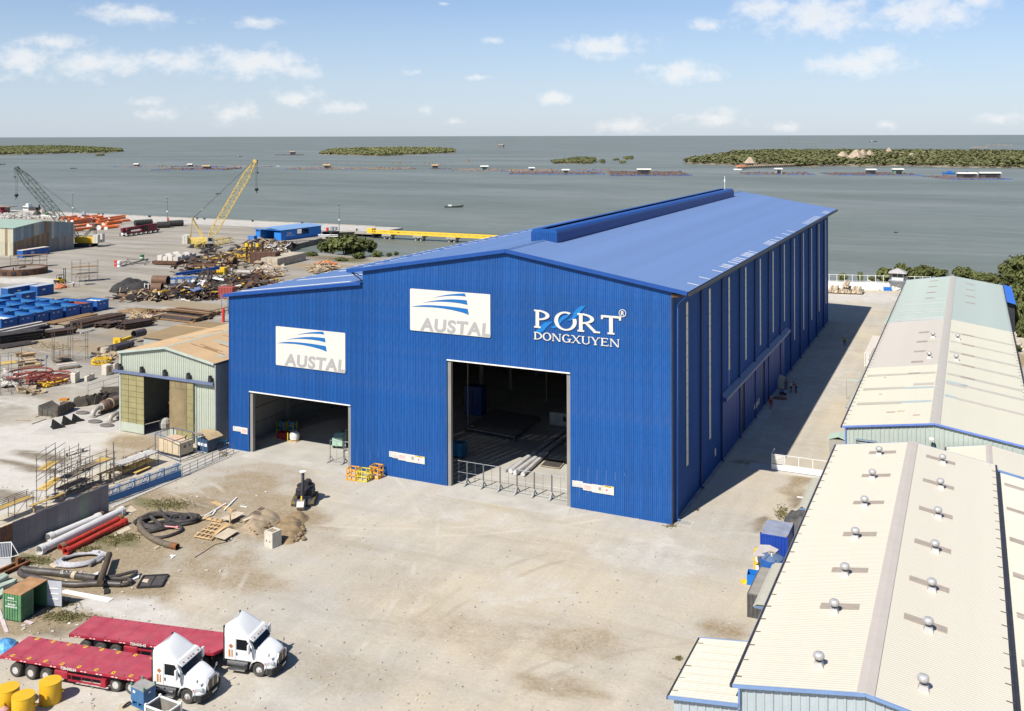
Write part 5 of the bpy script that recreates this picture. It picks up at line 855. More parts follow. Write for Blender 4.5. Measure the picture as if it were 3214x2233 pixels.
# ---- mini excavator, boom raised and facing the camera
ep = (G('m',1800,480)+G('m',1810,430))/2; XS = 1.3; t = thing('mini_excavator', 'orange and black mini excavator digging by the dirt heaps', 'excavator', ep, ang(ep,G('m',1735,600)))
tracks(t,2.5,.36,.5,.78,M('orange_track',(.10,.075,.03),.8,var=.4)); B().bb(-.95,.5,-.72,.72,.62,1.25).obj('body', DARK, t, bevel=.08); B().lathe((-.35,0,.6),[(.8,.0),(.85,.3),(.75,.75)],16).obj('counterweight', DARK, t); B().bb(-.5,.1,-.76,-.45,.7,1.3).obj('panel', ORG, t, bevel=.1); B().lathe((-.4,.2,1.3),[(.3,0),(.34,.3),(.2,.5)],10).obj('engine', BLACK, t); B().bb(-.4,.0,-.3,.3,1.25,1.75).obj('seat', BLACK, t)
bm2 = B().tube([(.75,0,.8),(1.0,0,1.9),(.9,0,2.75)],.13,6).obj('boom', DARK, t); B().tube([(.7,.0,.9),(.85,0,1.8)],.07,6).obj('cylinder', CHR, bm2); st_ = B().tube([(.9,0,2.75),(1.3,0,1.7),(1.5,0,1.0)],.1,6).obj('stick', DARK, t); B().tube([(1.5,0,1.05),(1.75,0,.6)],.08,6).obj('link', YEL, t); B().prism([(1.6,.75),(2.1,.8),(2.35,.4),(2.0,.02),(1.6,.2)],-.3,.3).obj('bucket', M('worn_steel',(.33,.31,.28),.5,.4), t); B().prism([(.95,.62),(1.2,.1),(1.25,.1),(1.05,.62)],-.75,.75).obj('dozer_blade', DARK, t)
B().lathe((.95,0,2.85),[(.06,0),(.28,.05),(.3,.1),(.06,.15)],14).obj('coiled_hose', WHITE, t); t.scale = (XS,)*3
# ================================================================== THE NEAR YARD
WOOD = M('fresh_timber', (.50,.34,.17), .8, var=.2, vs=2, rnd_=.2); PLY = M('plywood', (.45,.375,.265), .8, var=.1, vs=1.5, rnd_=.15); OLDW = M('old_timber', (.26,.20,.14), .9, var=.25, vs=2, rnd_=.25); SCAF = M('scaffold_tube', (.17,.15,.13), .6, .4, var=.3, vs=3, rust=.15); PLANK = M('yellow_plank', (.50,.33,.08), .8, var=.2, vs=2, rnd_=.25, dust=.3); STL2 = M('weathered_steel', (.14,.085,.06), .8, .2, var=.4, vs=1.5, rust=.5, rnd_=.3); BLU2 = M('fence_blue', (.03,.14,.34), .5, var=.12); BLG = M('blue_grey_tube', (.10,.13,.20), .5, var=.15); WPIPE = M('white_pipe', (.58,.565,.535), .5, var=.06, streak=.15); RPIPE = M('red_pipe', (.42,.035,.02), .6, var=.2, rust=.25); HOSE = M('black_hose', (.035,.03,.028), .6, var=.3, vs=4, dust=.15); HOSEB = M('brown_hose', (.12,.095,.065), .75, var=.25, vs=3); HOSEG = M('grey_hose', (.42,.41,.41), .45, .2, var=.2, vs=4); BPIPE = M('black_plastic_pipe', (.045,.038,.033), .45, var=.25, dust=.2)
def cr(pts, n=8):
    p = [Vector(a) for a in pts]; p = [2*p[0]-p[1]]+p+[2*p[-1]-p[-2]]; out = []
    for i in range(1,len(p)-2):
        for j in range(n):
            t = j/n; out.append(.5*((2*p[i])+(p[i+1]-p[i-1])*t+(2*p[i-1]-5*p[i]+4*p[i+1]-p[i+2])*t*t+(3*p[i]-p[i-1]-3*p[i+1]+p[i+2])*t**3))
    out.append(p[-2]); return out
def up(p, z): return Vector((p.x,p.y,p.z+z))
def rel(pts, o): return [p-o for p in pts]
def one(name, label, cat, b, mat, loc=(0,0,0), rz=0., group=None, smooth=False, bevel=0.):
    """a thing that is one mesh"""
    return tag(b.obj(name, mat, None, loc, rz, smooth, bevel), label, cat, group)
# ---- grey panel wall and blue gate along the left yard
a, b_ = G('k',-160,800), G('h',1510,1180); t = thing('panel_wall', 'grey shuttering panel wall with one greenish panel along the near yard', 'wall', a, ang(a,b_)); L_ = (b_-a).length; n = 11; s = L_/n; PW = M('grey_panel',(.165,.16,.165),.7,var=.14,vs=.6,streak=.35,rnd_=.12,dust=.2); PG = M('green_panel',(.19,.225,.175),.7,var=.15,vs=.6,streak=.35)
for i in range(n):
    h = 3.05-.06*(i%2); B().bb(i*s+.01,(i+1)*s-.01,-.05,.03,0,h).obj('wall_panel', PG if i in (8,) else M('rusty_panel',(.12,.07,.05),.8,rust=.5) if i == 1 else PW, t); B().bb(i*s-.03,i*s+.05,.03,.12,0,2.9).obj('post', STL2, t)
a, b_ = Vector((-87.25,77.7,0)), Vector((-86.0,88.93,0)); t = thing('sliding_gate', 'blue picket sliding gate over a solid blue base, beside the grey panel wall', 'gate', a, ang(a,b_)); L_ = (b_-a).length
B().bb(0,L_,-.05,.05,.12,.85).obj('base_panel', BLU2, t); B().bb(0,L_,-.04,.04,1.5,1.58).bb(0,L_,-.04,.04,.95,1.0).obj('rail', BLU2, t); pm = B().bb(-.02,.02,-.02,.02,.85,1.78).mesh('picket'); pm.materials.append(BLU2)
for i in range(int(L_/.17)): part('picket', pm, BLU2, t, (.1+i*.17,0,0))
LB = M('light_blue_brace',(.14,.30,.52),.5)
for i in range(6):
    x = .8+i*2.0; B().bb(x-.05,x+.05,-.06,.06,.85,1.85).obj('post', LB, t); B().beam((x,.1,1.75),(x,1.0,.1),.06).beam((x-.55,.1,1.75),(x-.55,1.0,.15),.06).beam((x,.6,.8),(x-.55,.6,.8),.05).beam((x,.1,1.8),(x-.55,.1,1.8),.05).obj('brace', LB, t)
bk = B().bb(0,.42,-.22,.22,-.05,.06).mesh('kerb_block'); bk.materials.append(CONC)
kt = struct(B().bb(-86.9,-85.7,78,98,-.08,.01).obj('gate_track_bed', CONC2))
for i in range(38): part('kerb_block', bk, CONC, kt, (-85.95+(i*.0),78.5+i*.5,.03),(0,0,R(90)))
def railing(label, pts, h, rails, mat, step=1.3, name='pipe_railing', r=.035):
    t = thing(name, label, 'railing', pts[0])
    for p, q in zip(pts, pts[1:]):
        d = q-p; n = max(1,round(d.length/step))
        for i in range(n+1): o = p+d*i/n-pts[0]; B().tube([o,up(o,h)],r,6).obj('post', mat, t)
        for z in rails: B().tube([up(p-pts[0],z),up(q-pts[0],z)],r*.9,6).obj('rail', mat, t)
    return t
railing('blue grey pipe railing between the blue gate and the hall corner', [Vector((-86.0,89.1,0)),Vector((-86.4,98.6,0))], 1.25, (.35,.75,1.2), BLG)
railing('low tube railing along the scaffold yard, running towards the cream generator', [G('h',1590,800),G('i',740,560)], 1.6, (.55,1.0,1.55), SCAF, 1.8)
# ---- cream generator in a blue tube cage
p = G('i',1110,590); t = thing('generator', 'cream generator box with dark base inside the blue tube cage', 'generator', Vector((-93.1,95.4,0)), R(-5)); GC = M('generator_cream', (.50,.405,.265), .55, var=.06, dust=.1); B().bb(-1.95,1.95,-1.1,1.1,.25,1.85).obj('body', GC, t, bevel=.05); B().bb(-2.0,2.0,-1.15,1.15,.0,.25).obj('base', DARK, t); B().bb(-1.2,.6,-1.0,1.0,1.85,1.98).obj('roof_panel', M('cardboard',(.48,.33,.22),.9,var=.15), t); B().tube([(1.2,.5,1.8),(1.2,.5,2.2),(1.4,.5,2.35)],.08,8).obj('exhaust', BLACK, t)
for s in range(3): B().bb(-1.7+s*1.2,-.7+s*1.2,-1.13,-1.1,.5,1.6).obj('panel', GC, t)
B().bb(1.95,1.97,-.5,-.1,1.1,1.4).obj('print', STL2, t); B().bb(1.95,1.97,.4,.65,1.2,1.35).obj('vent', BLACK, t)
cs = [Vector((-95.6,94.3,0)),Vector((-90.0,92.9,0)),Vector((-89.7,96.6,0)),Vector((-95.3,97.2,0))]; t = thing('tube_cage', 'blue tube cage standing round the cream generator', 'cage', cs[0]); c0 = cs[0]
for i in range(4):
    a, b_ = cs[i]-c0, cs[(i+1)%4]-c0; B().tube([a,up(a,2.6)],.06,6).obj('post', BLG, t)
    for z in (.2,2.55) : B().tube([up(a,z),up(b_,z)],.05,6).obj('rail', BLG, t)
    for f in (.35,.7): m_ = a+(b_-a)*f; B().tube([up(m_,.2),up(m_,2.55)],.03,6).obj('bar', BLG, t)
p = G('i',1480,490); t = thing('hooded_cabinet', 'blue framed cabinet under a tan curved hood beside the generator', 'cabinet', p, R(-6)); B().bb(-1.0,.9,0,1.5,.1,1.6).obj('body', M('dark_cabinet',(.05,.07,.10),.5), t)
for x in (-1.0,-.35,.3,.9): B().bb(x-.05,x+.05,-.06,.0,0,1.75).obj('post', BLU2, t)
B().bb(-.9,.8,-.04,.0,.75,1.1).obj('panel', WHITE, t); B().prism([(-1.9,1.9),(-1.5,2.25),(.7,2.25),(1.6,1.85),(1.6,1.8),(.7,2.18),(-1.5,2.18),(-1.9,1.85)],-.4,2.0).obj('hood', M('tan_hood',(.36,.27,.155),.8,var=.12), t)
t = thing('blue_trestle', 'bright blue trestle tucked beside the hall corner in shade', 'trestle', Vector((-89.6,99.2,0))); B().beam((-.8,0,1.0),(1.2,.4,1.1),.2,.12).beam((-.6,0,0),(-.6,0,1),.1).beam((.9,.35,0),(.9,.35,1),.1).obj('frame', M('trestle_blue',(.03,.22,.42)), t)
# ---- scaffolds
def scaffold(label, p, q, w_, H_, levels, rails=(), name='scaffold', tilt=.0):
    """bay scaffold from p to q (ground), depth w_; levels = [(z, from, to, material)] plank decks"""
    t = thing(name, label, 'scaffold', p, ang(p,q), 'scaffold frames in the yard'); L_ = (q-p).length; n = max(1,round(L_/2.0)); s = L_/n
    for i in range(n+1):
        for y in (0,w_): h = H_*rnd.uniform(.82,1.06); B().tube([(i*s,y,0),(i*s,y,h)],.04,6).obj('standard', SCAF, t)
        for z in (.4,)+tuple(l[0]-.08 for l in levels): B().tube([(i*s,-.15,z),(i*s,w_+.15,z)],.03,5).obj('transom', SCAF, t)
    for z in tuple(l[0]-.05 for l in levels)+tuple(rails):
        for y in (0,w_): B().tube([(-.2,y,z),(L_+.2,y,z)],.032,5).obj('ledger', SCAF, t)
    for i in range(0,n): B().tube([(i*s,0 if i%2 else w_,.2),((i+1)*s,0 if i%2 else w_,min(H_,2.2))],.028,5).obj('brace', SCAF, t)
    for z, a, b_, m in levels:
        k = 3
        for j in range(k): B().bb(a*L_,b_*L_,.04+j*w_/k,.04+(j+.92)*w_/k,z,z+.05).obj('plank', m, t)
    return t
scaffold('tall two deck scaffold tower behind the grey panel wall', G('h',645,1120), G('h',900,930), 1.1, 6.0, [(1.9,0,.95,PLANK),(4.1,0,.7,PLANK)], (2.9,3.4,5.2,5.8))
scaffold('middle scaffold with brown decks and grey boards behind the wall', G('h',900,1010), G('h',1250,840), 1.4, 3.4, [(1.0,0,1,OLDW),(2.1,.15,1,OLDW)], (2.8,3.2))
scaffold('scaffold with a dark raised deck and one very tall pole', G('h',1190,900), G('h',1590,740), 1.3, 3.6, [(2.6,.0,.55,OLDW),(2.65,.55,.9,PLANK)], (3.3,)); one('scaffold_pole', 'tall single scaffold pole at the right end of the scaffold row', 'pole', B().tube([(0,0,0),(0,0,5.0)],.06,6), SCAF, G('h',1580,800))
scaffold('low scaffold table stacked with silver boards near the blue gate', G('i',190,920), G('i',780,690), 1.7, 1.9, [(1.55,0,1,M('silver_boards',(.42,.40,.37),.7,var=.15,rnd_=.2)),(.6,.1,.95,PLANK)], ())
scaffold('left low scaffold with one long yellow walkway at the frame edge', G('h',-60,1380), G('h',460,1170), 1.0, 2.2, [(1.5,0,1,PLANK)], (1.95,2.15))
scaffold('empty scaffold frame with pale boards at the back of the yard', G('h',860,760), G('h',1250,560), 1.6, 2.9, [(1.3,.1,.9,M('pale_boards',(.48,.43,.36),.8,rnd_=.2))], (2.1,2.6))
i_ = 0
for k, x0, y0, x1, y1, z, m, lb in (('h',430,1215,900,1030,.9,PLANK,'long yellow plank lying along the top of the grey wall, left end'),('h',1360,800,1745,640,1.1,PLANK,'bright yellow plank reaching past the right end of the grey wall'),('i',0,950,260,830,.9,PLANK,'yellow plank lying low by the left end of the scaffold table'),('i',410,860,640,760,.3,PLANK,'yellow plank on the ground under the scaffold table'),('i',240,620,560,500,.4,OLDW,'brown timber lying behind the scaffold table'),('h',640,1030,820,1000,.6,M('silver_boards',(0,0,0)),'silver sheet leaning in the foot of the scaffold tower'),('h',900,420,1180,340,.5,M('pale_boards',(0,0,0)),'pale board stack lying behind the scaffolds')):
    p, q = G(k,x0,y0), G(k,x1,y1); B_ = B().box(((q-p).length/2,0,0),((q-p).length,.5,.06)); one('plank', lb, 'plank', B_, m, up(p,z), ang(p,q), 'loose planks by the scaffolds'); sp2 = B(); 
    for f in (.1,.9): o = p+(q-p)*f; sp2.bb(o.x-.1,o.x+.1,o.y-.1,o.y+.1,0,z-.03)
    one('plank_support', 'wooden block carrying the '+' '.join(lb.split()[:9]), 'support', sp2, OLDW)
tb = B(); g = np.random.default_rng(3)
for k in range(46):
    p = G('h',float(g.uniform(840,1400)),float(g.uniform(780,1000))); a = g.uniform(.2,.9); l = g.uniform(.6,2.4); d = Vector((math.cos(a+.9),math.sin(a+.9),0)); tb.beam(up(p,.1+.25*g.random()),up(p+d*l,.1+.4*g.random()),.1,.06)
stuff(tb.obj('loose_timber', OLDW))
# ---- pipes
def open_pipe(label, p, q, r, mat, group=None, flange=True, name='pipe', bell=1.22, fl_mat=None):
    t = thing(name, label, 'pipe', p, ang(p,q), group); L_ = (q-p).length; B().pipe((0,0,r),(L_,0,r),r,.04,16).obj('barrel', mat, t, smooth='auto')
    if flange: [B().pipe((x,0,r),(x+.5,0,r),r*bell,.05,16).obj('collar', fl_mat or mat, t, smooth='auto') for x in (-.05,L_-.45)]
    return t
open_pipe('front white pipe with flared collars by the grey wall', G('k',520,680), G('k',1610,150), .42, WPIPE, 'white pipes by the wall'); open_pipe('rear white pipe lying against the grey wall', G('k',640,505), G('k',1310,225), .38, WPIPE, 'white pipes by the wall')
open_pipe('front red pipe with a flat end flange', G('k',865,680), G('k',1650,280), .3, RPIPE, 'red pipes', True, bell=1.3); open_pipe('rear red pipe behind the other one', G('k',800,620), G('k',1600,225), .26, RPIPE, 'red pipes', True, bell=1.5, fl_mat=M('rusty_flange',(.20,.13,.08),.9,rust=.5))
open_pipe('short brown pipe stub behind the white pipes', G('k',1280,240), G('k',1345,190), .36, STL2, None, False)
t = thing('lettered_pipe', 'long black plastic pipe with chalk lettering on its side', 'pipe', G('k',290,915)); pts = cr(rel([up(G('k',*q),.32) for q in ((290,915),(500,940),(780,965),(1010,1000),(1270,1040))], t.location),5); B().tube(pts,.33,14).obj('barrel', BPIPE, t, smooth='auto'); d_ = pts[12]-pts[6]; B().tube([pts[14],pts[15]],.35,14,False).obj('band', M('tan_band',(.40,.33,.22)), t); B().tube([pts[-1],pts[-1]+(pts[-1]-pts[-2]).normalized()*.03],.26,14).obj('mouth', DARK, t)
text('IS. 2. FOR SIUKAN', .42, M('chalk',(.62,.60,.55),.9), t, pts[11]+Vector((.0,-.335,.12)), (R(62),0,ang(pts[11],pts[2])+math.pi-math.pi), 'lettering', ext=.004).rotation_euler = (R(58),R(180)*0,ang(pts[2],pts[11])+0); 
t.children[-1].location = pts[3]+Vector((.02,-.30,.12))
one('bent_pipe', 'black plastic pipe bent back under the lettered pipe', 'pipe', B().tube(cr([up(G('k',*q),.26) for q in ((280,920),(270,960),(360,1000),(560,1045),(760,1090),(1000,1110),(1290,1095),(1600,1105))],6),.27,12), BPIPE, smooth='auto')
one('crossing_pipe', 'brown black pipe lying across the other black pipes', 'pipe', B().tube([up(G('k',1440,780),.75),up(G('k',1320,1150),.72)],.3,12), M('brown_black_pipe',(.075,.055,.035),.7,var=.3), smooth='auto')
one('slack_hose', 'slack black hose curling at the end of the crossing pipe', 'hose', B().tube(cr([up(G('k',*q),.4) for q in ((1320,985),(1420,1030),(1600,1000),(1800,955))]+[up(G('k',*q),.25) for q in ((1700,1020),(1450,1035),(1400,1080),(1520,1110),(1680,1100),(1740,1060),(1690,1045))],5),.16,8), HOSE, smooth='auto')
def coil(label, c, rx, ry, turns, r, mat, rz=0., jit=.08, name='hose_coil', z0=0, seed=1):
    g = np.random.default_rng(seed); pts = []; n = int(turns*22)
    for i in range(n+1):
        a = 2*math.pi*i/22; k = 1-.1*(i/22%3)+g.normal()*jit*.15; x, y = rx*k*math.cos(a), ry*k*math.sin(a); pts.append((c.x+x*math.cos(rz)-y*math.sin(rz), c.y+x*math.sin(rz)+y*math.cos(rz), z0+r+abs(g.normal())*r*.3+r*.9*(i/22)/1.6))
    return one(name, label, 'hose', B().tube(pts,r,8), mat, smooth='auto')
coil('pale grey ribbed hose coiled on pallet boards', G('k',1060,775), 2.3, 1.5, 3.2, .13, HOSEG, R(40), seed=3); one('hose_coupling', 'metal coupling end of the pale grey hose', 'coupling', B().tube([up(G('k',1290,700),.3),up(G('k',1370,690),.25)],.2,8).tube([up(G('k',1180,850),.25),up(G('k',1260,800),.3)],.17,8), M('coupling_grey',(.22,.21,.20),.5,.4))
for k, q, lb in ((0,((650,815),(860,730),(880,800),(720,860)),'pallet board under the left of the grey hose'),(1,((1330,720),(1420,745),(1390,800),(1310,760)),'short plank end by the grey hose coupling'),(2,((1500,400),(1700,305),(1730,345),(1510,445)),'pale plywood strip beside the red pipes'),(3,((1670,100),(1720,30),(1810,100),(1690,140)),'white plywood square at the end of the white pipe'),(4,((470,860),(545,845),(550,880),(475,885)),'small white scrap sheet above the lettered pipe')):
    P = [G('k',*a) for a in q]; one('board', lb, 'board', B().prism([(v.x,v.y) for v in P],.01,.1 if k < 2 else .05,'z'), PLY if k != 4 else WHITE)
for i, (k, cx, cy, rx, ry, n, r, rz, lb) in enumerate((('l',880,560,2.7,1.9,3.6,.16,.5,'left tangle of black hose in loops'),('l',1270,530,1.5,1.15,4.2,.15,.5,'tight round black hose coil at the right'),('l',800,640,1.8,1.1,2.2,.14,1.1,'loose inner loops of black hose under the thick brown hose'))): coil(lb, G(k,cx,cy), rx, ry, n, r, HOSE, rz, .3, seed=10+i)
for pts, r, lb in ((((700,500),(860,640),(900,640)),.17,'straight black hose end with brass collar across the tangle'),((( 860,400),(940,500),(1040,600)),.2,'black hose lying straight over the tangled loops'),(((770,815),(950,800),(1130,740),(1230,680),(1180,600)),.15,'outer black hose loop nearest the camera')): one('hose_length', lb, 'hose', B().tube(cr([up(G('l',*a),.45 if r > .16 else .18) for a in pts],5),r,8), HOSE, smooth='auto')
t = thing('thick_hose', 'thick brown suction hose curving out of the black tangle with rusty end', 'hose', G('l',520,640)); pts = cr(rel([up(G('l',*a),.3) for a in ((900,420),(700,450),(560,520),(510,600),(560,700),(660,800),(800,880),(960,945),(1060,970))], t.location),6); B().tube(pts,.3,12).obj('hose', HOSEB, t, smooth='auto'); d = (pts[-1]-pts[-2]).normalized(); B().pipe(pts[-1],pts[-1]+d*.75,.32,.05,14).obj('end_fitting', RUST, t)
one('hose_valve', 'pink and white valve fitting lying among the black hoses', 'fitting', B().tube([up(G('l',940,660),.4),up(G('l',1130,670),.35)],.07,6).box(up(G('l',1150,670),.35),(.3,.2,.2)), M('pink_fitting',(.60,.25,.25)))
# ---- timber, pallets and boards by the excavator
def frame_rack(label, P, nx, ny, mat, z=.08, w_=.07, name='slatted_rack'):
    """slatted timber grid on the ground between four corners"""
    t = thing(name, label, 'timber rack', P[0], 0, 'timber racks by the dirt heap'); o = P[0]; A, B1, C_, D_ = [p-o for p in P]
    for i in range(nx+1): f = i/nx; B().beam(up(A+(B1-A)*f,z),up(D_+(C_-D_)*f,z),w_,w_).obj('slat', mat, t)
    for j in range(ny+1): f = j/ny; B().beam(up(A+(D_-A)*f,z+w_),up(B1+(C_-B1)*f,z+w_),w_,w_).obj('bearer', mat, t)
    return t
frame_rack('large fresh timber grid half under the plywood sheets', [G('m',*q) for q in ((140,1000),(400,1050),(640,840),(400,800))], 4, 4, WOOD, .12, .09); frame_rack('timber ladder frame lying alone towards the hall', [G('m',*q) for q in ((390,465),(440,445),(760,590),(705,612))], 2, 2, WOOD, .06); frame_rack('long timber ladder frame by the hose coil', [G('m',*q) for q in ((170,705),(200,690),(570,755),(540,785))], 2, 5, WOOD, .15); frame_rack('old pallet on top of the dirt heap', [G('m',*q) for q in ((980,720),(1080,740),(1240,650),(1150,610))], 6, 2, OLDW, .55)
tb = thing('slat_bundle', 'fan of loose fresh slats between the two plywood sheets', 'timber'  , G('m',560,880))
for k in range(9): p, q = G('m',400+k*22,1040-k*16), G('m',580+k*18,800+k*8); B().beam(up(p-tb.location,.22+.02*k),up(q-tb.location,.25+.02*k),.09,.04).obj('slat', WOOD, tb)
for q, z, lb, m in ((((440,1025),(600,1070),(800,940),(650,890)),.28,'cream plywood sheet nearest the camera',PLY),(((530,770),(690,810),(905,690),(790,670)),.45,'cream plywood sheet with a post standing before it',PLY),(((75,670),(85,725),(230,755),(320,740)),.2,'tapered plywood offcut by the black coil',PLY),(((300,690),(330,710),(430,670),(390,660)),.1,'small beige plywood offcut on the dirt',PLY),(((860,800),(900,820),(1100,740),(1060,730)),.5,'narrow board leaning on the dirt heap',PLY),(((600,0),(640,0),(640,14),(600,14)),.05,'tiny pale board on the bare ground near the gate',PLY)):
    P = [G('m',*a) for a in q]; one('plywood_sheet', lb, 'board', B().prism([(v.x,v.y) for v in P],z,z+.03,'z'), m)
for p, q, z, lb, m in (((300,690),(620,500),.15,'long white batten crossing the ladder frame',WHITE),((590,600),(780,405),.12,'short white batten pointing to the hall',WHITE),((415,665),(465,600),.1,'white batten stub lying by the ladder frame',WHITE),((835,530),(935,545),.06,'white strip lying alone on gravel',WHITE),((840,800),(1000,720),.55,'brown beam lying on the dirt heap edge',OLDW),((870,885),(1090,960),.1,'dark iron bar at the foot of the dirt heap',STL2)): P, Q = up(G('m',*p),z), up(G('m',*q),z); one('batten', lb, 'batten', B().beam(P,Q,.14,.05), m)
one('timber_post', 'upright timber post beside the upper plywood sheet', 'post', B().bb(-.06,.06,-.06,.06,0,1.2).bb(-.05,.6,-.06,.06,1.1,1.18), WOOD, G('m',680,805))
def mound(name, P, h, mat, seed, step=.28):
    pts = [G('m',*a) for a in P]; x0, x1 = min(p.x for p in pts)-.3, max(p.x for p in pts)+.3; y0, y1 = min(p.y for p in pts)-.3, max(p.y for p in pts)+.3; nx, ny = int((x1-x0)/step), int((y1-y0)/step); b = B(); ins = inpoly(np.repeat(np.linspace(x0,x1,nx+1),ny+1), np.tile(np.linspace(y0,y1,ny+1),nx+1), pts).reshape(nx+1,ny+1).astype(float)
    f = ins.copy()
    for _ in range(3): q = np.pad(f,1); f = (q[1:-1,1:-1]*2+q[:-2,1:-1]+q[2:,1:-1]+q[1:-1,:-2]+q[1:-1,2:])/6
    for i in range(nx+1):
        for j in range(ny+1):
            x, y = x0+(x1-x0)*i/nx, y0+(y1-y0)*j/ny; b.v.append((x,y,-.06+h*f[i,j]**.8*(.62+.35*noise.fractal(Vector((x*.9,y*.9,seed)),.8,2,4)+.16*noise.noise(Vector((x*3.3,y*3.3,seed))))))
    for i in range(nx):
        for j in range(ny): b.f.append((i*(ny+1)+j,(i+1)*(ny+1)+j,(i+1)*(ny+1)+j+1,i*(ny+1)+j+1))
    return struct(b.obj(name, mat, smooth=True))
DIRT = M('dug_earth', (.22,.155,.085), .95, var=.3, vs=1.2, bump=.6, bs=6); DIRT2 = M('pale_dug_earth', (.28,.215,.14), .95, var=.25, vs=1.2, bump=.6, bs=6)
mound('dirt_heap', ((860,880),(1080,960),(1200,880),(1370,770),(1350,640),(1200,640),(1000,740)), 1.1, DIRT2, 2.); mound('dirt_heap', ((1400,880),(1500,1080),(1600,1080),(1770,930),(1700,800),(1830,700),(1650,640),(1480,760)), 1.1, DIRT, 5.)
cl = B(); g = np.random.default_rng(8)
for k in range(60): p = G('m',float(g.uniform(900,1330)),float(g.uniform(720,950))); r = g.uniform(.06,.2); cl.lathe(up(p,r*.4+.4*g.random()),[(r*.5,-r*.6),(r,-.1*r),(r*.8,r*.4),(r*.3,r*.7)],6)
for k in range(130): p = G('m',float(g.uniform(1400,1790)),float(g.uniform(780,1070))); r = g.uniform(.08,.3); cl.lathe(up(p,r*.4+.2*g.random()),[(r*.5,-r*.6),(r,-.1*r),(r*.8,r*.4),(r*.3,r*.7)],6)
stuff(cl.obj('dirt_clods', DIRT))
p = Vector((-63.9,77.4,0)); t = thing('concrete_block', 'upright concrete block with two holes and a hollow top, by the dirt heap', 'concrete block', (-63.3,77.95,0), R(-9)); b = B(); b.bb(-.58,.58,-.6,.6,0,1.2).bb(-.58,-.4,-.6,.6,1.2,1.55).bb(.4,.58,-.6,.6,1.2,1.55).bb(-.4,.4,-.6,-.4,1.2,1.55).bb(-.4,.4,.4,.6,1.2,1.55).obj('block', M('pale_block',(.50,.46,.38),.9,var=.12,vs=2,bump=.2,bs=12), t); B().bb(-.4,.4,-.4,.4,1.2,1.48).obj('filling', M('brown_fill',(.28,.20,.13),.95), t)
for x in (-.28,.22): B().lathe((x,-.605,.62),[(.08,0),(.08,.02)],10,'y').obj('hole', BLACK, t)
# ---- odd things around the hoses
P = [G('l',*q) for q in ((480,1640),(890,1620),(1000,1430),(590,1450))]; t = thing('screen_panel', 'dark framed screen panel lying flat with a pale note on it', 'panel', P[0]); o = P[0]; B().prism([tuple((v-o)[:2]) for v in P],.05,.1,'z').obj('mesh', M('dark_screen',(.07,.06,.055),.7,var=.2), t)
for i in range(4): B().beam(up(P[i]-o,.12),up(P[(i+1)%4]-o,.12),.14,.16).obj('frame', BLACK, t)
B().beam(up((P[0]+P[1])/2-o,.12),up((P[2]+P[3])/2-o,.12),.06,.05).obj('bar', BLACK, t); Q = [G('l',*q) for q in ((560,1540),(650,1560),(680,1500),(590,1500))]; B().prism([tuple((v-o)[:2]) for v in Q],.1,.125,'z').obj('note', PLY, t)
P = [G('k',*q) for q in ((780,1180),(870,1145),(1500,1262),(1430,1305))]; t = thing('metal_sheet', 'long white corrugated metal sheet lying on the dirt', 'sheet', P[0]); o = P[0]
for j in range(5): f0, f1 = j/5, (j+.7)/5; A, D_, B1, C_ = P[0]+(P[1]-P[0])*f0, P[0]+(P[1]-P[0])*f1, P[3]+(P[2]-P[3])*f0, P[3]+(P[2]-P[3])*f1; B().prism([tuple((v-o)[:2]) for v in (A,B1,C_,D_)],.03,.08,'z').obj('flute', WHITE, t)
B().prism([tuple((v-o)[:2]) for v in P],.01,.035,'z').obj('sheet', WHITE, t)
for q, lb, m in ((((1370,1145),(1440,1140),(1440,1195),(1370,1210)),'small black board by the end of the white sheet',BLACK),(((1210,960),(1300,920),(1290,960),(1230,985)),'crumpled white sheet by the crossing pipe',WHITE),(((1710,1020),(1750,960),(1840,950),(1830,1000),(1740,1035)),'crumpled white wrapping near the screen panel',WHITE)): P = [G('k',*a) for a in q]; one('scrap_sheet', lb, 'sheet', B().prism([(v.x,v.y) for v in P],.02,.16,'z'), m)
for k, q, lb, m in (('l',((755,965),(830,930),(865,945),(790,990)),'tan scrap of board under the thick hose',PLY),('l',((1030,1085),(1150,1090),(1100,1110),(1060,1150)),'white torn scrap on the bare dirt',WHITE),('n',((340,335),(375,312),(485,345),(440,372)),'pink grey tile lying by the green container',M('pink_board',(.52,.42,.42))),('n',((-60,150),(0,140),(125,480),(70,490)),'long pinkish plank at the left frame edge',M('pink_board',(.52,.42,.42))),('n',((1700,1500),(1900,1490),(2080,1560),(1620,1700)),'cream board with a black strap at the bottom edge',PLY)): P = [G(k,*a) for a in q]; one('board', lb, 'board', B().prism([(v.x,v.y) for v in P],.02,.08,'z'), m)
one('strap', 'black strap loop lying on the cream board', 'strap', B().tube(cr([up(G('n',*a),.14) for a in ((1740,1570),(1790,1520),(1840,1490),(1850,1510),(1800,1550),(1745,1575))],5),.05,6), BLACK)
one('cable', 'thin black cable lying across the dirt below the timber', 'cable', B().tube(cr([up(G('m',*a),.03) for a in ((150,1300),(280,1220),(450,1110),(590,1075),(700,1040))],6),.035,5), BLACK)
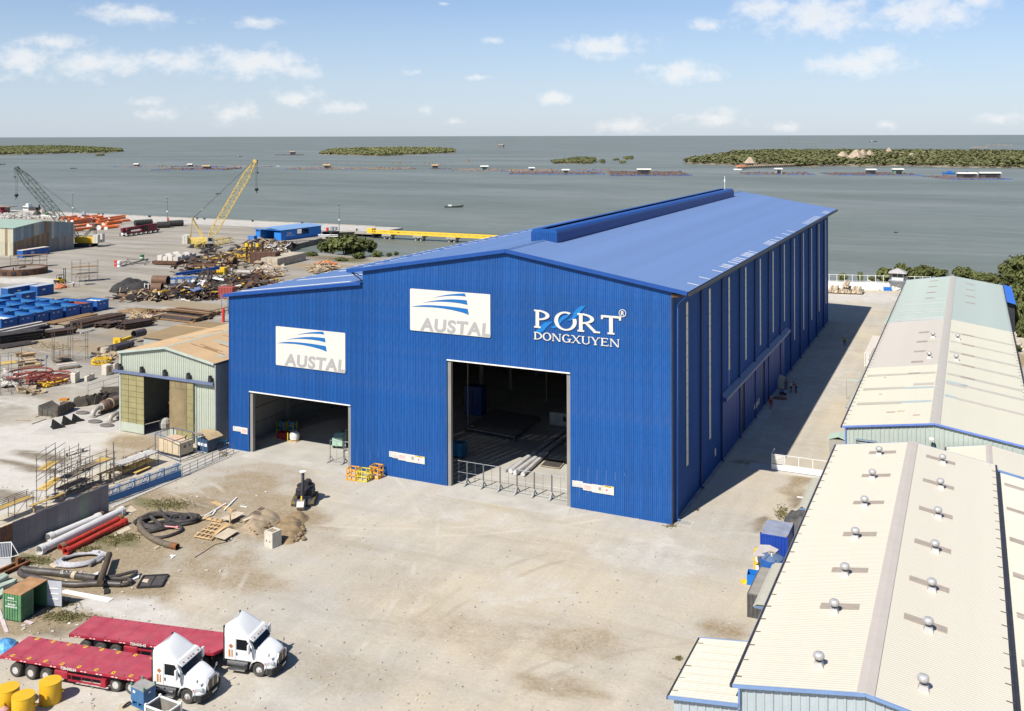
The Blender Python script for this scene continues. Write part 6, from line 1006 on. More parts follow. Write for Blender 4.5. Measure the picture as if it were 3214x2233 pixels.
# ---- green store container with open grey door leaf
p = Vector((-74.45,56.35,0)); t = thing('site_container', 'small green container with rusty roof and one grey door swung open', 'container', p, R(8)); GRN = M('container_green',(.075,.20,.085),.6,var=.25,vs=1.2,dust=.15,rust=.04); ROOFR = M('rusty_roof_sheet',(.34,.185,.085),.9,var=.25,vs=1.2); w_, d_, h = 1.9, 2.9, 2.35
for i in range(7): B().bb(i*w_/7,(i+.62)*w_/7,-.05,.02,.1,h-.08).obj('rib', GRN, t)
B().bb(0,w_,.0,.06,.08,h-.05).obj('front_wall', GRN, t); B().bb(0,.06,.06,d_,.08,h-.05).obj('left_wall', GRN, t); B().bb(.06,w_,d_-.06,d_,.08,h-.05).obj('back_wall', GRN, t); B().bb(-.04,w_+.04,-.06,d_+.04,h-.06,h+.02).obj('roof', ROOFR, t); B().bb(0,w_,0,d_,.0,.1).obj('floor', DARK, t)
dr = B().bb(w_-.06,w_,.06,1.25,.12,h-.08).obj('door', M('container_dark_green',(.05,.12,.06),.6,var=.25), t)
for z in (.9,1.7): B().bb(w_,w_+.03,.15,1.1,z,z+.05).obj('door_bar', GRN, dr)
B().bb(w_-.1,w_+.02,-.06,.06,0,h).bb(w_-.1,w_+.02,d_-.08,d_,0,h).bb(w_-.12,w_+.0,1.25,1.36,0,h).obj('corner_post', GRN, t); lf = B().box((w_+.72,d_+.1,h/2+.05),(1.4,.06,h-.2),rz=.12).obj('open_door', M('door_grey',(.42,.43,.46),.5,var=.1), t)
for z in (.75,1.2,1.65): B().box((w_+.7,d_+.05,z),(.9,.04,.06),rz=.12).obj('door_bar', WHITE, lf)
CH = M('stencil_white',(.55,.62,.55),.7)
for i, (z, x0, x1) in enumerate(((1.95,.55,1.3),(1.72,.3,1.65),(1.42,.55,1.45),(1.22,.3,1.65))):
    for k in range(int((x1-x0)/.14)): B().bb(x0+k*.14,x0+k*.14+.09,-.062,-.05,z-.07 if i != 1 else z-.02,z+.06 if i != 1 else z+.02).obj('stencil', CH, t)
# ---- pale green sheets, barrier and beams at the left frame edge
MG = M('pale_green_roll',(.36,.42,.33),.6,var=.15,rnd_=.15)
for p, q, r, lb in (((-40,1080),(85,1010),.28,'pale green rolled sheet, upper'),((-40,1010),(60,970),.2,'slim pale green roll at the back')): P, Q = up(G('k',*p),r), up(G('k',*q),r); one('sheet_roll', lb+' of the pile at the left edge', 'roll', B().tube([P,Q],r,12), MG, smooth='auto')
for q, z, lb in ((((-40,1130),(150,1060),(225,1050),(180,1090),(-40,1180)),.4,'pale green folded sheet behind the green container'),(((-40,1210),(40,1160),(45,1230),(-40,1290)),.3,'pale green sheet scrap left of the green container')): P = [G('k',*a) for a in q]; one('green_sheet', lb, 'sheet', B().prism([(v.x,v.y) for v in P],.02,z,'z'), MG)
for p, q, lb in (((-20,990),(400,800),'rusty beam lying at the left edge, front'),((-20,930),(330,770),'rusty beam lying at the left edge, back')): P, Q = up(G('k',*p),.2), up(G('k',*q),.2); one('steel_beam', lb, 'beam', B().ibeam(P,Q,.25,.35,.04), RUST)
one('beam_stub', 'short upright rusty stub on the beams at the left edge', 'stub', B().bb(-.2,.2,-.2,.2,0,.7), RUST, up(G('k',240,830),.1))
p = G('k',70,820); t = thing('louvred_gate', 'grey louvred gate panel with white frame leaning at the left edge', 'gate panel', p, R(35)); B().bb(-.9,.5,0,.05,.0,.75).obj('base_panel', M('pale_grey_sheet',(.50,.50,.50),.6), t)
for i in range(9): B().beam((-.9+i*.15,0,.75),(-.9+i*.15,.35,2.0),.08,.02).obj('slat', STEEL, t)
B().beam((.5,0,.0),(.45,.35,2.05),.07).beam((-.9,.35,2.05),(.45,.35,2.05),.07).beam((-.9,0,.75),(.5,0,.75),.06).beam((.5,-.1,.8),(1.2,.0,.9),.05).beam((.45,.35,2.0),(1.2,0,.9),.05).beam((1.2,0,.9),(.9,.3,.1),.05).obj('frame', WHITE, t)
one('tarp_heap', 'crumpled blue and white plastic heap behind the near trailer', 'heap', B().lathe((0,0,0),[(1.0,0),(.9,.25),(.5,.55),(.15,.7)],9), M('blue_plastic',(.10,.30,.55),.4,var=.5,vs=2), G('n',60,690))
# ---- drums, bins at the bottom edge
YD = M('drum_yellow',(.62,.36,.012),.5,var=.08,vs=2,rust=.03,dust=.06)
def drum(label, c):
    t = thing('steel_drum', label, 'drum', c, 0, 'big yellow steel drums'); B().lathe((0,0,0),[(.74,.0),(.76,.04),(.76,1.46),(.75,1.5)],36).obj('shell', YD, t, smooth='auto'); B().lathe((0,0,1.44),[(.7,.0),(.77,.02),(.77,.07),(.70,.075)],36).obj('lid', YD, t, smooth='auto')
    for a in (-58,175,32,120): d = Vector((math.cos(R(a)),math.sin(R(a)),0)); B().tube([d*.74+Vector((0,0,.75)),d*.93+Vector((0,0,.75))],.11,10).obj('pin', YD, t)
drum('yellow steel drum standing right of its group', (-60.55,49.62,0)); drum('yellow steel drum at the front of its group, cut by the frame', (-60.75,47.55,0)); drum('yellow steel drum at the left frame edge', (-62.6,47.75,0))
one('pink_sack', 'dusty pink sack squeezed between the yellow drums', 'sack', B().lathe((0,0,0),[(.3,0),(.38,.3),(.3,.7),(.1,.85)],9), M('pink_sack',(.42,.24,.22),.9), (-61.7,46.75,0))
t = thing('lidded_bin', 'blue steel bin with grey mesh lid and corner lugs, in front of the near truck', 'bin', (-54.05,51.55,0), R(-6)); BB = M('bin_blue',(.03,.12,.26),.5,var=.15,dust=.1); B().bb(-.7,.7,0,1.05,.5,1.45).obj('body', BB, t); B().bb(-.72,.72,-.02,1.07,1.45,1.52).obj('lid', M('mesh_lid',(.27,.26,.24),.8,var=.15), t); B().bb(-.7,.7,0,1.05,.1,.22).bb(-.65,-.5,.05,1,.2,.5).bb(.5,.65,.05,1,.2,.5).bb(-.08,.08,.05,1,.2,.5).obj('skid', BB, t)
for x in (-.66,.66):
    for y in (.04,1.0): B().bb(x-.06,x+.06,y-.06,y+.06,1.5,1.72).obj('lug', M('lug_green',(.10,.22,.15)), t)
B().bb(-.45,-.2,-.02,.0,1.1,1.25).obj('label_plate', WHITE, t); B().bb(.7,.72,.4,.6,1.15,1.25).obj('label_plate', WHITE, t)
t = thing('open_crate', 'white tube framed open bin with dusty panels at the bottom edge', 'bin', (-52.2,50.55,0), R(-2)); DG = M('dusty_panel',(.22,.20,.17),.8,var=.2)
B().bb(0,2.0,0,.04,.1,1.2).obj('side_panel', DG, t); B().bb(0,2.0,1.25,1.29,.1,1.2).obj('side_panel', DG, t); B().bb(0,.04,.04,1.25,.1,1.2).obj('end_panel', DG, t); B().bb(1.96,2,.04,1.25,.1,1.2).obj('end_panel', DG, t); B().bb(0,2,0,1.29,.05,.1).obj('floor', DG, t)
for x in (0,2.0):
    for y in (0,1.29): B().bb(x-.07,x+.07,y-.07,y+.07,0,1.4).obj('post', WHITE, t)
for a, b_ in (((0,0),(2,0)),((2,0),(2,1.29)),((2,1.29),(0,1.29)),((0,1.29),(0,0))): B().beam((a[0],a[1],1.25),(b_[0],b_[1],1.25),.1).obj('top_rail', WHITE, t)
# ---- doorway barriers, cages, things inside the hall
GALV = M('galvanised_tube',(.20,.21,.22),.4,.6,var=.15)
def barrier(label, p, q, h=2.75):
    t = thing('mesh_barrier', label, 'barrier', p, ang(p,q), 'mesh barrier panels at the hall doors'); L_ = (q-p).length-.08
    for x in (0,L_): B().tube([(x,0,.15),(x,0,h)],.045,6).obj('post', GALV, t); B().beam((x,-.75,.03),(x,.75,.03),.07).beam((x,-.7,.05),(x,0,.8),.05).beam((x,.7,.05),(x,0,.8),.05).obj('foot', GALV, t)
    for z in (.2,h-.05): B().tube([(0,0,z),(L_,0,z)],.035,6).obj('rail', GALV, t)
    B().tube([(0,0,h*.5),(L_,0,h*.5)],.02,5).tube([(L_/2,0,.2),(L_/2,0,h)],.02,5).obj('mesh_bar', GALV, t); return t
bp_ = [Vector((-55.7+2.16*i,101.1,0)) for i in range(8)]; ORD2 = ['first','second','third','fourth','fifth','sixth','seventh']
for i in range(7): barrier('wheeled mesh barrier across the tall doorway, '+ORD2[i]+' from the left', bp_[i], bp_[i+1])
barrier('mesh barrier standing in the annex doorway, front', Vector((-73.05,101.1,0)), Vector((-71.0,101.2,0))); barrier('mesh barrier standing in the annex doorway, turned inwards', Vector((-71.0,101.3,0)), Vector((-69.3,101.5,0))); barrier('lone mesh barrier deeper in the annex beside the green machine', Vector((-73.8,105.5,0)), Vector((-72.0,105.9,0)))
def cage(label, p, rz, m, w_=1.15, h=1.35):
    t = thing('lifting_cage', label, 'cage', p, rz, 'lifting cages by the annex doorway'); 
    for x in (0,w_):
        for y in (0,w_): B().bb(x-.05,x+.05,y-.05,y+.05,0,h).obj('post', m, t)
    for a, b_ in (((0,0),(w_,0)),((w_,0),(w_,w_)),((w_,w_),(0,w_)),((0,w_),(0,0))):
        for z in (.08,h*.5,h-.05): B().beam((a[0],a[1],z),(b_[0],b_[1],z),.09,.1).obj('rail', m, t)
        B().beam(((a[0]+b_[0])/2,(a[1]+b_[1])/2,.08),((a[0]+b_[0])/2,(a[1]+b_[1])/2,h),.08).obj('bar', m, t)
    B().bb(.1,w_-.1,.1,w_-.1,.05,.35).obj('load', PLY, t); return t
OY = M('cage_orange',(.66,.30,.02),.5,var=.1); YY = M('cage_yellow',(.58,.48,.03),.5,var=.1)
cage('orange lifting cage nearest the annex doorway', (-67.35,96.5,0), .12, OY); cage('lemon yellow lifting cage in the middle', (-65.95,96.65,0), .12, YY, 1.2, 1.3); cage('orange lifting cage against the wall with a bent top rail', (-65.2,98.2,0), .0, OY, 1.15, 1.45)
t = thing('bulk_bag', 'white bulk bag on a yellow pallet frame just inside the annex doorway', 'bag', G('j',1055,960)); B().lathe((0,0,.15),[(.45,0),(.62,.15),(.66,.7),(.55,1.0),(.3,1.15),(.1,1.1)],10).obj('sack', M('white_sack',(.66,.64,.60),.8,var=.2,vs=3), t, smooth='auto'); B().bb(-.75,.65,-.6,.6,0,.12).obj('pallet', WOOD, t)
for x in (-.72,-.1): B().bb(x-.05,x+.05,-.6,-.5,.1,1.15).obj('frame_post', YY, t)
one('scrap_skip', 'dark red open skip in the annex shade beside the white bag', 'skip', B().bb(-.8,.8,-.5,-.45,0,.9).bb(-.8,.8,.45,.5,0,.9).bb(-.8,-.75,-.45,.45,0,.9).bb(.75,.8,-.45,.45,0,.9).bb(-.75,.75,-.45,.45,0,.5), M('skip_red',(.25,.02,.02),.6), G('j',900,925))
for x, lb in ((870,'yellow gas bottle rack left of the pair in the annex'),(1010,'yellow gas bottle rack right of the pair in the annex')):
    t = thing('bottle_rack', lb, 'rack', G('j',x,835)); [B().bb(a-.05,a+.05,c-.05,c+.05,0,1.5).obj('post', YY, t) for a in (-.6,.6) for c in (-.4,.4)]; [B().bb(-.6,.6,c-.04,c+.04,z,z+.08).obj('rail', YY, t) for c in (-.4,.4) for z in (.3,1.0)]
    for k in range(4): B().lathe((-.42+k*.28,0,.05),[(.12,0),(.12,1.3),(.05,1.45)],8).obj('bottle', M('bottle_blue',(.05,.20,.38)), t)
t = thing('works_buggy', 'pale green small works vehicle in the annex doorway shade', 'vehicle', G('j',1745,1040), R(100)); B().prism([(-1.3,.4),(-1.3,1.5),(-.4,1.9),(.7,1.8),(1.2,1.1),(1.4,1.0),(1.4,.4)],-.75,.75).obj('body', M('buggy_green',(.30,.45,.34),.4), t, bevel=.08); B().prism([(.72,1.75),(1.18,1.12),(1.22,1.14),(.78,1.8)],-.65,.65).obj('windscreen', GLASS, t); B().bb(1.38,1.45,-.6,.6,.5,.7).obj('bumper', BLACK, t)
for x in (-.85,.9):
    for s in (-1,1): wheel(t,x,s*.66,.32,.22,side=-s)
P = [(660,1150),(925,965),(985,960),(780,1180)]
for i, (a, b_, r, m, lb) in enumerate((((655,1150),(930,940),.33,M('wrap_white',(.50,.49,.48),.35,var=.12),'left wrapped profile bundle on the hall floor'),((700,1165),(1000,950),.32,M('wrap_white',(0,0,0)),'middle wrapped profile bundle on the hall floor'),((770,1175),(985,985),.27,M('wrap_white',(0,0,0)),'right shorter wrapped profile bundle on the hall floor'),((610,1135),(860,960),.14,M('grey_profile',(.30,.30,.29),.5),'flat grey profile stack left of the wrapped bundles'))):
    p, q = G('r',*a), G('r',*b_); t = thing('wrapped_bundle', lb, 'bundle', up(p,.05), ang(p,q), 'wrapped profiles in the hall'); L_ = (q-p).length*(1.9 if i < 2 else 1.05); B().tube([(0,0,r),(L_*.33,0,r*1.05),(L_*.66,.02,r),(L_,0,r*.9)],r,9).obj('wrap', m, t); [B().tube([(x*L_,0,r),(x*L_+.12,0,r)],r*1.06,9,False).obj('strap', M('tan_band',(.4,.33,.22)), t) for x in (.2,.45,.75)]
P = [G('r',*q) for q in ((935,1080),(1110,1105),(1175,1035),(1000,1015))]; t = thing('floor_mat', 'dark mat with tan striped edge on the sunlit hall floor', 'mat', P[0]); B().prism([tuple((v-P[0])[:2]) for v in P],.015,.12,'z').obj('mat', M('dark_mat',(.06,.055,.05),.7), t); [B().beam(up(P[i]-P[0],.14),up(P[(i+1)%4]-P[0],.14),.1,.06).obj('edge', M('tan_band',(.4,.33,.22)), t) for i in range(4)]
P = [G('r',*q) for q in ((240,760),(700,850),(920,660),(510,585))]; t = thing('steel_platform', 'low wide steel plate platform in the dark of the hall', 'platform', P[0]); B().prism([tuple((v-P[0])[:2]) for v in P],.5,.7,'z').obj('plate', M('platform_grey',(.17,.165,.16),.6,var=.15), t); [B().bb(v.x-P[0].x-.15,v.x-P[0].x+.15,v.y-P[0].y-.15,v.y-P[0].y+.15,0,.5).obj('leg', STL2, t) for v in P]
t = thing('steel_crate', 'pale steel crate with a dark square opening, right side of the hall', 'crate', G('r',1020,705), R(3)); B().bb(0,4.6,0,2.2,.2,2.0).obj('body', M('pale_crate',(.42,.41,.36),.6), t); B().bb(2.0,2.7,-.03,.0,.9,1.6).obj('opening', DARK, t); [B().bb(x,x+.12,-.05,0,.1,2.05).obj('rib', M('pale_crate',(0,0,0)), t) for x in np.linspace(0,4.4,8)]
for k, p, h, lb in ((0,G('r',990,470),5.4,'tall stand with a red and white round sign deep in the hall'),(1,G('r',262,690),12.5,'column mounted round sign near the left of the tall doorway')): t = thing('sign_post', lb, 'sign post', p); B().tube([(0,0,0),(0,0,h)],.1,6).obj('post', M('post_tan',(.36,.30,.22)), t); B().lathe((0,-.1,h),[(.42,0),(.42,.06)],16,'y').obj('sign_face', BOARD, t); B().lathe((0,-.13,h+.05),[(.3,0),(.3,.03)],3,'y').obj('sign_mark', M('mark_red',(.55,.04,.03)), t)
t = thing('storage_box', 'teal blue storage box on the dark hall floor behind the left door post', 'box', G('r',165,990), .1); B().bb(-1.2,1.0,-.6,.8,.3,1.9).obj('body', M('teal_box',(.02,.14,.26),.5), t); B().bb(-1.0,.8,-.5,.7,0,.3).obj('skid', DARK, t)
t = thing('equipment_cabinet', 'tall dark blue cabinet deep on the left of the hall', 'cabinet', G('r',330,590), 0); B().bb(-1.4,1.4,-.8,.8,0,4.2).obj('body', M('deep_blue',(.015,.05,.18),.5), t); B().bb(-.05,.05,-.83,-.8,.2,4).obj('door_gap', DARK, t)
# ---- right hand side: container, tank, covered boxes, gate
def corrugated(t, x0, x1, y0, y1, h, m, roof, n=8, z0=.15):
    """container body: ribs on the front and right faces"""
    B().bb(x0,x1,y0,y1,z0,h-.08).obj('body', m, t); B().bb(x0-.02,x1+.02,y0-.02,y1+.02,h-.08,h).obj('roof', roof, t)
    for i in range(n): B().bb(x0+.12+i*(x1-x0-.24)/n,x0+.12+(i+.55)*(x1-x0-.24)/n,y0-.05,y0,z0+.15,h-.22).obj('rib', m, t)
    for x in (x0,x1):
        for y in (y0,y1): B().bb(x-.07,x+.07,y-.07,y+.07,0,h+.03).obj('corner_post', m, t)
    B().bb(x0,x1,y0-.06,y0+.02,h-.22,h-.06).bb(x0,x1,y0-.06,y0+.02,z0,z0+.16).obj('edge_beam', m, t)
CB = M('container_blue',(.012,.05,.30),.5,var=.12); GR = M('grey_blue_roof',(.24,.26,.33),.6,var=.2,vs=.8,rust=.06)
t = thing('shipping_container', 'short royal blue shipping container with grey roof beside the near warehouse', 'container', (-18.42,95.27,0)); corrugated(t,0,2.47,0,3.6,2.6,CB,GR)
for x in (.1,2.37):
    for y in (.1,3.5): B().bb(x-.1,x+.1,y-.1,y+.1,2.6,2.66).obj('corner_casting', M('orange_casting',(.42,.26,.12)), t)
t = thing('water_tank', 'big blue plastic water tank with ribbed domed top and white pipe', 'tank', (-16.6,91.0,0)); TB = M('tank_blue',(.012,.075,.26),.45,var=.1); B().lathe((0,0,0),[(1.0,0),(1.06,.1),(1.06,2.1),(1.0,2.2)],28).obj('shell', TB, t, smooth='auto'); B().lathe((0,0,2.2),[(1.02,0),(.9,.1),(.35,.35),(.33,.42)],28).obj('dome', M('tank_top',(.07,.12,.22),.5,dust=.2), t, smooth='auto')
for k in range(6): a = R(60*k); B().beam((.35*math.cos(a),.35*math.sin(a),2.55),(1.0*math.cos(a),1.0*math.sin(a),2.3),.14,.12).obj('rib', M('tank_top',(0,0,0)), t)
B().lathe((0,0,2.6),[(.34,0),(.34,.05),(.22,.05),(.22,0)],16).obj('hatch_ring', M('tan_band',(.4,.33,.22)), t); B().tube([(.05,-.4,2.75),(.1,-.45,2.3)],.06,8).obj('pipe', WHITE, t)
t = thing('covered_boxes', 'box covered by a dark grey tarpaulin, nearest the camera on the right', 'covered box', (-17.3,83.4,0)); B().prism([(0,0),(0,1.9),(.1,2.0),(5.6,2.0),(5.7,1.9),(5.7,0)],0,1.9,'x').obj('tarpaulin', M('dark_tarp',(.06,.06,.058),.7,var=.15,vs=2,dust=.15,streak=.3), t); [B().tube([(x,-.02,.05),(x+.05,-.03,1.0),(x,-.01,1.95)],.04,5).obj('fold', M('dark_tarp',(0,0,0)), t) for x in (.1,.45,.8,1.3,1.7)]
B().prism([(.1,2.005),(5.6,2.005),(5.6,2.03),(.1,2.03)],.1,1.8,'x').obj('top_board', M('taupe_board',(.26,.24,.21),.8,var=.15), t)
t = thing('plastic_bin', 'bright blue open plastic bin beside the yellow rack', 'bin', (-18.55,89.35,0), .1); PB = M('bin_bright_blue',(.01,.14,.48),.45); [B().bb(*q,0 if i < 4 else .0,.95 if i < 4 else .06).obj(n_, PB, t) for i, (n_, q) in enumerate((('wall',(0,1.1,0,.05)),('wall',(0,1.1,1.15,1.2)),('wall',(0,.05,.05,1.15)),('wall',(1.05,1.1,.05,1.15)),('bottom',(.05,1.05,.05,1.15))))]; B().bb(.05,1.05,.05,1.15,.06,.5).obj('load', DARK, t)
t = thing('yellow_rack', 'yellow steel rack with white boxes between the blue bin and the water tank', 'rack', (-18.3,91.5,0)); [B().bb(x-.06,x+.06,y-.06,y+.06,0,2.3).obj('post', M('rack_yellow',(.70,.48,.02)), t) for x in (0,1.0) for y in (0,.9)]; [B().bb(-.05,1.05,-.04,.94,z,z+.1).obj('shelf', M('rack_yellow',(0,0,0)), t) for z in (.1,1.15,2.2)]; [B().bb(.1,.6,.05,.8,z,z+.75).obj('box', WHITE, t) for z in (.22,1.28)]; [B().bb(.65,.95,.05,.8,z,z+.75).obj('box', M('brown_box',(.20,.13,.10)), t) for z in (.22,1.28)]
P = [G('E',*q,2.4) for q in ((130,690),(230,545),(360,550),(480,610),(400,690)) ]; one('flat_board', 'pinkish grey board lying on top of the yellow rack before the blue container', 'board', B().prism([(v.x,v.y) for v in P],2.32,2.4,'z'), M('pinkish_board',(.44,.40,.37),.8,var=.12))
one('rack_scrap', 'yellow plastic scrap on the ground by the blue bin', 'scrap', B().box((0,0,.12),(.6,.3,.2),rz=.5).box((.2,-.2,.1),(.25,.4,.15)), M('rack_yellow',(0,0,0)), G('E',20,1045))
def heap(name, label, c, rx, ry, h, mat, seed, n=18):
    b = B(); 
    for i in range(n+1):
        for j in range(n+1): x, y = (i/n*2-1), (j/n*2-1); r = math.hypot(x,y); k = max(0,1-r*r)**.5; b.v.append((x*rx,y*ry,h*k*(.85+.35*noise.noise(Vector((x*2.2,y*2.2,seed))))+(.04 if k > 0 else -.05)))
    for i in range(n):
        for j in range(n): b.f.append((i*(n+1)+j,(i+1)*(n+1)+j,(i+1)*(n+1)+j+1,i*(n+1)+j+1))
    return one(name, label, 'heap', b, mat, c, smooth=True)
heap('tarp_cover', 'dark grey tarpaulin thrown over a rounded stack by the warehouse wall', (-16.2,104.6,0), 1.7, 2.3, 2.0, M('dark_tarp',(0,0,0)), 3.)
one('clothes_scrap', 'pink cloth scrap on the ground beside the royal blue container', 'scrap', B().box((0,0,.1),(.5,.4,.16),rz=.4).box((.1,.4,.1),(.3,.3,.12)), M('pink_cloth',(.65,.08,.20)), G('E',730,330)); one('drain_pipe_stub', 'white pipe stub lying over the damp brown patch', 'pipe', B().tube([(0,0,.1),(1.6,.1,.1)],.1,8), WPIPE, G('u',1410,1160))
# sliding gate with notice board on the right road
t = thing('road_gate', 'white sliding road gate with a solid base and a white notice board', 'gate', (-22.1,121.25,0)); WG = M('gate_white',(.74,.73,.72),.5,var=.04); B().bb(0,8.4,-.03,.03,.1,.75).obj('base_panel', WG, t)
for x in (0,1.6,3.2,4.85,6.5,8.2): B().bb(x-.035,x+.035,-.035,.035,.1,2.0).obj('post', WG, t)
B().bb(0,8.3,-.025,.025,1.95,2.0).bb(1.6,8.3,-.02,.02,.8,.84).obj('rail', WG, t); B().beam((0,0,2.0),(.25,.5,2.5),.06).obj('strut', WG, t)
for i in range(8): B().bb(.12+i*.2,.17+i*.2,-.02,.02,2.0,2.1).obj('spike', DARK, t); B().bb(.1+i*.12,.16+i*.12,-.03,.0,.77,.86).obj('slot', DARK, t) if i < 5 else None
nb = B().bb(.03,1.6,-.07,-.045,.88,1.93).obj('notice', BOARD, t); GT = M('gate_text',(.25,.24,.24))
text('Chốt', .22, GT, t, (1.02,-.072,1.62), FRONT, ext=.003); text('Bảo Vệ', .22, GT, t, (.78,-.072,1.38), FRONT, ext=.003)
for z, x0, x1 in ((1.22,.15,1.45),(1.05,.25,1.4)): [B().bb(x,x+.2,-.074,-.07,z-.03,z+.03).obj('print', GT, t) for x in np.arange(x0,x1,.27)]
B().prism([(.15,1.68),(.4,1.74),(.38,1.66)],-.075,-.07).obj('print', LOGO, t); B().bb(.14,.45,-.074,-.07,1.52,1.57).obj('print', GREYL, t)
t = thing('white_container', 'white cargo container half hidden by the far warehouse eave', 'container', (-17.0,181.8,0)); corrugated(t,0,2.5,0,15.8,2.6,M('container_white',(.62,.58,.54),.55,var=.06),M('container_white_roof',(.58,.52,.45),.6,var=.08),4)
for k in range(4): B().bb(.15+k*.62,.22+k*.62,-.09,-.05,.2,2.4).obj('door_bar', STEEL, t)
# ================================================================== THE FAR YARD ON THE LEFT
BINB = M('skip_blue',(.012,.085,.30),.5,var=.14,rnd_=.12,dust=.05); BININ = M('skip_inside',(.03,.16,.36),.55,var=.15,dust=.1); RIN = M('red_oxide',(.28,.07,.035),.7,var=.15); RB = M('rusty_steel',(.085,.042,.022),.85,var=.4,vs=1.2,rnd_=.35); RB2 = M('brown_plate',(.24,.145,.065),.8,var=.2,vs=.6,rnd_=.12); DKS = M('dark_section',(.055,.045,.04),.7,.2,var=.35,vs=1.5,rnd_=.35); LGS = M('pale_section',(.45,.42,.38),.7,var=.15,rnd_=.2)
# ---- rows of blue open skips
def skip(label, x, y, w_, l, h, inner=None, load=None):
    """open skip; w_ along y, l along -x, origin at its right front corner"""
    t = thing('open_skip', label, 'skip', (x,y,0), rnd.uniform(-.012,.012), 'blue open skips in the yard'); m = inner or BININ
    B().bb(-.06,0,0,w_,.12,h).obj('end_wall', BINB, t); B().bb(-l,-l+.06,0,w_,.12,h).obj('end_wall', BINB, t); B().bb(-l+.06,-.06,0,.06,.12,h).obj('side_wall', BINB, t); B().bb(-l+.06,-.06,w_-.06,w_,.12,h).obj('side_wall', BINB, t)
    B().bb(-l+.06,-.06,.06,w_-.06,.12,.3 if not load else h-.35).obj('floor', load or m, t); B().bb(-l+.07,-.07,.065,.10,.3,h-.1).bb(-l+.07,-.07,w_-.1,w_-.065,.3,h-.1).bb(-l+.065,-l+.1,.1,w_-.1,.3,h-.1).obj('lining', m, t)
    B().bb(-l,0,-.05,.07,h,h+.1).obj('top_rail', BINB, t); B().bb(-l,0,w_-.07,w_+.05,h,h+.1).obj('top_rail', BINB, t); B().bb(-.1,.05,0,w_,h,h+.1).obj('top_rail', BINB, t)
    for yy in (.05,w_-.05): B().bb(-.15,.1,yy-.15,yy+.15,h,h+.25).obj('lifting_lug', DARK, t)
    for yy, n in ((w_*.2,2),(w_*.55,2)): [B().bb(.0,.012,yy+k*.3,yy+.2+k*.3,h-.75,h-.5).obj('stencil', M('stencil_white',(.55,.62,.55)), t) for k in range(n)]
for i, (y, w_) in enumerate(((139.9,3.9),(144.1,3.7),(148.2,3.4),(152.0,3.4),(156.2,3.7),(160.4,3.3),(164.9,3.3))):
    skip(('first','second','third','fourth','fifth','sixth, rusty inside,','last, white filled,')[i]+' blue open skip from the left in the front row', -185.2, y, w_, 6.2, 2.3, RIN if i == 5 else None, M('white_fill',(.6,.58,.54),.8,var=.15) if i in (0,6) else None)
for r in (1,2,3):
    for i in range(7-r): 
        if r == 3 and i > 3: continue
        skip(('first','second','third','fourth','fifth','sixth')[i]+' blue open skip from the left, '+('second','third','fourth')[r-1]+' row back', -185.2-6.9*r, 141.2+r*1.7+i*4.0, 3.6, 6.2, 2.0+.15*((i+r)%3))
for lb, x, y, l, h, m in (('big closed blue container with pale roof behind the skips',-216.6,173.9,5.0,2.6,M('container_grey_roof',(.40,.43,.47),.5)),('long closed blue container behind the big one',-220.5,168.5,9.0,2.6,M('container_grey_roof',(0,0,0))),('closed blue container standing at the left of the skips',-211,165,4.0,2.4,BININ),('closed blue container half cut off by the left frame edge',-211,158.5,5.0,2.4,BININ)):
    t = thing('blue_container', lb, 'container', (x,y,0)); B().bb(-2.7,0,0,l,.1,h-.05).obj('body', BINB, t); B().bb(-2.75,.05,-.05,l+.05,h-.05,h+.03).obj('roof', m, t); [B().bb(.0,.05,.2+k*.5,.45+k*.5,.3,h-.3).obj('rib', BINB, t) for k in range(int(l/.5)-1)]; B().bb(.05,.06,l*.3,l*.3+.9,h*.55,h*.55+.35).obj('stencil', M('stencil_white',(0,0,0)), t)
for lb, p, q in (('blue container beside the far shed wall, rear',G('a',225,1440),G('a',460,1400)),('blue container beside the far shed wall, front',G('a',300,1470),G('a',650,1415))):
    t = thing('blue_container', lb, 'container', p, ang(p,q)); L_ = (q-p).length; B().bb(0,L_,0,2.4,.1,2.4).obj('body', BINB, t); B().bb(-.03,L_+.03,-.03,2.43,2.4,2.5).obj('roof', M('container_white_roof',(.58,.52,.45)), t); [B().bb(k*.6,.35+k*.6,-.05,0,.2,2.2).obj('rib', BINB, t) for k in range(int(L_/.6))]; B().bb(L_*.3,L_*.42,-.06,-.05,.8,1.8).obj('door_patch', M('pale_patch',(.30,.36,.45)), t)
# ---- stacks of plate, beams and pipe
def stack(label, p, q, n, layers, w_, h, mat, kind='beam', group='steel stacks in the yard', ragged=1.5, name='steel_stack'):
    t = thing(name, label, 'stack', p, ang(p,q), group); L_ = (q-p).length
    for z in range(layers):
        for i in range(n-(z if kind == 'pipe' else 0)):
            a, b_ = rnd.uniform(0,ragged), L_-rnd.uniform(0,ragged); y = i*w_*1.06+(w_*.53*z if kind == 'pipe' else rnd.uniform(-.05,.05)); zz = .15+z*h*(.87 if kind == 'pipe' else 1.03); m = mat[(i+z)%len(mat)] if isinstance(mat,list) else mat
            if kind == 'pipe': B().tube([(a,y,zz+h/2),(b_,y,zz+h/2)],w_/2,9).obj('pipe', m, t, smooth='auto')
            elif kind == 'ibeam': B().ibeam((a,y,zz+h/2),(b_,y,zz+h/2),w_*.9,h,.06).obj('beam', m, t)
            else: B().bb(a,b_,y,y+w_,zz,zz+h).obj('plate', m, t)
    B().bb(L_*.2,L_*.2+.2,-.1,n*w_,0,.14).obj('sleeper', OLDW, t); B().bb(L_*.8,L_*.8+.2,-.1,n*w_,0,.14).obj('sleeper', OLDW, t); return t
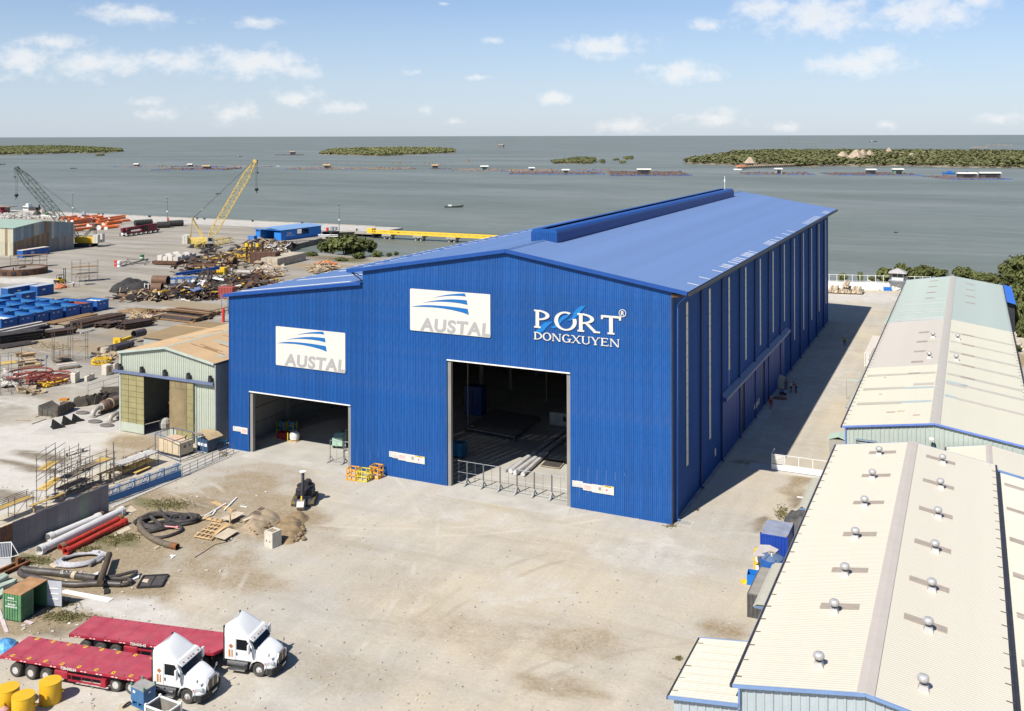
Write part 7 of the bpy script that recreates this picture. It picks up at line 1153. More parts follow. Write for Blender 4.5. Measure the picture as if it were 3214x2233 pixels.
stack('upper ochre plates stacked right beside the front skip row', G('d',905,1185), G('d',1650,1020), 1, 3, 3.0, .12, RB2, 'plate', ragged=.6); stack('dull brown plates lying next to the ochre plates', G('d',1130,1205), G('d',1960,1050), 1, 2, 4.4, .12, M('dull_brown_plate',(.27,.19,.115),.85,var=.15), 'plate', ragged=.4)
stack('pale steel beams stacked at the left frame edge below the skips', G('d',-60,1410), G('d',850,1215), 5, 2, .8, .5, [DKS,LGS,DKS], 'ibeam'); stack('dark beams stacked in front of the pale ones at the left', G('d',-60,1520), G('d',760,1400), 5, 3, .8, .55, DKS, 'ibeam'); stack('dark steel sections running towards the ochre plates', G('d',720,1400), G('d',1320,1320), 4, 2, .7, .5, [DKS,RB], 'ibeam'); stack('long dark pipes lying beyond the ochre plates', G('d',1280,1260), G('d',2128,1080), 6, 2, .7, .7, [DKS,RB,DKS], 'pipe'); stack('white pipe lying along the dark sections', G('d',1340,1330), G('d',1580,1265), 1, 1, .3, .3, WPIPE, 'pipe', ragged=0)
stack('grey flat bars at the left edge before the dark beams', G('d',-60,1600), G('d',700,1480), 5, 1, .9, .1, DKS, 'plate'); stack('long dull plates behind the dark pipes', G('d',1160,1230), G('d',2100,1120), 2, 1, 1.6, .15, RB2, 'plate')
stack('rusty sheet piles in a long pile, front half', G('e',480,930), G('e',1130,1010), 6, 2, 1.0, .35, [RB2,DKS,RB], 'plate'); stack('rusty sheet piles in a long pile, rear half', G('e',640,880), G('e',1260,955), 6, 2, 1.0, .35, [RB2,RB], 'plate'); stack('brown timbers lying left of the sheet piles', G('e',100,860), G('e',600,895), 5, 1, 1.0, .3, [RB2,OLDW], 'plate'); stack('brown beams lying left of the rusty sheet piles', G('e',230,850), G('e',620,890), 3, 2, .8, .3, RB2, 'plate'); stack('thin flat bars towards the hall corner', G('e',900,900), G('e',1400,920), 5, 1, 1.2, .1, [RB,RB2,DKS], 'plate')
stack('dark rusty bars in the tangled stack beyond the shed, upper', G('e',0,980), G('e',260,925), 5, 2, .7, .4, DKS, 'ibeam'); stack('dark rusty bars in the tangled stack beyond the shed, lower', G('e',190,1100), G('e',620,1030), 6, 3, .7, .4, [DKS,RB], 'ibeam'); stack('short dark bars beside the tangled stack', G('e',-40,1080), G('e',200,1020), 6, 2, .7, .4, [RB,DKS], 'ibeam')
stack('large dark pipes behind the rusty shed gable', G('f',1640,245), G('f',1900,175), 2, 1, 1.0, 1.0, M('dark_pipe_paint',(.06,.05,.055),.5,var=.3), 'pipe', ragged=0); stack('thin rusty pipes lying left of the large dark pipes', G('f',1395,250), G('f',1640,190), 2, 1, .5, .5, RB, 'pipe'); open_pipe('black mouthed pipe standing proud behind the rusty shed', up(G('e',340,1260),.9), up(G('e',480,1225),.9), .75, M('dark_pipe_paint',(0,0,0)), None, False)
t = thing('spreader_beam', 'yellow lifting beam with end brackets behind the rusty shed gable', 'lifting beam', G('e',110,1300), ang(G('e',110,1300),G('e',330,1225))); L_ = (G('e',330,1225)-G('e',110,1300)).length; B().bb(0,L_,-.3,.3,.4,1.0).obj('beam', YEL, t); B().bb(0,.5,-.8,.8,.2,1.5).bb(L_*.5,L_*.5+.3,-.6,.6,.1,.5).obj('bracket', YEL, t)
t = thing('arched_frames', 'small yellow arched frames lying among the sheet piles', 'frame', G('e',260,930)); [B().tube(cr([(k*.8,0,.2),(k*.8+.4,2.0,1.2),(k*.8+.4,4.5,1.4),(k*.8,6.5,.3)],5),.12,6).obj('arch', WOOD, t) for k in range(3)]
# ---- orange pipes on the quay
OP = M('orange_pipe',(.62,.145,.03),.5,var=.1,rnd_=.14); OPR = [(870,1010,1230,960,0),(900,1000,1290,950,.9),(880,1040,1300,985,0),(900,1060,1260,1000,.9),(870,1085,1150,1045,0),(880,1110,1155,1075,.8),(870,1135,1090,1110,0),(950,1140,1240,1105,.7),(1180,1110,1540,1075,0),(1160,1085,1420,1045,.8),(1240,1060,1590,1015,0),(1280,1040,1640,975,.9),(1320,1020,1710,985,0),(1300,1000,1640,955,.9),(1200,1000,1500,975,0),(1130,990,1300,960,.8),(1050,975,1250,950,0),(1000,1025,1350,985,1.6),(950,1050,1200,1010,1.6),(1330,1075,1560,1060,0),(1400,1055,1600,1030,.9),(760,960,900,940,0),(820,985,1000,950,.6)]
for i, (x0, y0, x1, y1, z) in enumerate(OPR):
    p, q = up(G('a',x0,y0),z), up(G('a',x1,y1),z); t = thing('orange_pipe', 'orange dredging pipe with white end flanges in the heap on the quay', 'pipe', p, ang(p,q), 'orange pipes heaped on the quay'); L_ = (q-p).length; B().pipe((0,0,.55),(L_,0,.55),.55,.06,10).obj('barrel', OP, t, smooth='auto'); [B().lathe((x,0,.55),[(.72,0),(.72,.14)],10,'x').obj('flange', WHITE if i%3 == 0 else OP, t) for x in (-.1,L_)]
for x, y, r in ((1090,985,1.1),(1430,985,.9),(1190,1105,1.1),(1300,1105,1.1),(1360,1060,.9),(890,1150,1.2),(930,1085,.8),(990,1090,.7),(1395,1105,.8)): p = G('a',x,y); one('flange_disc', 'white round end plate leaning in the orange pipe heap', 'plate', B().lathe((0,0,r),[(r,-.08),(r,.08)],16,'y'), WHITE, p, R(35), 'white end plates among the orange pipes')
rb = B(); g = np.random.default_rng(5)
for k in range(420): p = G('a',float(g.uniform(-60,720)),float(g.uniform(885,955))); r = g.uniform(.3,.9); rb.box(up(p,r*.3),(r*2,r*1.6,r*1.2),rz=g.uniform(0,3),rx=g.uniform(-.4,.4))
stuff(rb.obj('rubble', M('white_rubble',(.40,.37,.32),.9,var=.25,vs=.5)))
for x, y, lb in ((560,890,'brown tilted bucket on the quay behind the rubble'),(490,915,'dark scrap mound on the quay behind the rubble')): one('scrap_bucket', lb, 'scrap', B().lathe((0,0,0),[(2.2,0),(2.0,1.0),(1.2,2.2),(.3,2.8)],8), DKS if x < 500 else M('dusty_brown',(.25,.21,.17)), G('a',x,y))
one('long_white_tube', 'long white tube lying on the quay rubble', 'pipe', B().tube([up(G('a',545,925),.4),up(G('a',740,945),.4)],.5,8), WPIPE); one('green_drum', 'green drum stack on the quay rubble', 'drum', B().lathe((0,0,0),[(1.0,0),(1.0,1.6),(.8,1.7)],10), M('drum_green',(.04,.16,.06)), G('a',620,920)); one('orange_buoy', 'orange buoy beside the green drum stack', 'buoy', B().lathe((0,0,0),[(.4,0),(.8,.6),(.4,1.2)],10), ORG, G('a',650,915))
# ---- fenders, bollards, lamps
def fender(label, k, x, y, L_, r, rz): t = thing('fender', label, 'fender', G(k,x,y), rz, 'black quay fenders'); B().tube([(-L_/2,0,r),(-L_*.42,0,r),(L_*.42,0,r),(L_/2,0,r)],r,14).obj('body', BLACK, t, smooth='auto'); [B().lathe((a*L_,0,r),[(r*1.04,-.15),(r*1.1,0),(r*1.04,.15)],14,'x',False).obj('tyre_ring', TYRE, t) for a in np.linspace(-.42,.42,7)]
fender('big black fender lying right behind the crane truck', 'b', 300, 1055, 6.5, 1.4, R(60)); fender('black fender at the tail of the crane truck', 'b', 140, 1075, 5.5, 1.4, R(50)); fender('long black fender beyond the crane truck', 'a', 1890, 1040, 8, 1.3, R(70))
for i, (k, x, y) in enumerate((('a',365,832),('a',880,866),('a',1430,895),('a',1475,898),('a',2050,928),('b',35,930),('b',630,960),('b',710,966),('b',1315,998),('b',1945,1030))): p = G(k,x,y); t = thing('bollard', 'small black mooring bollard on the quay edge', 'bollard', (p.x,367.5,.1), 0, 'mooring bollards along the quay edge'); B().lathe((0,0,0),[(.3,0),(.25,.4),(.6,.6),(.55,.85),(.2,.9)],10).obj('post', BLACK, t); B().lathe((0,0,-.02),[(.5,0),(.5,.06)],10).obj('base', DARK, t)
def lamp(label, p, h, dish=False):
    t = thing('lamp_mast', label, 'lamp mast', p, YAW, 'floodlight masts on the quay'); B().tube([(0,0,0),(0,0,h)],.16,8,r2=.1).obj('mast', M('mast_green',(.10,.15,.12),.5), t); hd = B().bb(-.7,.7,-.5,.5,h-1.3,h-1.22).obj('cradle', STEEL, t); B().beam((-.7,0,h-1.25),(-.7,0,h+.1),.06).beam((.7,0,h-1.25),(.7,0,h+.1),.06).bb(-.7,.7,-.04,.04,h-.5,h-.44).obj('frame', STEEL, hd)
    for x in (-.5,.5): B().box((x,-.3,h+.15),(.7,.5,.45),rx=.5).obj('floodlight', STEEL, hd)
    B().bb(-.3,.3,-.35,-.1,h*.42,h*.42+.6).obj('junction_box', WHITE, t)
lamp('left floodlight mast between the two cranes', G('a',960,950), 12.2); lamp('middle floodlight mast beside the black fenders', G('b',190,1000), 11.6); lamp('right floodlight mast at the wharf head', G('c',400,492), 11.6); one('thin_pole', 'thin bare pole behind the far shed roof', 'pole', B().tube([(0,0,0),(0,0,8.5)],.12,6), STEEL, G('a',298,952)); one('fire_sign', 'small red sign box at the foot of the middle mast', 'sign', B().bb(-.4,.4,-.1,.1,0,2.2), M('mark_red',(.55,.04,.03)), G('b',203,1000))
one('grey_locker', 'grey upright locker at the base of the left mast', 'locker', B().bb(-.9,.9,-.5,.5,0,2.6), STEEL, G('a',1108,925)); one('red_locker', 'small red locker near the grey locker on the quay', 'locker', B().bb(-.9,.9,-.5,.5,0,1.6), M('dark_red_paint',(.16,.012,.02)), G('a',1150,945))
# ---- scrap heaps: loose pieces nobody could count, with the large finds as things of their own
def scrap(name, k, poly, n, mat, seed, hmax, lmax=3., z0=0):
    g = np.random.default_rng(seed); P = [G(k,*q) for q in poly]; x0, x1 = min(p.x for p in P), max(p.x for p in P); y0, y1 = min(p.y for p in P), max(p.y for p in P); b = B(); c = 0; m = sum(P,Vector())/len(P)
    while c < n:
        x, y = g.uniform(x0,x1), g.uniform(y0,y1)
        if not inpoly(np.array([x]),np.array([y]),P)[0]: continue
        c += 1; e = 1-min(1,math.hypot((x-m.x)/(x1-x0+.1),(y-m.y)/(y1-y0+.1))*1.6); a = g.uniform(0,6.28); l = g.uniform(.6,lmax*1.5); z = z0+.1+g.random()*hmax*(.25+.75*e); d = Vector((math.cos(a),math.sin(a),g.normal()*.25)).normalized(); o = Vector((x,y,z)); t = g.random()
        if t < .45: b.beam(o,o+d*l,g.uniform(.12,.5),g.uniform(.08,.4))
        elif t < .8: b.box(o,(l*.8,l*.5,g.uniform(.04,.25)),rz=a,rx=g.normal()*.35,ry=g.normal()*.35)
        else: b.tube([o,o+d*l],g.uniform(.08,.3),7)
    stuff(b.obj(name, mat))
PAL = dict(rust=RB, dark=DKS, wood=M('scrap_wood',(.33,.25,.16),.9,var=.3,vs=1), yel=M('scrap_yellow',(.50,.31,.03),.6,var=.25,vs=1), pale=M('scrap_pale',(.50,.47,.42),.8,var=.2,vs=1))
for nm, poly, cs_, h in (('yard',((820,360),(1420,350),(1600,300),(2160,240),(2250,60),(1900,10),(1500,90),(1100,180)),(('rust',190),('dark',150),('yel',34),('wood',40)),3.2),('near',((690,690),(760,560),(1100,500),(1500,480),(1600,560),(1500,690),(1100,710)),(('rust',130),('dark',130),('pale',26),('yel',16),('wood',40)),2.2),('low',((100,640),(300,590),(700,620),(740,700),(400,710),(200,690)),(('wood',110),('dark',120),('rust',60)),1.0),
                       ('right',((1380,480),(1700,400),(2160,400),(2230,460),(1900,560),(1600,560)),(('rust',120),('dark',100),('yel',18),('wood',30)),2.6),('edge',((1920,370),(2100,260),(2297,260),(2297,390)),(('wood',150),('pale',60)),1.2)):
    for i, (m, n) in enumerate(cs_): scrap('scrap_metal' if m in ('rust','dark','yel') else 'scrap_bits', 'e', poly, n, PAL[m], len(nm)*17+i, h)
scrap('scrap_bits','b',((1180,1300),(1400,1230),(1880,1290),(1700,1400),(1500,1340),(1000,1400),(1100,1330)),200,PAL['wood'],91,.9); scrap('scrap_metal','b',((1180,1300),(1400,1230),(1880,1290),(1700,1400),(1500,1340),(1000,1400),(1100,1330)),160,DKS,92,1.0); scrap('scrap_bits','b',((1150,1320),(1880,1290),(1700,1400)),60,PAL['pale'],93,.9); scrap('scrap_metal','b',((620,1380),(780,1350),(860,1400),(640,1415)),60,DKS,94,1.6,2.)
scrap('scrap_bits','c',((0,960),(150,880),(340,890),(380,950),(120,1000)),120,PAL['wood'],95,.8); scrap('orange_netting','c',((95,880),(200,860),(340,880),(370,900),(200,895)),70,M('orange_net',(.62,.20,.06),.8),96,.5,2.)
scrap('scrap_metal','d',((0,320),(250,240),(560,260),(560,330),(100,350)),110,RB,97,1.6,2.5); scrap('scrap_bits','d',((880,560),(1050,530),(1200,540),(1000,580)),30,M('scrap_orange',(.50,.18,.08),.8,var=.4),98,.5,1.5); scrap('scrap_bits','e',((480,920),(620,1000),(420,1010),(300,960)),60,PAL['wood'],99,1.0)
scrap('scrap_metal','f',((1390,330),(1700,280),(1720,360),(1450,350)),70,PAL['wood'],100,.4,1.6); scrap('scrap_bits','f',((240,790),(420,810),(600,830),(560,850),(340,830)),50,PAL['wood'],101,.3,1.5); scrap('scrap_metal','f',((1440,930),(1720,840),(1720,960),(1450,960)),60,PAL['dark'],102,1.0,2.); scrap('scrap_bits','f',((0,600),(200,580),(220,760),(0,780)),80,PAL['pale'],103,1.2,1.6)
heap('cable_heap', 'black heap of cable and net in the yard', G('e',320,575), 6.5, 4.2, 3.6, M('cable_black',(.03,.028,.027),.9,var=.5,vs=1,bump=1,bs=3), 9., 26)
t = thing('block_raft', 'pale concrete blocks loaded on a rusty low steel barge', 'barge', G('e',695,212), ang(G('e',930,225),G('e',1200,165))-R(0)); a0, a1 = G('e',930,225), G('e',1210,160); dxx = (a1-a0); t.location = a0; t.rotation_euler = (0,0,ang(a0,a1)); L_ = dxx.length; W_ = (G('e',695,200)-a0).length
B().bb(-1,L_+1,0,W_,.3,1.2).obj('hull', RB, t); [B().bb(-1.05+i*1.2,-.85+i*1.2,-.06,0,.2,1.2).obj('hull_rib', DKS, t) for i in range(int(L_/1.2)+2)]
for i in range(5):
    for j in range(4): B().bb(.8+i*(L_-1)/5,.5+(i+.93)*(L_-1)/5,.6+j*(W_-1)/4,.5+(j+.9)*(W_-1)/4,1.2,2.5+.3*((i+j)%2)).obj('block', M('pale_block_far',(.52,.48,.42),.9,var=.12,rnd_=.1), t)
p, q = G('b',1640,1590), G('b',2020,1500); t = thing('block_stack', 'stack of pale precast concrete blocks near the inlet', 'block stack', p, ang(p,q)); L_ = (q-p).length
for z in range(2):
    for i in range(7):
        for j in range(3): B().bb(i*L_/7,(i+.95)*L_/7,j*2.0,j*2.0+1.9,z*1.3,z*1.3+1.25).obj('block', M('beige_block',(.42,.36,.27),.9,var=.15,rnd_=.12), t)
for i, (x0, y0, x1, y1, lb) in enumerate(((600,540,800,545,'upper rusty brown casing pipe'),(580,600,720,600,'lower rusty brown casing pipe'))): open_pipe(lb+' lying at the scrap edge', up(G('e',x0,y0),.2+.9*(1-i)), up(G('e',x1,y1),.2+.9*(1-i)), 1.25, M('casing_brown',(.14,.075,.045),.75,var=.2), 'rusty casing pipes', False)
open_pipe('rusty casing pipe with dark open mouth amid the scrap', G('e',1300,350), G('e',1400,345), 1.5, M('casing_brown',(0,0,0)), 'rusty casing pipes', False); open_pipe('pale rusty casing pipe leaning open on the upper scrap', G('e',1690,240), G('e',1590,235), 1.4, RB2, 'rusty casing pipes', False)
for lb, x, y, l, w_, h, m in (('bright yellow steel box at the scrap edge',1475,350,3.6,2.4,2.0,YEL),('yellow tube part lying before the brown casing pipes',600,630,5.0,1.2,1.0,YEL),('red oxide container by the hall corner',1560,680,4.0,2.4,3.0,M('container_red',(.27,.055,.045),.7,var=.2)),('long yellow girder across the upper scrap',1690,140,12,.8,2.0,M('scrap_yellow',(0,0,0))),('dark rusty hull block at the right of the scrap',2060,215,9,3.5,3.8,M('hull_rust',(.09,.045,.03),.85,var=.4)),('round black float lying right of the yellow box',1600,345,2.4,1.4,1.8,DKS),('white tank section lying right of the black float',1800,340,4.6,1.2,1.0,LGS)):
    p = G('e',x,y); t = thing('scrap_piece', lb, 'scrap', p, R(12)); B().bb(-l/2,l/2,0,w_,.0,h).obj('body', m, t, bevel=.12 if 'float' not in lb else .6); [B().bb(-l/2+i*l/5+.1,-l/2+i*l/5+.3,-.08,0,.1,h-.1).obj('rib', m, t) for i in range(5)] if 'float' not in lb and 'tank' not in lb else None
t = thing('column_frames', 'rusty steel column frames standing in the scrap yard', 'frame', G('e',1050,355), R(15)); [B().ibeam((x,y,0),(x,y,3.2),.5,.5,.08).obj('column', RB, t) for x in (0,4.5,9) for y in (0,4)]; [B().beam((0,y,z),(9,y,z),.4,.4).obj('beam', RB, t) for y in (0,4) for z in (1.2,3.0)]
t = thing('column_frames', 'tall rusty gantry frame with yellow tops in the upper scrap', 'frame', G('e',1850,190), R(8)); [B().ibeam((x,y,0),(x,y,6.5),.7,.6,.1).obj('column', RB, t) for x in (0,4) for y in (0,3)]; [B().bb(x-.5,x+.5,y-.4,y+.4,5.2,6.4).obj('yellow_cap', YEL, t) for x in (0,4) for y in (0,)]; B().beam((0,0,4.2),(4,3,4.2),.5).beam((0,0,2),(4,0,2),.4).obj('beam', RB, t)
for i in range(4):
    p, q = G('e',800+i*95,525-i*7), G('e',860+i*95,515-i*7); t = thing('blue_trestle', ('first','second','third','fourth')[i]+' light blue steel trestle from the left by the scrap', 'trestle', p, ang(p,q), 'blue trestles in the yard'); [B().beam((x,y,0),(x,y,2.2),.22).obj('leg', M('trestle_pale_blue',(.09,.26,.52),.5), t) for x in (0,2.4) for y in (0,2.2)]; [B().beam((0,y,z),(2.4,y,z),.18).obj('rail', M('trestle_pale_blue',(0,0,0)), t) for y in (0,2.2) for z in (.6,2.1)]; B().beam((0,0,2.2),(0,2.2,2.2),.3).beam((2.4,0,2.2),(2.4,2.2,2.2),.3).obj('head_beam', BINB, t)
p, q = up(G('e',900,430),1.8), up(G('e',1250,420),2.6); one('long_blue_girder', 'long blue girder propped over the trestles on a dark A frame', 'girder', B().ibeam(p,q+Vector((3,4,.5)),.7,.8,.1), BINB); t = thing('a_frame', 'dark timber A frame under the end of the blue girder', 'frame', G('e',1230,490)); [B().beam((x,0,0),(x*.35+1.2,1,4.2),.6,.5).obj('leg', DKS, t) for x in (-2.5,0,2.5,4.5)]; B().beam((-1,0,2),(4,0,2),.4).obj('cross_beam', DKS, t)
t = thing('ladder_frame', 'white ladder like frame standing by the brown pipes', 'frame', G('e',485,600), R(20)); [B().beam((x,0,0),(x,0,2.6),.18).obj('post', WHITE, t) for x in (0,1.0,2.0)]; [B().beam((0,0,z),(2,0,z),.1).obj('rail', WHITE, t) for z in (.3,2.4)]
for i, (x, y) in enumerate(((1650,390),(2055,420),(1535,970))): t = thing('pipe_stub', ('pale','dark','red')[i]+' upright pipe stub standing in the yard scrap', 'stub', G('e',x,y+15)); B().tube([(0,0,0),(0,0,3.0)],.32,9).obj('barrel', (LGS,RB,M('mark_red',(0,0,0)))[i], t)
for lb, P, z in (('white folded sheet metal propped in the near scrap',((1170,570),(1230,500),(1300,500),(1260,575)),1.5),('blue grey sheet stack in the near scrap',((1050,640),(1230,600),(1270,630),(1160,660)),1.8),('long white sheet beam across the near scrap',((1375,480),(1390,500),(1540,530),(1540,515)),2.2),('pale flat panel among the near scrap',((1110,490),(1155,490),(1150,515),(1105,512)),1.5),('white panel near the hall eave',((1680,560),(1770,540),(1780,555),(1700,570)),1.2)):
    V = [G('e',*q) for q in P]; one('scrap_sheet', lb, 'sheet', B().prism([(v.x,v.y) for v in V],z-.25,z,'z'), M('blue_grey_sheet',(.13,.19,.32),.6) if 'blue' in lb else WHITE)
t = thing('drum_frame', 'thin grey tube frame on the bare yard with a green drum behind', 'frame', G('e',170,245)); o = t.location; V = [G('e',*q) for q in ((170,245),(480,228),(535,175),(250,178))]; [B().tube([up(V[i]-o,.25),up(V[(i+1)%4]-o,.9)],.12,6).obj('tube', DARK, t) for i in range(4)]; B().tube([up(V[0]-o,.25),up(V[2]-o,.9)],.1,6).obj('tube', DARK, t); B().tube(cr([up(V[3]-o,.9),up((V[0]+V[1])/2-o,.9),up(V[2]-o,.9)],4),.1,6).obj('tube', DARK, t)
for x, y, m, lb in ((450,160,M('drum_green',(.04,.16,.06)),'green barrel behind the thin grey tube frame'),(105,240,M('mark_red',(.55,.04,.03)),'red and white barrel left of the tube frame'),(148,245,WHITE,'white barrel next to the red one')): t = thing('barrel', lb, 'barrel', G('e',x,y)); B().lathe((0,0,0),[(.7,0),(.7,1.8),(.6,1.85)],12).obj('shell', m, t); B().lathe((0,0,.7),[(.72,0),(.72,.35)],12,'z',False).obj('band', WHITE if 'white barrel' not in lb else STEEL, t)
# ---- left edge: platform rings, scaffold bays, timber
scaffold('far scaffold bay by the forklift, with two decks', G('d',1205,470), G('d',1640,440), 2.6, 6.0, [(2.3,0,1,OLDW),(4.2,0,1,RB2)], (3.2,5.2)); scaffold('small low scaffold in front of the far bay', G('d',1325,525), G('d',1490,505), 2.0, 3.0, [(2.4,0,1,OLDW)], ()); scaffold('long rusty scaffold in front of the blue containers', G('d',170,230), G('d',780,200), 2.2, 4.6, [(2.0,0,1,OLDW),(3.8,.1,1,RB2)], (3.0,))
p = G('d',370,310); t = thing('ring_base', 'rusty round steel ring base with cut outs at the far left', 'ring', p); B().lathe((0,0,0),[(7.0,0),(7.0,1.8),(6.4,1.9),(6.2,.2)],30,'z',False).obj('ring', RB, t); B().lathe((0,0,1.5),[(6.4,0),(1.0,.2)],30,'z',False).obj('deck', M('dusty_brown',(.25,.21,.17)), t); [B().box((6.9*math.cos(a),6.9*math.sin(a),.9),(.5,1.3,.8),rz=a).obj('cut_out', DARK, t) for a in np.linspace(-2.6,-.6,6)]
scaffold('left edge scaffold tower with one ochre deck', G('f',10,885), G('f',310,840), 2.3, 7.0, [(4.9,.1,.8,PLANK)], (2.5,3.6,6.2)); scaffold('tall bare scaffold posts over a timber pallet', G('f',780,415), G('f',1010,385), 2.0, 7.5, [(.5,0,1,OLDW)], (2.6,)); scaffold('scaffold frame beside the white dusty patch', G('f',1010,385), G('f',1225,375), 1.8, 6.2, [(3.6,.1,.8,OLDW)], (2.2,4.6)); scaffold('low square scaffold over wood stacks', G('f',855,430), G('f',990,400), 1.8, 3.2, [(.6,0,1,OLDW),(1.2,0,1,OLDW)], (2.4,))
stack('ochre timber pile at the left, upper', up(G('f',260,440),.9), G('f',540,400), 5, 3, .6, .22, [WOOD,OLDW,RB2], 'plate', 'timber piles at the left'); stack('grey timber pile at the left, lower', G('f',235,500), G('f',610,460), 6, 3, .6, .22, [OLDW,WOOD,DKS], 'plate', 'timber piles at the left'); stack('flat timber pallet on the gravel', G('f',830,520), G('f',1140,480), 4, 2, .7, .25, [OLDW,LGS], 'plate', 'timber piles at the left', .3)
t = thing('wheel_frame', 'big red spoked wheel frame lying on the ground', 'wheel frame', G('f',700,690)); RF = M('red_oxide_frame',(.22,.05,.035),.75,var=.25); RI = 3.4
B().tube([(RI*math.cos(a),RI*math.sin(a),1.1) for a in np.linspace(0,2*math.pi,33)],.14,6).obj('rim', RF, t); B().tube([(RI*math.cos(a),RI*math.sin(a),.5) for a in np.linspace(0,2*math.pi,33)],.12,6).obj('rim', RF, t); [B().beam((.5*math.cos(a),.5*math.sin(a),1.1),(RI*math.cos(a),RI*math.sin(a),.8),.14).obj('spoke', RF, t) for a in np.linspace(0,2*math.pi,15)[:-1]]; B().lathe((0,0,.6),[(.5,0),(.5,.7)],12).obj('hub', RF, t)
t = thing('wheel_frame', 'second red spoked frame half under the scaffold at the left', 'wheel frame', G('f',410,660)); B().tube([(3.6*math.cos(a),3.6*math.sin(a),1.3) for a in np.linspace(0,2*math.pi,33)],.16,6).obj('rim', RF, t); [B().beam((.6*math.cos(a),.6*math.sin(a),1.2),(3.6*math.cos(a),3.6*math.sin(a),.8),.16).obj('spoke', RF, t) for a in np.linspace(0,2*math.pi,13)[:-1]]; B().lathe((0,0,.6),[(.6,0),(.6,.8)],12).obj('hub', RF, t)
P = [G('f',*q) for q in ((520,740),(655,770),(950,690),(820,660))]; t = thing('cradle', 'yellow steel cradle under the red wheel frame', 'cradle', P[0]); o = P[0]; [B().tube([up(P[i]-o,.35),up(P[(i+1)%4]-o,.35)],.25,8).obj('tube', YEL, t) for i in range(4)]; [B().tube([up(P[0]+(P[3]-P[0])*f-o,.35),up(P[1]+(P[2]-P[1])*f-o,.35)],.14,6).obj('tube', YEL, t) for f in (.2,.4,.6,.8)]
one('thin_post', 'thin post with a black cap between the two red wheel frames', 'post', B().tube([(0,0,0),(0,0,3.4)],.1,6).bb(-.2,.2,-.2,.2,3.1,3.6), STEEL, G('f',660,600))
for lb, q0, q1, q2, h in (('tall concrete block right of the red wheel frame',(1005,695),(1075,705),(1145,660),1.6),('low concrete block lying next to the tall one',(1205,680),(1245,682),(1358,632),.9),('hollow concrete block by the shed corner, front',(1450,582),(1520,595),(1612,572),1.75),('concrete block tucked behind the shed corner',(1612,570),(1640,572),(1715,545),1.75)):
    A, B1, C_ = G('f',*q0), G('f',*q1), G('f',*q2); t = thing('anchor_block', lb, 'concrete block', B1, 0, 'concrete anchor blocks'); V = [A-B1,Vector(),C_-B1,A-B1+C_-B1]; B().prism([tuple(v[:2]) for v in V],0,h,'z').obj('block', M('pale_block',(.5,.46,.38)), t, bevel=.08)
    m_ = (C_-B1)/2; B().box(up(m_,h*.55)+Vector((.02,-.02,0)),(abs(m_.x)*.9+.1,abs(m_.y)*1.0,h*.5)).obj('recess', M('brown_fill',(.28,.2,.13)), t) if 'hollow' in lb else B().box(up(m_*.9+(A-B1)*.5,h+.04),(.6,.4,.12)).obj('lifting_eye', OLDW, t)
one('concrete_cone', 'pale concrete cone frustum on the weedy ground', 'cone', B().lathe((0,0,0),[(1.1,0),(.75,1.5)],16), M('beige_block',(.42,.36,.27)), G('f',1500,300)); ch, lc = B(), B(); P, Q = up(G('f',1310,440),.6), up(G('f',1590,420),.6); t = thing('yellow_truss', 'yellow steel truss lying behind the hollow concrete block', 'truss', P, ang(P,Q)); lattice(ch, lc, (0,0,0), ((Q-P).length,0,0), 1.6, .9, 5, (0,1,0)); o = ch.obj('chord', YEL, t); lc.obj('lacing', YEL, o)
# ---- moulds, frames and valves before the shed
MB_ = M('mould_black',(.075,.065,.05),.75,var=.3,vs=2,dust=.2); p, q = G('f',825,1185), G('f',1070,1080); t = thing('curved_mould', 'dark ribbed steel mould with a dished top', 'mould', p, ang(p,q)); L_ = (q-p).length; W_ = (G('f',595,1150)-p).length
for i in range(5): prf = [(0,0),(0,1.5)]+[(W_*f,1.5-.75*math.sin(math.pi*f)) for f in (.15,.3,.5,.7,.85)]+[(W_,1.5),(W_,0)]; B().prism(prf,i*L_*.16,(i+.96)*L_*.16,'x').obj('segment', MB_, t)
for i in range(4): B().bb(-.06,0,W_*i/4+.1,W_*i/4+.22,0,1.0).obj('rib', MB_, t); B().bb(i*L_*.2+.1,i*L_*.2+.22,-.06,0,0,1.4).obj('rib', MB_, t)
B().bb(L_*.8,L_,.1,W_*.6,0,1.2).obj('end_block', MB_, t); one('orange_scrap', 'orange wrapped bundle on the end of the dark mould', 'bundle', B().box((0,0,.15),(1.2,.7,.3),rz=.4), ORG, up(G('f',985,1040),1.2)+Vector((0,-.8,0)))
for k, (x, y, n, lb) in enumerate(((760,1365,3,'three black triangular brackets, front of the row'),(915,1310,3,'three black triangular brackets, middle of the row'),(1040,1270,2,'two black triangular brackets, back of the row'))):
    t = thing('bracket_set', lb, 'brackets', G('f',x,y), R(65), 'black triangular brackets'); [B().prism([(0,0),(1.7,0),(1.5,.1),(.35,1.15),(.2,1.15)],i*.55,i*.55+.12).obj('bracket', BLACK, t) for i in range(n)]; B().bb(.0,1.7,0,n*.55,.0,.08).obj('base', BLACK, t)
for i in range(6): p = G('f',1040+i*62,1040-i*8+(i%2)*12); t = thing('bent_plate', ('first','second','third','fourth','fifth','sixth')[i]+' dark bent steel plate from the left behind the mould', 'plate', p, R(40+i*9), 'dark bent steel plates'); B().prism([(0,0),(1.4,0),(1.5,.4),(1.1,1.5),(.8,1.6),(.2,1.3)],0,.12).obj('plate', MB_, t); B().bb(0,1.4,0,.8,0,.1).obj('flange', MB_, t)
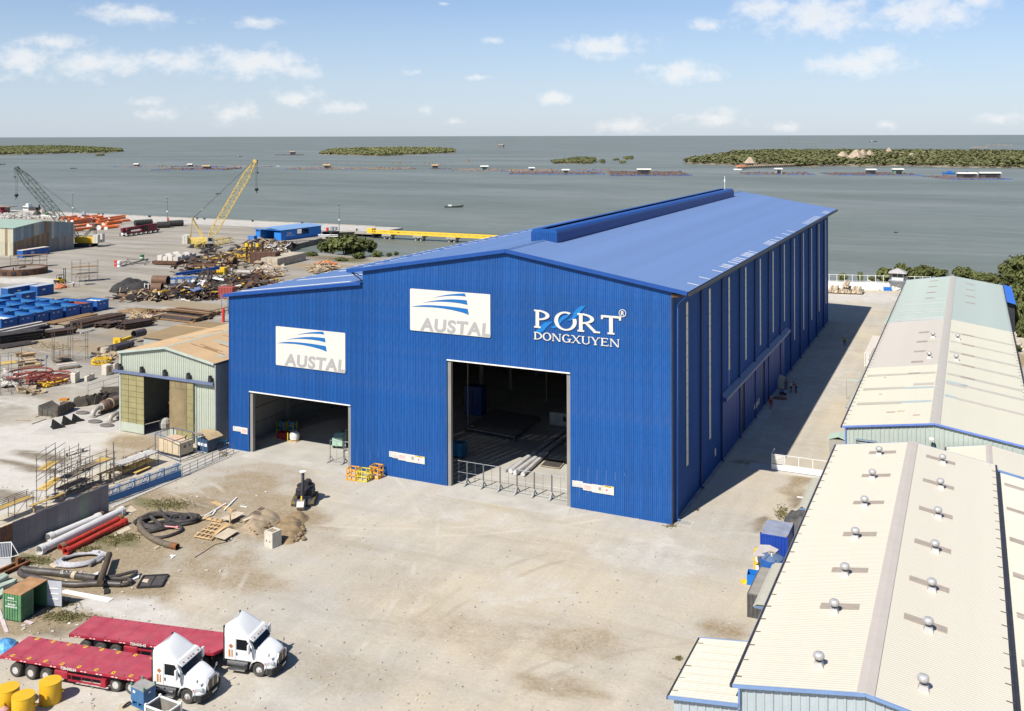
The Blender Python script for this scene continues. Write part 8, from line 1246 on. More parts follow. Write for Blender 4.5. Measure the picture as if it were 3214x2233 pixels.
def valve(label, p, q, r):
    t = thing('pipe_valve', label, 'pipe assembly', p, ang(p,q), 'valve assemblies by the shed'); L_ = (q-p).length; VB = M('valve_brown',(.13,.085,.06),.6,var=.3); B().tube([(1.6,0,r+.3),(L_,0,r+.3)],r,14).obj('body', VB, t, smooth='auto'); B().tube(cr([(-1.1,0,.15),(-.9,0,.7),(-.2,0,r+.3),(.9,0,r+.35)],5),.34,10).obj('elbow', M('valve_grey',(.42,.38,.33),.5,.3), t, smooth='auto'); B().lathe((-1.1,0,0),[(.55,0),(.55,.2)],14).obj('foot_flange', M('valve_grey',(0,0,0)), t)
    for x, k, m in ((.8,.75,M('valve_grey',(0,0,0))),(1.6,1.12,VB),(2.6,1.1,M('tan_band',(.4,.33,.22)))): B().lathe((x,0,r+.3),[(r*k,-.1),(r*k,.1)],16,'x').obj('flange', m, t)
    B().lathe((1.2,0,r+.3),[(r*.7,-.4),(r*1.05,0),(r*.9,.4)],14,'x').obj('bulb', VB, t); B().bb(.6,L_,-r*.6,r*.6,0,.3).obj('skid', DKS, t); return t
valve('large brown pipe valve assembly lying left of the shed, rear', G('f',1400,1160), G('f',1720,1030), .75); valve('second brown pipe valve assembly at the shed corner, front', G('f',1650,1230), G('f',1850,1150), .62)
for x, y, lb in ((1360,1255,'dark grey oval mat near the valve, rear'),(1530,1310,'dark grey oval mat near the valve, front'),(1180,1130,'long dark rubber mat on the concrete pad')): one('rubber_mat', lb, 'mat', B().lathe((0,0,0),[(.9,0),(.95,.15),(.6,.25)],14), M('rubber_grey',(.13,.12,.105),.9,var=.2), G('f',x,y)).scale = (1.2,.8,1)
for i, (x0, y0, x1, y1) in enumerate(((215,1235,430,1240),(455,1290,660,1215),(505,1190,600,1160),(720,1200,780,1185))): one('loose_lath', ('long','slanted','short','tiny')[i]+' brown lath lying on the pale yard by the mould', 'lath', B().beam(up(G('f',x0,y0),.06),up(G('f',x1,y1),.06),.1,.08), OLDW)
railing('thin wire railing left of the rusty shed', [G('f',1260,890),G('f',1700,760)], 1.9, (.9,1.8), SCAF, 3.2, 'wire_railing', .03); one('black_grille', 'black slotted grille rack beside the shed', 'rack', B().bb(0,2.6,-.1,.1,.6,1.9).bb(.1,.3,-.1,.1,0,.6).bb(2.3,2.5,-.1,.1,0,.6), MB_, G('f',1455,930), R(35)); 
for i in range(3): one('float_ball', 'small pale float ball on the black grille', 'float', B().lathe((0,0,0),[(.05,0),(.22,.2),(.05,.42)],10), WHITE, up(G('f',1490+i*42,905-i*12),.9)+Vector((.2,-.3,0)), 0, 'pale float balls')
tb2 = thing('steel_stair', 'galvanised stair tower beside the hall corner under the red container', 'stair', G('e',1510,835)); [B().beam((x,y,0),(x,y,3.8),.14).obj('post', STEEL, tb2) for x in (0,2) for y in (0,2)]; [B().beam((0,y,z),(2,y,z+.9),.1).obj('brace', STEEL, tb2) for y in (0,2) for z in (.3,1.5,2.7)]; railing('rusty railing by the steel stair', [G('e',1350,930),G('e',1600,870)], 1.6, (.8,1.5), STL2, 3., 'rusty_railing', .08)
# ================================================================== BAY, TREES, PEOPLE
def W(k, x, y): return G(k, x, y, -2.)
# ---- mangrove islands
island([(-140,470),(60,462),(200,462),(300,466),(378,472),(384,477),(330,481),(230,481),(140,484),(40,487),(-140,488)], 11, 9, 1)
island([(1001,486),(1030,476),(1120,470),(1250,469),(1370,470),(1425,474),(1428,480),(1340,484),(1260,488),(1190,491),(1120,488)], 10, 9, 2)
island([(1736,513),(1790,504),(1830,500),(1866,503),(1872,510),(1850,515),(1790,515)], 6, 6.5, 3); island([(1731,511),(1745,506),(1756,509),(1752,514),(1738,515)], 5, 5, 4); island([(1881,509),(1894,506),(1897,513),(1884,514)], 4.5, 5, 5)
for pl, s in (([(1925,503),(1940,501),(1942,504),(1927,505)],6),([(1945,511),(1960,508),(1962,513),(1948,514)],7),([(1957,497),(1985,493),(1987,501),(1965,503)],8),([(2250,486),(2280,484),(2282,487),(2252,488)],9),([(2174,499),(2184,496),(2188,501),(2176,502)],10),([(300,489),(325,486),(327,489),(302,491)],11)): island(pl, 4.5, 3.5, s)
hutp = W('S',2690,503); g2 = W('S',2780,497)
island([(2152,515),(2170,505),(2230,499),(2290,489),(2300,483),(2420,478),(2600,478),(2900,479),(3214,482),(3420,486),(3420,527),(3214,528),(3050,527),(2930,525),(2860,522),(2740,524),(2680,523),(2600,521),(2560,525),(2480,523),(2400,519),(2300,520),(2220,517)], 12, 10, 12, 9, ((hutp.x,hutp.y,55),(g2.x,g2.y,60),(g2.x-40,g2.y+120,50)))
struct(B().prism([tuple(W('S',*q)[:2]) for q in ((2740,497),(2810,493),(2830,500),(2760,501))],-3,-1.6,'z').obj('lagoon', MT.get('lagoon_water') or M('lagoon_water',(.16,.18,.19),.3)))
TH = M('thatch',(.34,.265,.19),.95,var=.2,vs=.3)
def hut(label, p, r, h, n=4, rz=.4):
    t = thing('thatched_hut', label, 'hut', p, rz, 'thatched huts on the large island'); B().lathe((0,0,0),[(r*.6,0),(r*.6,h*.45)],n).obj('wall', M('hut_wall',(.30,.24,.16)), t); B().lathe((0,0,h*.35),[(r*1.1,0),(r*.75,h*.25),(r*.25,h*.6),(.1,h*.66)],n).obj('roof', TH, t)
hut('big thatched hut in the clearing of the large island', W('S',2688,511), 14, 20); hut('thatched gazebo at the island end of the wooden pier', W('S',2354,523), 8, 13, 6); hut('small thatched hut right of the big one', W('S',2708,500), 9, 17); hut('low thatched hut at the left of the clearing', W('S',2645,501), 11, 14); hut('thatched hut right behind the big one', W('S',2730,498), 9, 15); hut('far thatched tower hut by the island lagoon', W('S',2790,488), 8, 16, 6); hut('pale thatched hut at the right of the lagoon', W('S',2862,500), 9, 11); hut('small pale thatched hut among trees right of the lagoon', W('S',2828,498), 7, 8)
for x0, y0, x1, y1, lb in ((2735,489,2790,489,'long low thatched gallery behind the island lagoon'),(2800,490,2840,490,'short thatched gallery right of the tower hut'),(2890,489,2935,489,'low thatched gallery far right on the island')):
    p, q = W('S',x0,y0), W('S',x1,y1); t = thing('thatched_gallery', lb, 'gallery', p, ang(p,q)); L_ = (q-p).length; B().prism([(-4,4),(0,8),(4,4)],0,L_,'x').obj('roof', TH, t); B().bb(0,L_,-3,3,0,4).obj('wall', M('hut_wall',(.3,.24,.16)), t)
p, q = W('S',2312,531), W('S',2570,520); t = thing('wooden_pier', 'long wooden pier reaching to the large island', 'pier', p, ang(p,q)); L_ = (q-p).length; B().bb(0,L_,-1.5,1.5,2.0,2.6).obj('deck', OLDW, t)
for i in range(36): B().bb(i*L_/36,i*L_/36+.5,-1.2,1.2,-2,4.2).obj('post', OLDW, t)
p = W('S',2315,534); t = thing('pontoon', 'pontoon with orange roofed platform at the pier head', 'pontoon', p, ang(p,W('S',2350,530))); B().bb(0,30,-5,5,0,1.2).obj('deck', WHITE, t); B().prism([(-5,3.5),(0,6),(5,3.5)],4,30,'x').obj('roof', M('orange_roof',(.42,.17,.08),.8), t); [B().bb(x,x+.5,y-.2,y+.2,1.2,3.6).obj('post', OLDW, t) for x in (5,28) for y in (-4,4)]
# ---- floating fish farms
RAFT = M('raft_timber',(.27,.20,.15),.9,var=.3,vs=.2,rnd_=.15); RAFTB = M('raft_dark',(.17,.12,.105),.9,var=.3,rnd_=.2); FLB = M('float_blue',(.03,.14,.42),.5,var=.2); HUTC = dict(teal=M('hut_teal',(.10,.25,.27)), grey=M('hut_grey',(.36,.35,.34)), brown=M('hut_brown',(.16,.11,.08)), dark=M('hut_dark',(.07,.06,.055)), blue=M('hut_blue',(.10,.22,.34)), green=M('hut_green',(.14,.24,.17)))
ROOFW = M('hut_roof_white',(.64,.62,.55)); ROOFT = M('hut_roof_tan',(.48,.33,.18))
def raft(label, x0, x1, y, dep, mat, huts, floats=0, junk=.5, skew=0., seed=0, name='fish_farm'):
    """floating frame farm from x0 to x1 at waterline y; dep = metres back to front; huts = (x, width, height, wall, roof)"""
    g = np.random.default_rng(seed+50); dep *= 2.7; p, q = W('S',x0,y), W('S',x1,y); t = thing(name, label, 'fish farm', p, ang(p,q), 'floating fish farms in the bay'); L_ = (q-p).length; n = max(4,int(L_/6)); m = max(3,int(dep/9)); d = B()
    for i in range(n+1): d.beam((i*L_/n+g.normal()*.6,skew*0,.25),(i*L_/n+g.normal()*.8+skew*dep,dep,.35),1.0,.5)
    d.obj('cross_beams', mat, t); d = B()
    for j in range(m+1): d.beam((g.uniform(0,6)+skew*dep*j/m,j*dep/m,.5),(L_-g.uniform(0,8)+skew*dep*j/m,j*dep/m,.55),1.2,.5)
    d.obj('walkways', mat, t)
    if junk: 
        b = B(); [b.box((g.uniform(0,L_),g.uniform(0,dep),.9),(g.uniform(.6,3.5),g.uniform(.5,1.6),g.uniform(.3,1.6)),rz=g.uniform(0,3)) for _ in range(int(L_*junk*2))]; stuff(b.obj('clutter', mat, t))
    if floats: 
        b = B(); [b.box((i*L_/floats/2+g.normal(),g.choice([-.4,dep*.5,dep]),.3),(g.uniform(1.2,2.6),1,.9)) for i in range(floats*2)]; stuff(b.obj('floats', FLB, t))
    for x, w_, h, wl, rf in huts:
        o = (W('S',x,y)-p).dot((q-p).normalized()); h0 = B().bb(o-w_*.28,o+w_*.28,dep*.3,dep*.3+5,.5,h*.72).obj('hut', HUTC[wl], t); B().prism([(dep*.3-1,h*.72-.2),(dep*.3+2.5,h*.72+.9),(dep*.3+6.2,h*.72-.2),(dep*.3+6.2,h*.72-.5),(dep*.3-1,h*.72-.5)],o-w_*.28-1,o+w_*.28+1,'x').obj('roof', ROOFW if rf == 'w' else ROOFT, h0); B().bb(o-w_*.15,o+w_*.2,dep*.3-.1,dep*.3,.6,h*.5).obj('door', DARK, h0)
    return t
for i, a in enumerate((('long thin timber fish farm with white roofed hut, leftmost in the bay',347,534,525,9,RAFT,((419,10,5.5,'dark','w'),),12,.25),('dark blue edged fish farm nearest the quay, with a dark hut',474,699,535,26,RAFTB,((626,16,6.5,'dark','t'),),46,.5),('small fish farm with brown hut behind the dark blue edged one',558,700,525,8,RAFTB,((589,10,5,'brown','w'),),8,.2),('low fish farm strip right behind the yellow crane jib',642,838,525,10,RAFT,(),26,.15),('long brown fish farm with tan roofed hut right of the yellow crane',898,1291,532,16,RAFT,((1017,14,7,'brown','t'),),24,.45),('tiny raft with one dark hut alone on the water',1345,1405,531,6,RAFTB,((1363,12,6.5,'dark','t'),),5,.1),
      ('fish farm with teal hut under a pale roof',1417,1568,537,20,RAFT,((1516,15,7,'teal','w'),),12,.4),('wide fish farm with a small blue grey hut',1570,1745,540,26,RAFT,((1666,10,5.5,'blue','w'),),20,.5),('blue drummed fish farm with a green gabled hut',1598,1897,548,22,RAFTB,((1775,12,6,'green','w'),),70,.6),('thin far strip of fish farm right of the green hut',1815,1915,536,8,RAFT,(),12,.2),('dense dark fish farm with a broad pale roofed hut',1918,2172,553,42,RAFTB,((2029,24,8,'dark','w'),),60,1.6),
      ('fish farm with a square grey hut below the wooden pier',2349,2562,549,18,RAFTB,((2453,12,8,'grey','w'),),46,.4),('fish farm with two dark huts and a blue boat shelter',2620,2888,551,22,RAFTB,((2752,16,7.5,'dark','w'),(2838,18,8,'green','w')),60,.5),('fish farm with two long pale roofs, rightmost in the bay',2981,3174,564,26,RAFTB,((3066,30,7,'dark','w'),(3140,33,7.5,'dark','w')),60,.4),('ramshackle fish farm hut far out by the middle island',1724-860,1800-862,488,14,RAFTB,((912,20,11,'dark','t'),),4,.8))): raft(*a, seed=i)
t = thing('stilt_hut', 'lone stilt hut far out on open water', 'hut', W('S',1574,467)); B().bb(-8,8,-4,4,6,12).obj('cabin', HUTC['brown'], t); B().bb(-9,9,-5,5,12,13).obj('roof', ROOFW, t); [B().bb(x-.5,x+.5,y-.5,y+.5,-1,6).obj('leg', OLDW, t) for x in (-7,7) for y in (-3,3)]
def boat(label, p, L_, rz, m, cab=None):
    t = thing('boat', label, 'boat', p, rz, 'small boats in the bay'); s = []
    for f, w_, z0, z1 in ((-.5,.5,.1,1.0),(-.3,.9,-.1,.85),(.1,1.0,-.15,.85),(.35,.6,0,1.1),(.5,.06,.4,1.5)): s.append([(f*L_,w_*L_*.11,z1*L_*.09),(f*L_,w_*L_*.07,z0*L_*.09),(f*L_,-w_*L_*.07,z0*L_*.09),(f*L_,-w_*L_*.11,z1*L_*.09),(f*L_,0,z1*L_*.075)])
    b = loft(s); n = 5; b.f += [(i*n+4,i*n,(i+1)*n,(i+1)*n+4) for i in range(4)]; b.obj('hull', m, t)
    B().bb(-.3*L_,-.12*L_,-.06*L_,.06*L_,.06*L_,.15*L_).obj('cabin', cab or WHITE, t)
DB = M('boat_dark',(.08,.085,.08),.6); boat('long low dark fishing boat off the yellow bridge', W('S',1425,652), 11.5, R(35), DB); boat('dark round boat near the yellow crane pendants', W('S',685,610), 5, R(80), DB, DB); boat('white motor boat near the horizon on the right', W('S',2741,446), 45, R(20), DB); boat('tiny dark boat off the far warehouse', W('S',2812,731), 3.2, R(60), DB, DB); boat('small dark boat right of the black crane hook', W('S',230,530), 9, R(30), DB, DB); boat('white speck of a boat between two fish farms', W('S',873,523), 6, R(10), WHITE); boat('dark boat at the left frame edge', W('S',4,518), 14, R(20), DB, DB); boat('blue boat moored left of the pale roofed fish farm', W('S',2998,548), 26, R(12), FLB, FLB); boat('small boat near the horizon above the yellow crane', W('S',750,493), 12, R(20), DB); boat('white boat near the horizon above the large island', W('S',2474,431), 60, R(10), DB)
st = B(); g = np.random.default_rng(4)
for x0, x1, y in ((1220,1290,520),(1325,1390,521),(980,1060,521),(1035,1180,519),(1460,1475,511)): 
    for k in range(16): p = W('S',float(g.uniform(x0,x1)),y+float(g.normal()*.6)); st.bb(p.x-.2,p.x+.2,p.y-.2,p.y+.2,-1,g.uniform(1.5,4.5))
for x0, x1, y in ((3050,3100,466),(3095,3180,458),(2480,2570,449),(1540,1640,451),(1370,1420,443),(1720,1780,443)):
    for k in range(22): p = W('S',float(g.uniform(x0,x1)),y-.03*0+float(g.normal()*.4)); st.bb(p.x-1.2,p.x+1.2,p.y-1,p.y+1,-1,g.uniform(2,4))
stuff(st.obj('net_stakes', M('stake_brown',(.26,.20,.15))))
p = G('a',740,850,-2); p = W('a',745,868); t = thing('work_boat', 'work boat with white wheelhouse and masts moored behind the quay', 'boat', (p.x,374,-2.), R(0)); B().prism([(-7,.4),(-7.6,2.2),(7.6,2.4),(6.2,.4)],-2.2,2.2).obj('hull', M('hull_grey',(.28,.28,.27),.6), t); wb_ = B().bb(-4.5,0,-1.6,1.6,2.2,4.6).obj('wheelhouse', WHITE, t); B().bb(-4.3,-.2,-1.64,-1.6,3.2,4.0).obj('window', DARK, wb_); B().bb(-2.5,-.5,-1.2,1.2,4.6,6.0).obj('bridge', WHITE, t); B().beam((-1.4,0,6),(-1.4,0,11),.16).beam((-2.6,0,9),(-.2,0,9),.1).obj('mast', STEEL, t); B().bb(.5,6,-1.5,1.5,2.3,4.0).obj('deck_gear', DKS, t); B().prism([(6,2.3),(6.6,5.6),(7,5.6),(7.2,2.3)],-.3,.3).obj('post', DARK, t)
one('quay_cabin', 'dark cabin with white roof at the left end of the quay', 'cabin', B().bb(-4,4,-2,2,0,3.5).bb(1,9,-2.5,2.5,3.0,3.4), M('dusty_brown',(.25,.21,.17)), G('a',25,865)); one('red_machine', 'red machine at the left end of the quay', 'machine', B().bb(-3,3,-1.5,1.5,.3,2.2).bb(-1,1.6,-1.3,1.3,2.2,3.6), M('dark_red_paint',(.16,.012,.02)), G('a',10,890))
# ---- yellow truss bridge on concrete piers
YB = M('bridge_yellow',(.74,.46,.03),.5,var=.06); p, q = Vector((-229,345.4,.2)), Vector((-80,345.4,.2)); t = thing('truss_bridge', 'yellow steel truss bridge on concrete piers running behind the hall', 'bridge', p); L_ = (q-p).length; B().bb(0,L_,-1.2,1.2,.0,.2).obj('deck', M('bridge_deck',(.50,.36,.10),.7), t)
for y in (-1.3,1.3):
    B().beam((0,y,.15),(L_,y,.15),.3,.45).obj('bottom_chord', YB, t); B().beam((0,y,1.1),(L_,y,1.1),.25,.3).obj('top_chord', YB, t); n = 90
    for i in range(n): B().beam((i*L_/n,y,.3 if i%2 else 1.05),((i+1)*L_/n,y,1.05 if i%2 else .3),.16).obj('diagonal', YB, t)
B().bb(-.5,2.0,-1.6,1.6,.0,1.9).obj('portal', YB, t)
for x in (9.5,24.5,40,55): pr = B().bb(x-2.2,x+2.2,-2.2,2.2,-.9,-.05).obj('pier_cap', CONC2, t); [B().lathe((x+a,b_,-6),[(.45,0),(.45,5.2)],10).obj('pile', CONC2, pr) for a in (-1.2,1.2) for b_ in (-1.3,1.3)]
railing('low walkway railing and piles along the inlet edge', [G('c',150,555),G('c',385,560)], 1.1, (.5,1.05), STEEL, 3, 'walkway_railing', .06); t = thing('walkway', 'concrete walkway on short piles along the inlet', 'walkway', G('c',150,560,0)); p, q = G('c',150,560), G('c',385,565); B().beam((0,0,-.2),q-p+Vector((0,0,-.2)),2.2,.35).obj('deck', CONC, t); [B().lathe(tuple((q-p)*f+Vector((0,0,-3))),[(.35,0),(.35,2.7)],8).obj('pile', CONC2, t) for f in (.05,.3,.55,.8,1)]
for k, x, y, w_, h, m, lb in (('c',155,505,1.6,1.3,M('mark_red',(0,0,0)),'red machine on the wharf approach, left'),('c',258,490,.8,1.8,M('mark_red',(0,0,0)),'red upright box on the wharf approach'),('c',315,480,1.2,1.8,STEEL,'grey box on the wharf approach, left of the mast'),('c',350,470,1.6,1.4,STEEL,'grey box on the wharf approach, nearest the mast'),('c',300,520,5,1.2,DKS,'dark clutter heap on the wharf approach')): one('wharf_box', lb, 'box', B().bb(-w_/2,w_/2,-w_/2,w_/2,0,h), m, G(k,x,y))
one('wharf_bollard', 'single dark bollard on the wharf head deck', 'bollard', B().lathe((0,0,0),[(.3,0),(.25,.7),(.5,.9),(.4,1.1)],10), BLACK, up(G('c',612,488),.12))
# ---- trees
def crown_mesh(seed, r, h, per=34, clumps=26, size=.38):
    g = np.random.default_rng(seed); d = g.normal(size=(clumps,3)); d /= np.linalg.norm(d,axis=1)[:,None]; c = d*(g.random(clumps)**.4)[:,None]*np.array([r*.8,r*.8,h*.42]); c[:,2] += h*.5; rad = r*(.22+.2*g.random(clumps)); v, f = quads_cloud(c, rad, per, size, seed+100, .8); return v, f
CROWNS = [crown_mesh(s,1.0,1.5,40,34,.10) for s in range(4)]; CRM = []
for i, (v, f) in enumerate(CROWNS): o = np_obj('crown', v, f, LEAFT); CRM.append(o.data); bpy.data.objects.remove(o)
def trunk_mesh(seed):
    g = random.Random(seed); b = B()
    for k in range(3): a = k*2.1+g.random(); b.tube([(0.05*math.cos(a),.05*math.sin(a),-.05),(.14*math.cos(a),.14*math.sin(a),.3),(.4*math.cos(a),.4*math.sin(a),.8)],.055,6,True,.02)
    m = b.mesh('trunk'); m.materials.append(BARK); return m
TRM = [trunk_mesh(s) for s in range(3)]; tn = 0
def tree(label, p, r, h, dry=False, group='shore trees', name='mangrove_tree'):
    global tn; t = thing(name, label, 'tree', p, rnd.uniform(0,6.28), group); c = part('crown', CRM[tn%4], None, t, (0,0,0), (0,0,0), (r,r,h/1.5))
    part('trunk', TRM[tn%3], None, t, (0,0,0), (0,0,0), (r*.8,r*.8,h*.6)); tn += 1; return t
def tree_at(label, k, x, y, wpx, hpx, **kw): p = G(k,x,y,kw.pop('z',0)); m = MPP(p)/CR[k][2]; sc_ = kw.pop('sc',1); return tree(label, p, wpx*m/2*sc_, hpx*m*1.1, **kw)
TG = 'mangrove trees by the inlet'
for a in (('broad mangrove in the middle of the inlet clump',470,770,330,220),('mangrove filling the right of the inlet clump',620,765,220,200),('mangrove filling the left of the inlet clump',320,740,240,170),('grey thin mangrove at the left end of the inlet clump',190,740,90,130),('short rounded mangrove below the inlet clump',640,830,150,90),('slender tree with a bare trunk right of the inlet clump',780,740,150,150),('low bush right of the slender inlet tree',850,810,110,90),('low bush at the left mud edge of the inlet',60,800,130,70),('mid bush in front of the inlet clump',420,860,140,60),('small bush peeping over the hall roof, left',995,790,70,45),('small bush peeping over the hall roof, right',1085,775,50,45),('back mangrove of the inlet clump',540,690,200,160)): tree_at(a[0],'c',*a[1:],group=TG,z=-.6,sc=1.3)
SG = 'shore trees behind the far wall and warehouse'
for a in (('shore bush behind the wall near the hall corner',300,372,120,95),('thin shrub behind the wall railing',490,372,70,110),('shore bush behind the middle of the wall',620,385,90,70),('round shore tree left of the watch tower',770,395,220,180),('tall shore tree directly behind the watch tower',940,360,150,190),('shore tree right of the watch tower',1060,360,200,150),('taller shore tree behind the far roof ridge, left',1210,330,190,140),('low shore tree behind the far roof, left of the ridge gap',1370,330,200,100),('shore tree right of the gap behind the roof ridge',1620,360,230,150),('low shore tree behind the right roof slope',1790,390,190,130),('shore tree sloping down by the right eave',1930,420,200,140),('big tree at the right frame edge, tallest',2240,440,380,360),('big dark tree beside the blue side roof',2120,440,280,260),('dense tree at the frame edge below the tallest',2280,620,300,280),('dense tree beside the right eave, middle',2190,640,200,230),('tree at the right frame edge, lower',2260,880,200,300),('small bush at the right edge by the rocks',2230,1140,90,70),('tree filling the right frame edge, front',2290,1000,150,220)): tree_at(a[0],'w',*a[1:],group=SG)
for i, (x, y) in enumerate(((24,215),(30,235),(22,250),(38,255),(16,262),(48,230),(28,195))): tree(('first','second','third','fourth','fifth','sixth','seventh')[i]+' of the shore trees standing past the right frame edge', Vector((x,y,0)), 5, 8, group=SG)
rk = B(); g = np.random.default_rng(12)
for k in range(200): p = G('w',float(g.uniform(2170,2297)),float(g.uniform(700,1130))); r = g.uniform(.15,.5); rk.box(up(p,r*.3),(r*2,r*1.5,r*1.2),rz=g.uniform(0,3),rx=g.uniform(-.5,.5))
stuff(rk.obj('shore_rocks', M('shore_rock',(.42,.37,.30),.95,var=.25)))
# ---- weeds in the yard
gv, g = [], np.random.default_rng(21); WD = leafmat('weed_blades',(.11,.105,.04),(.26,.21,.10))
spots = [(k,x,y,rx,ry,n) for k, x, y, rx, ry, n in (('k',450,760,260,60,260),('k',1400,470,260,60,300),('k',1150,620,200,50,200),('l',980,230,330,90,420),('l',350,790,160,70,160),('l',80,860,120,50,120),('k',900,1500,330,60,240),('n',900,260,300,80,160),('k',820,1340,220,50,120),('u',1260,1320,60,80,160),('f',1550,290,160,70,160),('c',250,850,250,60,160),('c',600,830,260,50,200),('k',150,740,120,30,120),('u',150,1445,60,14,40),('u',415,1280,20,12,20),('A',100,625,20,12,30),('w',2220,1110,60,40,60),('f',700,170,300,50,160),('j',20,1160,60,40,50))]
for k, x, y, rx, ry, n in spots:
    for _ in range(n):
        p = G(k,x+g.normal()*rx*.5,y+g.normal()*ry*.5); gv.append((p.x,p.y,.06))
gv = np.array(gv); v, f = quads_cloud(gv, np.full(len(gv),.11), 5, .05, 5, .9); v[:,2] = np.abs(v[:,2]); stuff(np_obj('weeds', v, f, WD))
lt_ = B(); g = np.random.default_rng(31)
for k in range(95):
    kk, x, y = [('k',g.uniform(300,1848),g.uniform(300,1500)),('l',g.uniform(0,1915),g.uniform(50,1500)),('m',g.uniform(0,1400),g.uniform(300,1200)),('n',g.uniform(300,2200),g.uniform(100,500))][int(g.integers(4))]; p = G(kk,float(x),float(y)); s = g.uniform(.05,.17); lt_.box(up(p,.05),(s*2,s,.05),rz=g.uniform(0,3),rx=g.normal()*.2)
stuff(lt_.obj('litter', M('litter_pale',(.55,.52,.46),.9,var=.3)))
st2 = B()
for k in range(900): p = G('S',float(g.uniform(0,2300)),float(g.uniform(1450,2233))); s = g.uniform(.025,.10); st2.box(up(p,s*.3),(s*2,s*1.5,s),rz=g.uniform(0,3),rx=g.normal()*.3)
stuff(st2.obj('stones', M('loose_stone',(.36,.33,.28),.95,var=.35)))
# ---- people
SKIN = M('skin',(.30,.17,.10),.6); HAT = dict(yellow=M('hat_yellow',(.70,.45,.03),.4), white=M('hat_white',(.75,.75,.73),.4), none=M('dark_hair',(.02,.018,.016),.7))
def skin_obj(name, joints, edges, mat, parent):
    me = bpy.data.meshes.new(name); me.from_pydata([j[0] for j in joints], edges, []); o = bpy.data.objects.new(name, me); COL.objects.link(o); o.parent = parent; me.materials.append(mat)
    s = o.modifiers.new('skin','SKIN'); s.use_smooth_shade = True
    for v, j in zip(me.skin_vertices[0].data, joints): v.radius = (j[1],j[2] if len(j) > 2 else j[1])
    me.skin_vertices[0].data[0].use_root = True; sb = o.modifiers.new('sub','SUBSURF'); sb.levels = sb.render_levels = 1; return o
def person(label, p, rz, top, legs, hat, pose='walk', stripes=False, group=None):
    """x forward. One skinned body, clothes over it, face, hands with fingers"""
    t = thing('person', label, 'person', p, rz, group); sq = pose in ('crouch','kneel'); hp = .32 if pose == 'crouch' else .50 if pose == 'kneel' else .93; ln = .22 if sq else .1 if pose == 'bend' else .02
    if pose == 'bend': ln = .30
    ch = Vector((ln*.8,0,hp+.42*(.92 if ln > .15 else 1))); nk = Vector((ln*1.1,0,hp+.56*(.94 if ln > .15 else 1))); hd = nk+Vector((.05+ln*.2,0,.14)); J = [((0,0,hp),.12,.15),((ln*.4,0,hp+.22),.11,.14),(tuple(ch),.12,.17),(tuple(nk),.055),(tuple(hd),.085,.075),(tuple(hd+Vector((.01,0,.10))),.085,.075)]; E_ = [(0,1),(1,2),(2,3),(3,4),(4,5)]; cuffs = []
    for s in (-1,1):
        st_ = .22*s if pose == 'walk' else 0; n = len(J)
        if sq: kn = Vector((.38,s*.16,hp+.14)); an = Vector((.06,s*.14,.09)) if pose == 'crouch' else Vector((.0 if s < 0 else .34,s*.14,.09)); kn = kn if pose == 'crouch' or s > 0 else Vector((.15,s*.14,.08)); an = an if pose == 'crouch' or s > 0 else Vector((-.28,s*.14,.08))
        else: kn = Vector((st_*.6+.04,s*.11,.5)); an = Vector((st_*1.1-.02,s*.12,.09))
        J += [((0,s*.1,hp-.03),.095),(tuple(kn),.07),(tuple(an),.05),(tuple(an+Vector((.16,0,-.04))),.04)]; E_ += [(0,n),(n,n+1),(n+1,n+2),(n+2,n+3)]; m = len(J)
        sh = ch+Vector((0,s*.2,.06)); sw = -.25*s if pose == 'walk' else (.35 if pose != 'stand' else .05); el = sh+Vector((sw*.5,s*.06,-.27 if not (sq or pose == 'bend') else -.2)); wr = el+Vector((.1+sw*.5,-s*.02,-.24 if not sq else -.06)); J += [(tuple(sh),.07),(tuple(el),.05),(tuple(wr),.032),(tuple(wr+(wr-el).normalized()*.09),.03,.04)]; E_ += [(2,m),(m,m+1),(m+1,m+2),(m+2,m+3)]; cuffs.append((sh,el,wr))
        hb2 = wr+(wr-el).normalized()*.10; dd = (wr-el).normalized()
        for q in range(4): fo = hb2+Vector((0,0,0))+dd.cross(Vector((0,1,0))).normalized()*(q-1.5)*.02; k = len(J); J += [(tuple(fo+dd*.03),.011),(tuple(fo+dd*(.075+.01*(1.5-abs(q-1.5)))-Vector((0,s*.02,0))),.009)]; E_ += [(m+3,k),(k,k+1)]
        k = len(J); J += [(tuple(wr+dd*.05+Vector((.03,-s*.01,0))),.013),(tuple(wr+dd*.10+Vector((.055,-s*.015,0))),.01)]; E_ += [(m+2,k),(k,k+1)]
    body = skin_obj('body', J, E_, SKIN, t)
    for s in (-1,1): B().lathe(tuple(hd+Vector((.083,s*.03,.055))),[(.001,-.01),(.011,0),(.001,.01)],6).obj('eye', BLACK, body); B().lathe(tuple(hd+Vector((.0,s*.08,.04))),[(.012,-.025),(.02,0),(.012,.03)],6).obj('ear', SKIN, body)
    B().prism([(hd.x+.08,hd.z+.05),(hd.x+.108,hd.z+.015),(hd.x+.08,hd.z+.005)],-.014,.014).obj('nose', SKIN, body); B().box(tuple(hd+Vector((.083,0,-.02))),(.012,.045,.01)).obj('mouth', M('lips',(.22,.08,.07)), body)
    tj = [((ln*.1,0,hp+.02),.14,.175),((ln*.4,0,hp+.22),.13,.165),(tuple(ch),.14,.19),(tuple(nk-Vector((0,0,.05))),.075)]; te = [(0,1),(1,2),(2,3)]
    for sh, el, wr in cuffs: k = len(tj); tj += [(tuple(sh),.088),(tuple(el),.068),(tuple(el+(wr-el)*.92),.05)]; te += [(2,k),(k,k+1),(k+1,k+2)]
    top_ = skin_obj('jacket', tj, te, top, t); lj = [((0,0,hp),.145,.175)]; le = []
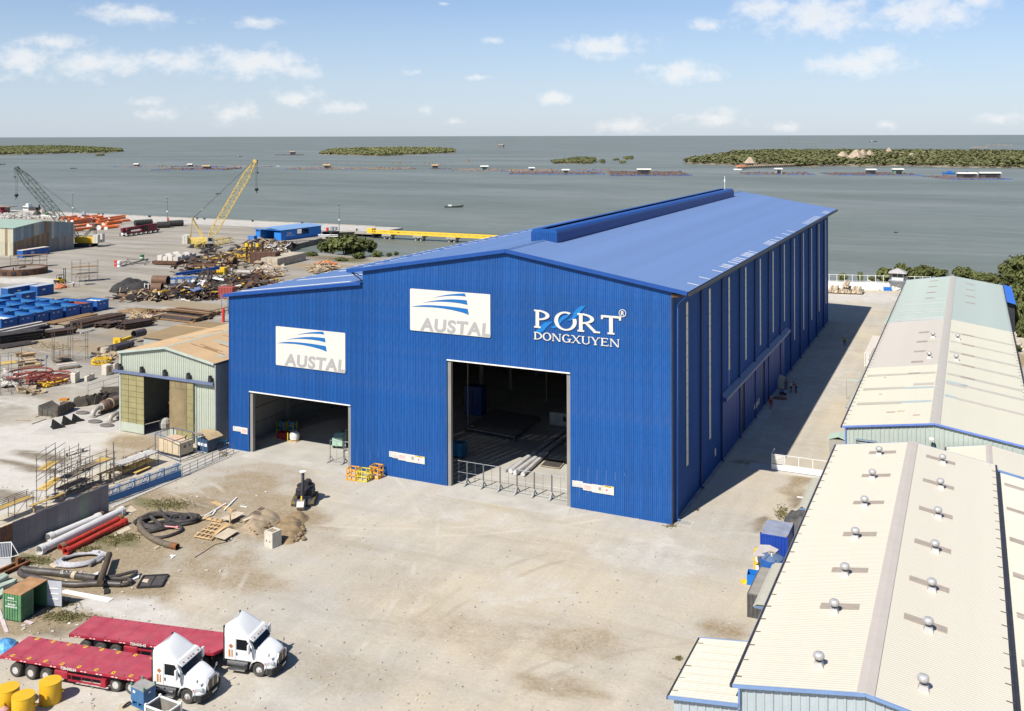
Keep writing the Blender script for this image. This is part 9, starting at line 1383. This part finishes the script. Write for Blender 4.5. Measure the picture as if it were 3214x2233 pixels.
    for s in (-1,1):
        n = 6+(0 if s < 0 else 1)*0; b0 = 6 if s < 0 else 6+4+4+8+2; k = len(lj); lj += [(J[b0][0],.12),(J[b0+1][0],.09),(tuple(Vector(J[b0+2][0])+Vector((0,0,.05))),.068)]; le += [(0,k),(k,k+1),(k+1,k+2)]
        B().box(tuple(Vector(J[b0+2][0])+Vector((.06,0,-.045))),(.27,.1,.09)).obj('boot', BLACK, t, bevel=.02)
    trs = skin_obj('trousers', lj, le, legs, t)
    c = hd+Vector((.0,0,.09)); B().lathe(tuple(c),[(.125,0),(.12,.03),(.1,.09),(.04,.125),(.005,.13)] if hat != 'none' else [(.1,-.05),(.1,.02),(.07,.07),(.005,.09)],14).obj('hard_hat' if hat != 'none' else 'hair', HAT[hat], t, smooth='auto')
    if hat != 'none': B().prism([(c.x+.08,c.y-.1),(c.x+.19,c.y-.05),(c.x+.19,c.y+.05),(c.x+.08,c.y+.1)],c.z-.0,c.z+.015,'z').obj('hat_brim', HAT[hat], t)
    if stripes:
        SV = M('reflective_tape',(.70,.66,.58),.4); B().lathe((ln*.7,0,hp+.38),[(.165,0),(.165,.05)],12,'z',False).obj('tape', SV, top_).scale = (1,1.2,1)
        for b0 in (6,28): kn, an = Vector(J[b0+1][0]), Vector(J[b0+2][0]); B().tube([kn+(an-kn)*.35,kn+(an-kn)*.5],.1,10,False).obj('tape', SV, trs)
    return t
CVR = M('coverall_red',(.36,.03,.018),.8,var=.15); CBL = M('shirt_blue',(.12,.24,.55),.8); CWH = M('shirt_white',(.62,.63,.65),.8); DRK = M('trousers_dark',(.025,.025,.03),.8); HIV = M('vest_green',(.22,.30,.06),.8); GRY = M('clothes_grey',(.16,.15,.15),.8)
person('person in red coverall and yellow hard hat walking by the side door', Vector((-27.2,148.6,.02)), R(-80), CVR, CVR, 'yellow', 'walk', True)
WGP = 'workers by the hall side wall'
person('person in blue shirt crouching against the side wall of the hall', Vector((-27.2,156.9,.0)), R(20), CBL, DRK, 'white', 'crouch', group=WGP); person('person in red with yellow hat kneeling beside the blue shirted one', Vector((-26.75,157.4,0)), R(200), CVR, CVR, 'yellow', 'kneel', group=WGP); person('person with dark hair crouching over the brown spoil patch', Vector((-26.5,156.6,0)), R(110), M('shirt_pale_blue',(.25,.30,.45)), DRK, 'none', 'crouch', group=WGP); person('person in white shirt and yellow hat standing by the side wall group', Vector((-25.95,159.2,0)), R(190), CWH, DRK, 'yellow', 'stand', group=WGP); person('person in red leaning with a dark coat at the right of the group', Vector((-25.2,159.2,0)), R(170), CVR, DRK, 'none', 'bend', group=WGP); person('person in grey standing at the back of the side wall group', Vector((-26.9,160.2,0)), R(-90), GRY, GRY, 'none', 'stand', group=WGP)
one('grey_sheet', 'pale plastic sheet hung on the side wall behind the group', 'sheet', B().prism([(-.8,0),(.9,0),(.7,1.9),(-.2,2.2)],0,.05), M('dusty_sack',(.35,.33,.30)), (-27.9,161.0,0), R(25)); heap('spoil_patch', 'small heap of reddish brown spoil by the side wall group', (-26.9,154.7,0), 1.1, 1.0, .18, M('red_spoil',(.20,.09,.055),.95), 4., 12)
person('person in green vest and white helmet walking in the road shade', Vector((-22.3,199.2,0)), R(-95), HIV, DRK, 'white', 'stand'); person('person in white shirt walking by the far scaffold bay', G('d',1232,545), R(120), CWH, DRK, 'none', 'walk'); person('person in pale clothes standing before the crane truck cab', G('a',1582,1195), R(-30), GRY, GRY, 'none', 'stand')
# ---- timber stacks by the far wall
TS = M('pallet_timber',(.50,.40,.27),.85,var=.2,rnd_=.2); TS2 = M('weathered_bundle',(.30,.25,.19),.9,var=.2)
for i, (x, y, lb) in enumerate(((200,500,'left timber bundle stack by the far wall'),(320,505,'middle timber bundle stack with a second tier'),(450,510,'right timber bundle stack by the far wall'))):
    t = thing('timber_stack', lb, 'timber stack', G('w',x,y), R(rnd.uniform(-4,4)), 'timber bundles by the far wall'); 
    for z in range(3 if i != 1 else 6):
        w_ = 3.0-.45*z if i != 1 or z < 3 else 1.4
        for k in range(max(2,int(w_/.42))): o = B().box((-w_/2+.2+k*.42+(.3 if z%2 else 0),2.2,.25+z*.48),(.36,4.6-.3*z,.4),rz=rnd.uniform(-.05,.05),rx=.1*(z%3-1)).obj('bundle', TS if (k+z)%3 else TS2, t)
    B().bb(-1.5,1.5,.4,.7,0,.1).bb(-1.5,1.5,3.6,3.9,0,.1).obj('sleeper', OLDW, t)
scrap('scrap_bits','w',((530,450),(560,370),(730,440),(720,460)),60,PAL['pale'],111,1.0,1.6); t = thing('pipe_rack', 'low white pipes and black fittings by the far wall', 'rack', G('w',680,440)); [B().tube([(-1.2,k*.5,.3),(1.6,k*.5,.3)],.18,8).obj('pipe', WHITE, t) for k in range(3)]; [B().lathe((-1.2+k*.6,-.4,0),[(.2,0),(.25,.4),(.1,.5)],8).obj('fitting', BLACK, t) for k in range(4)]
t = thing('blue_skip', 'small bright blue open skip by the watch tower', 'skip', G('w',750,468), R(12)); m = M('bin_bright_blue',(0,0,0)); [B().bb(*q,.05,1.0).obj('wall', m, t) for q in ((0,1.9,0,.08),(0,1.9,1.1,1.18),(0,.08,.08,1.1),(1.82,1.9,.08,1.1))]; B().bb(.08,1.82,.08,1.1,.05,.3).obj('floor', DARK, t)
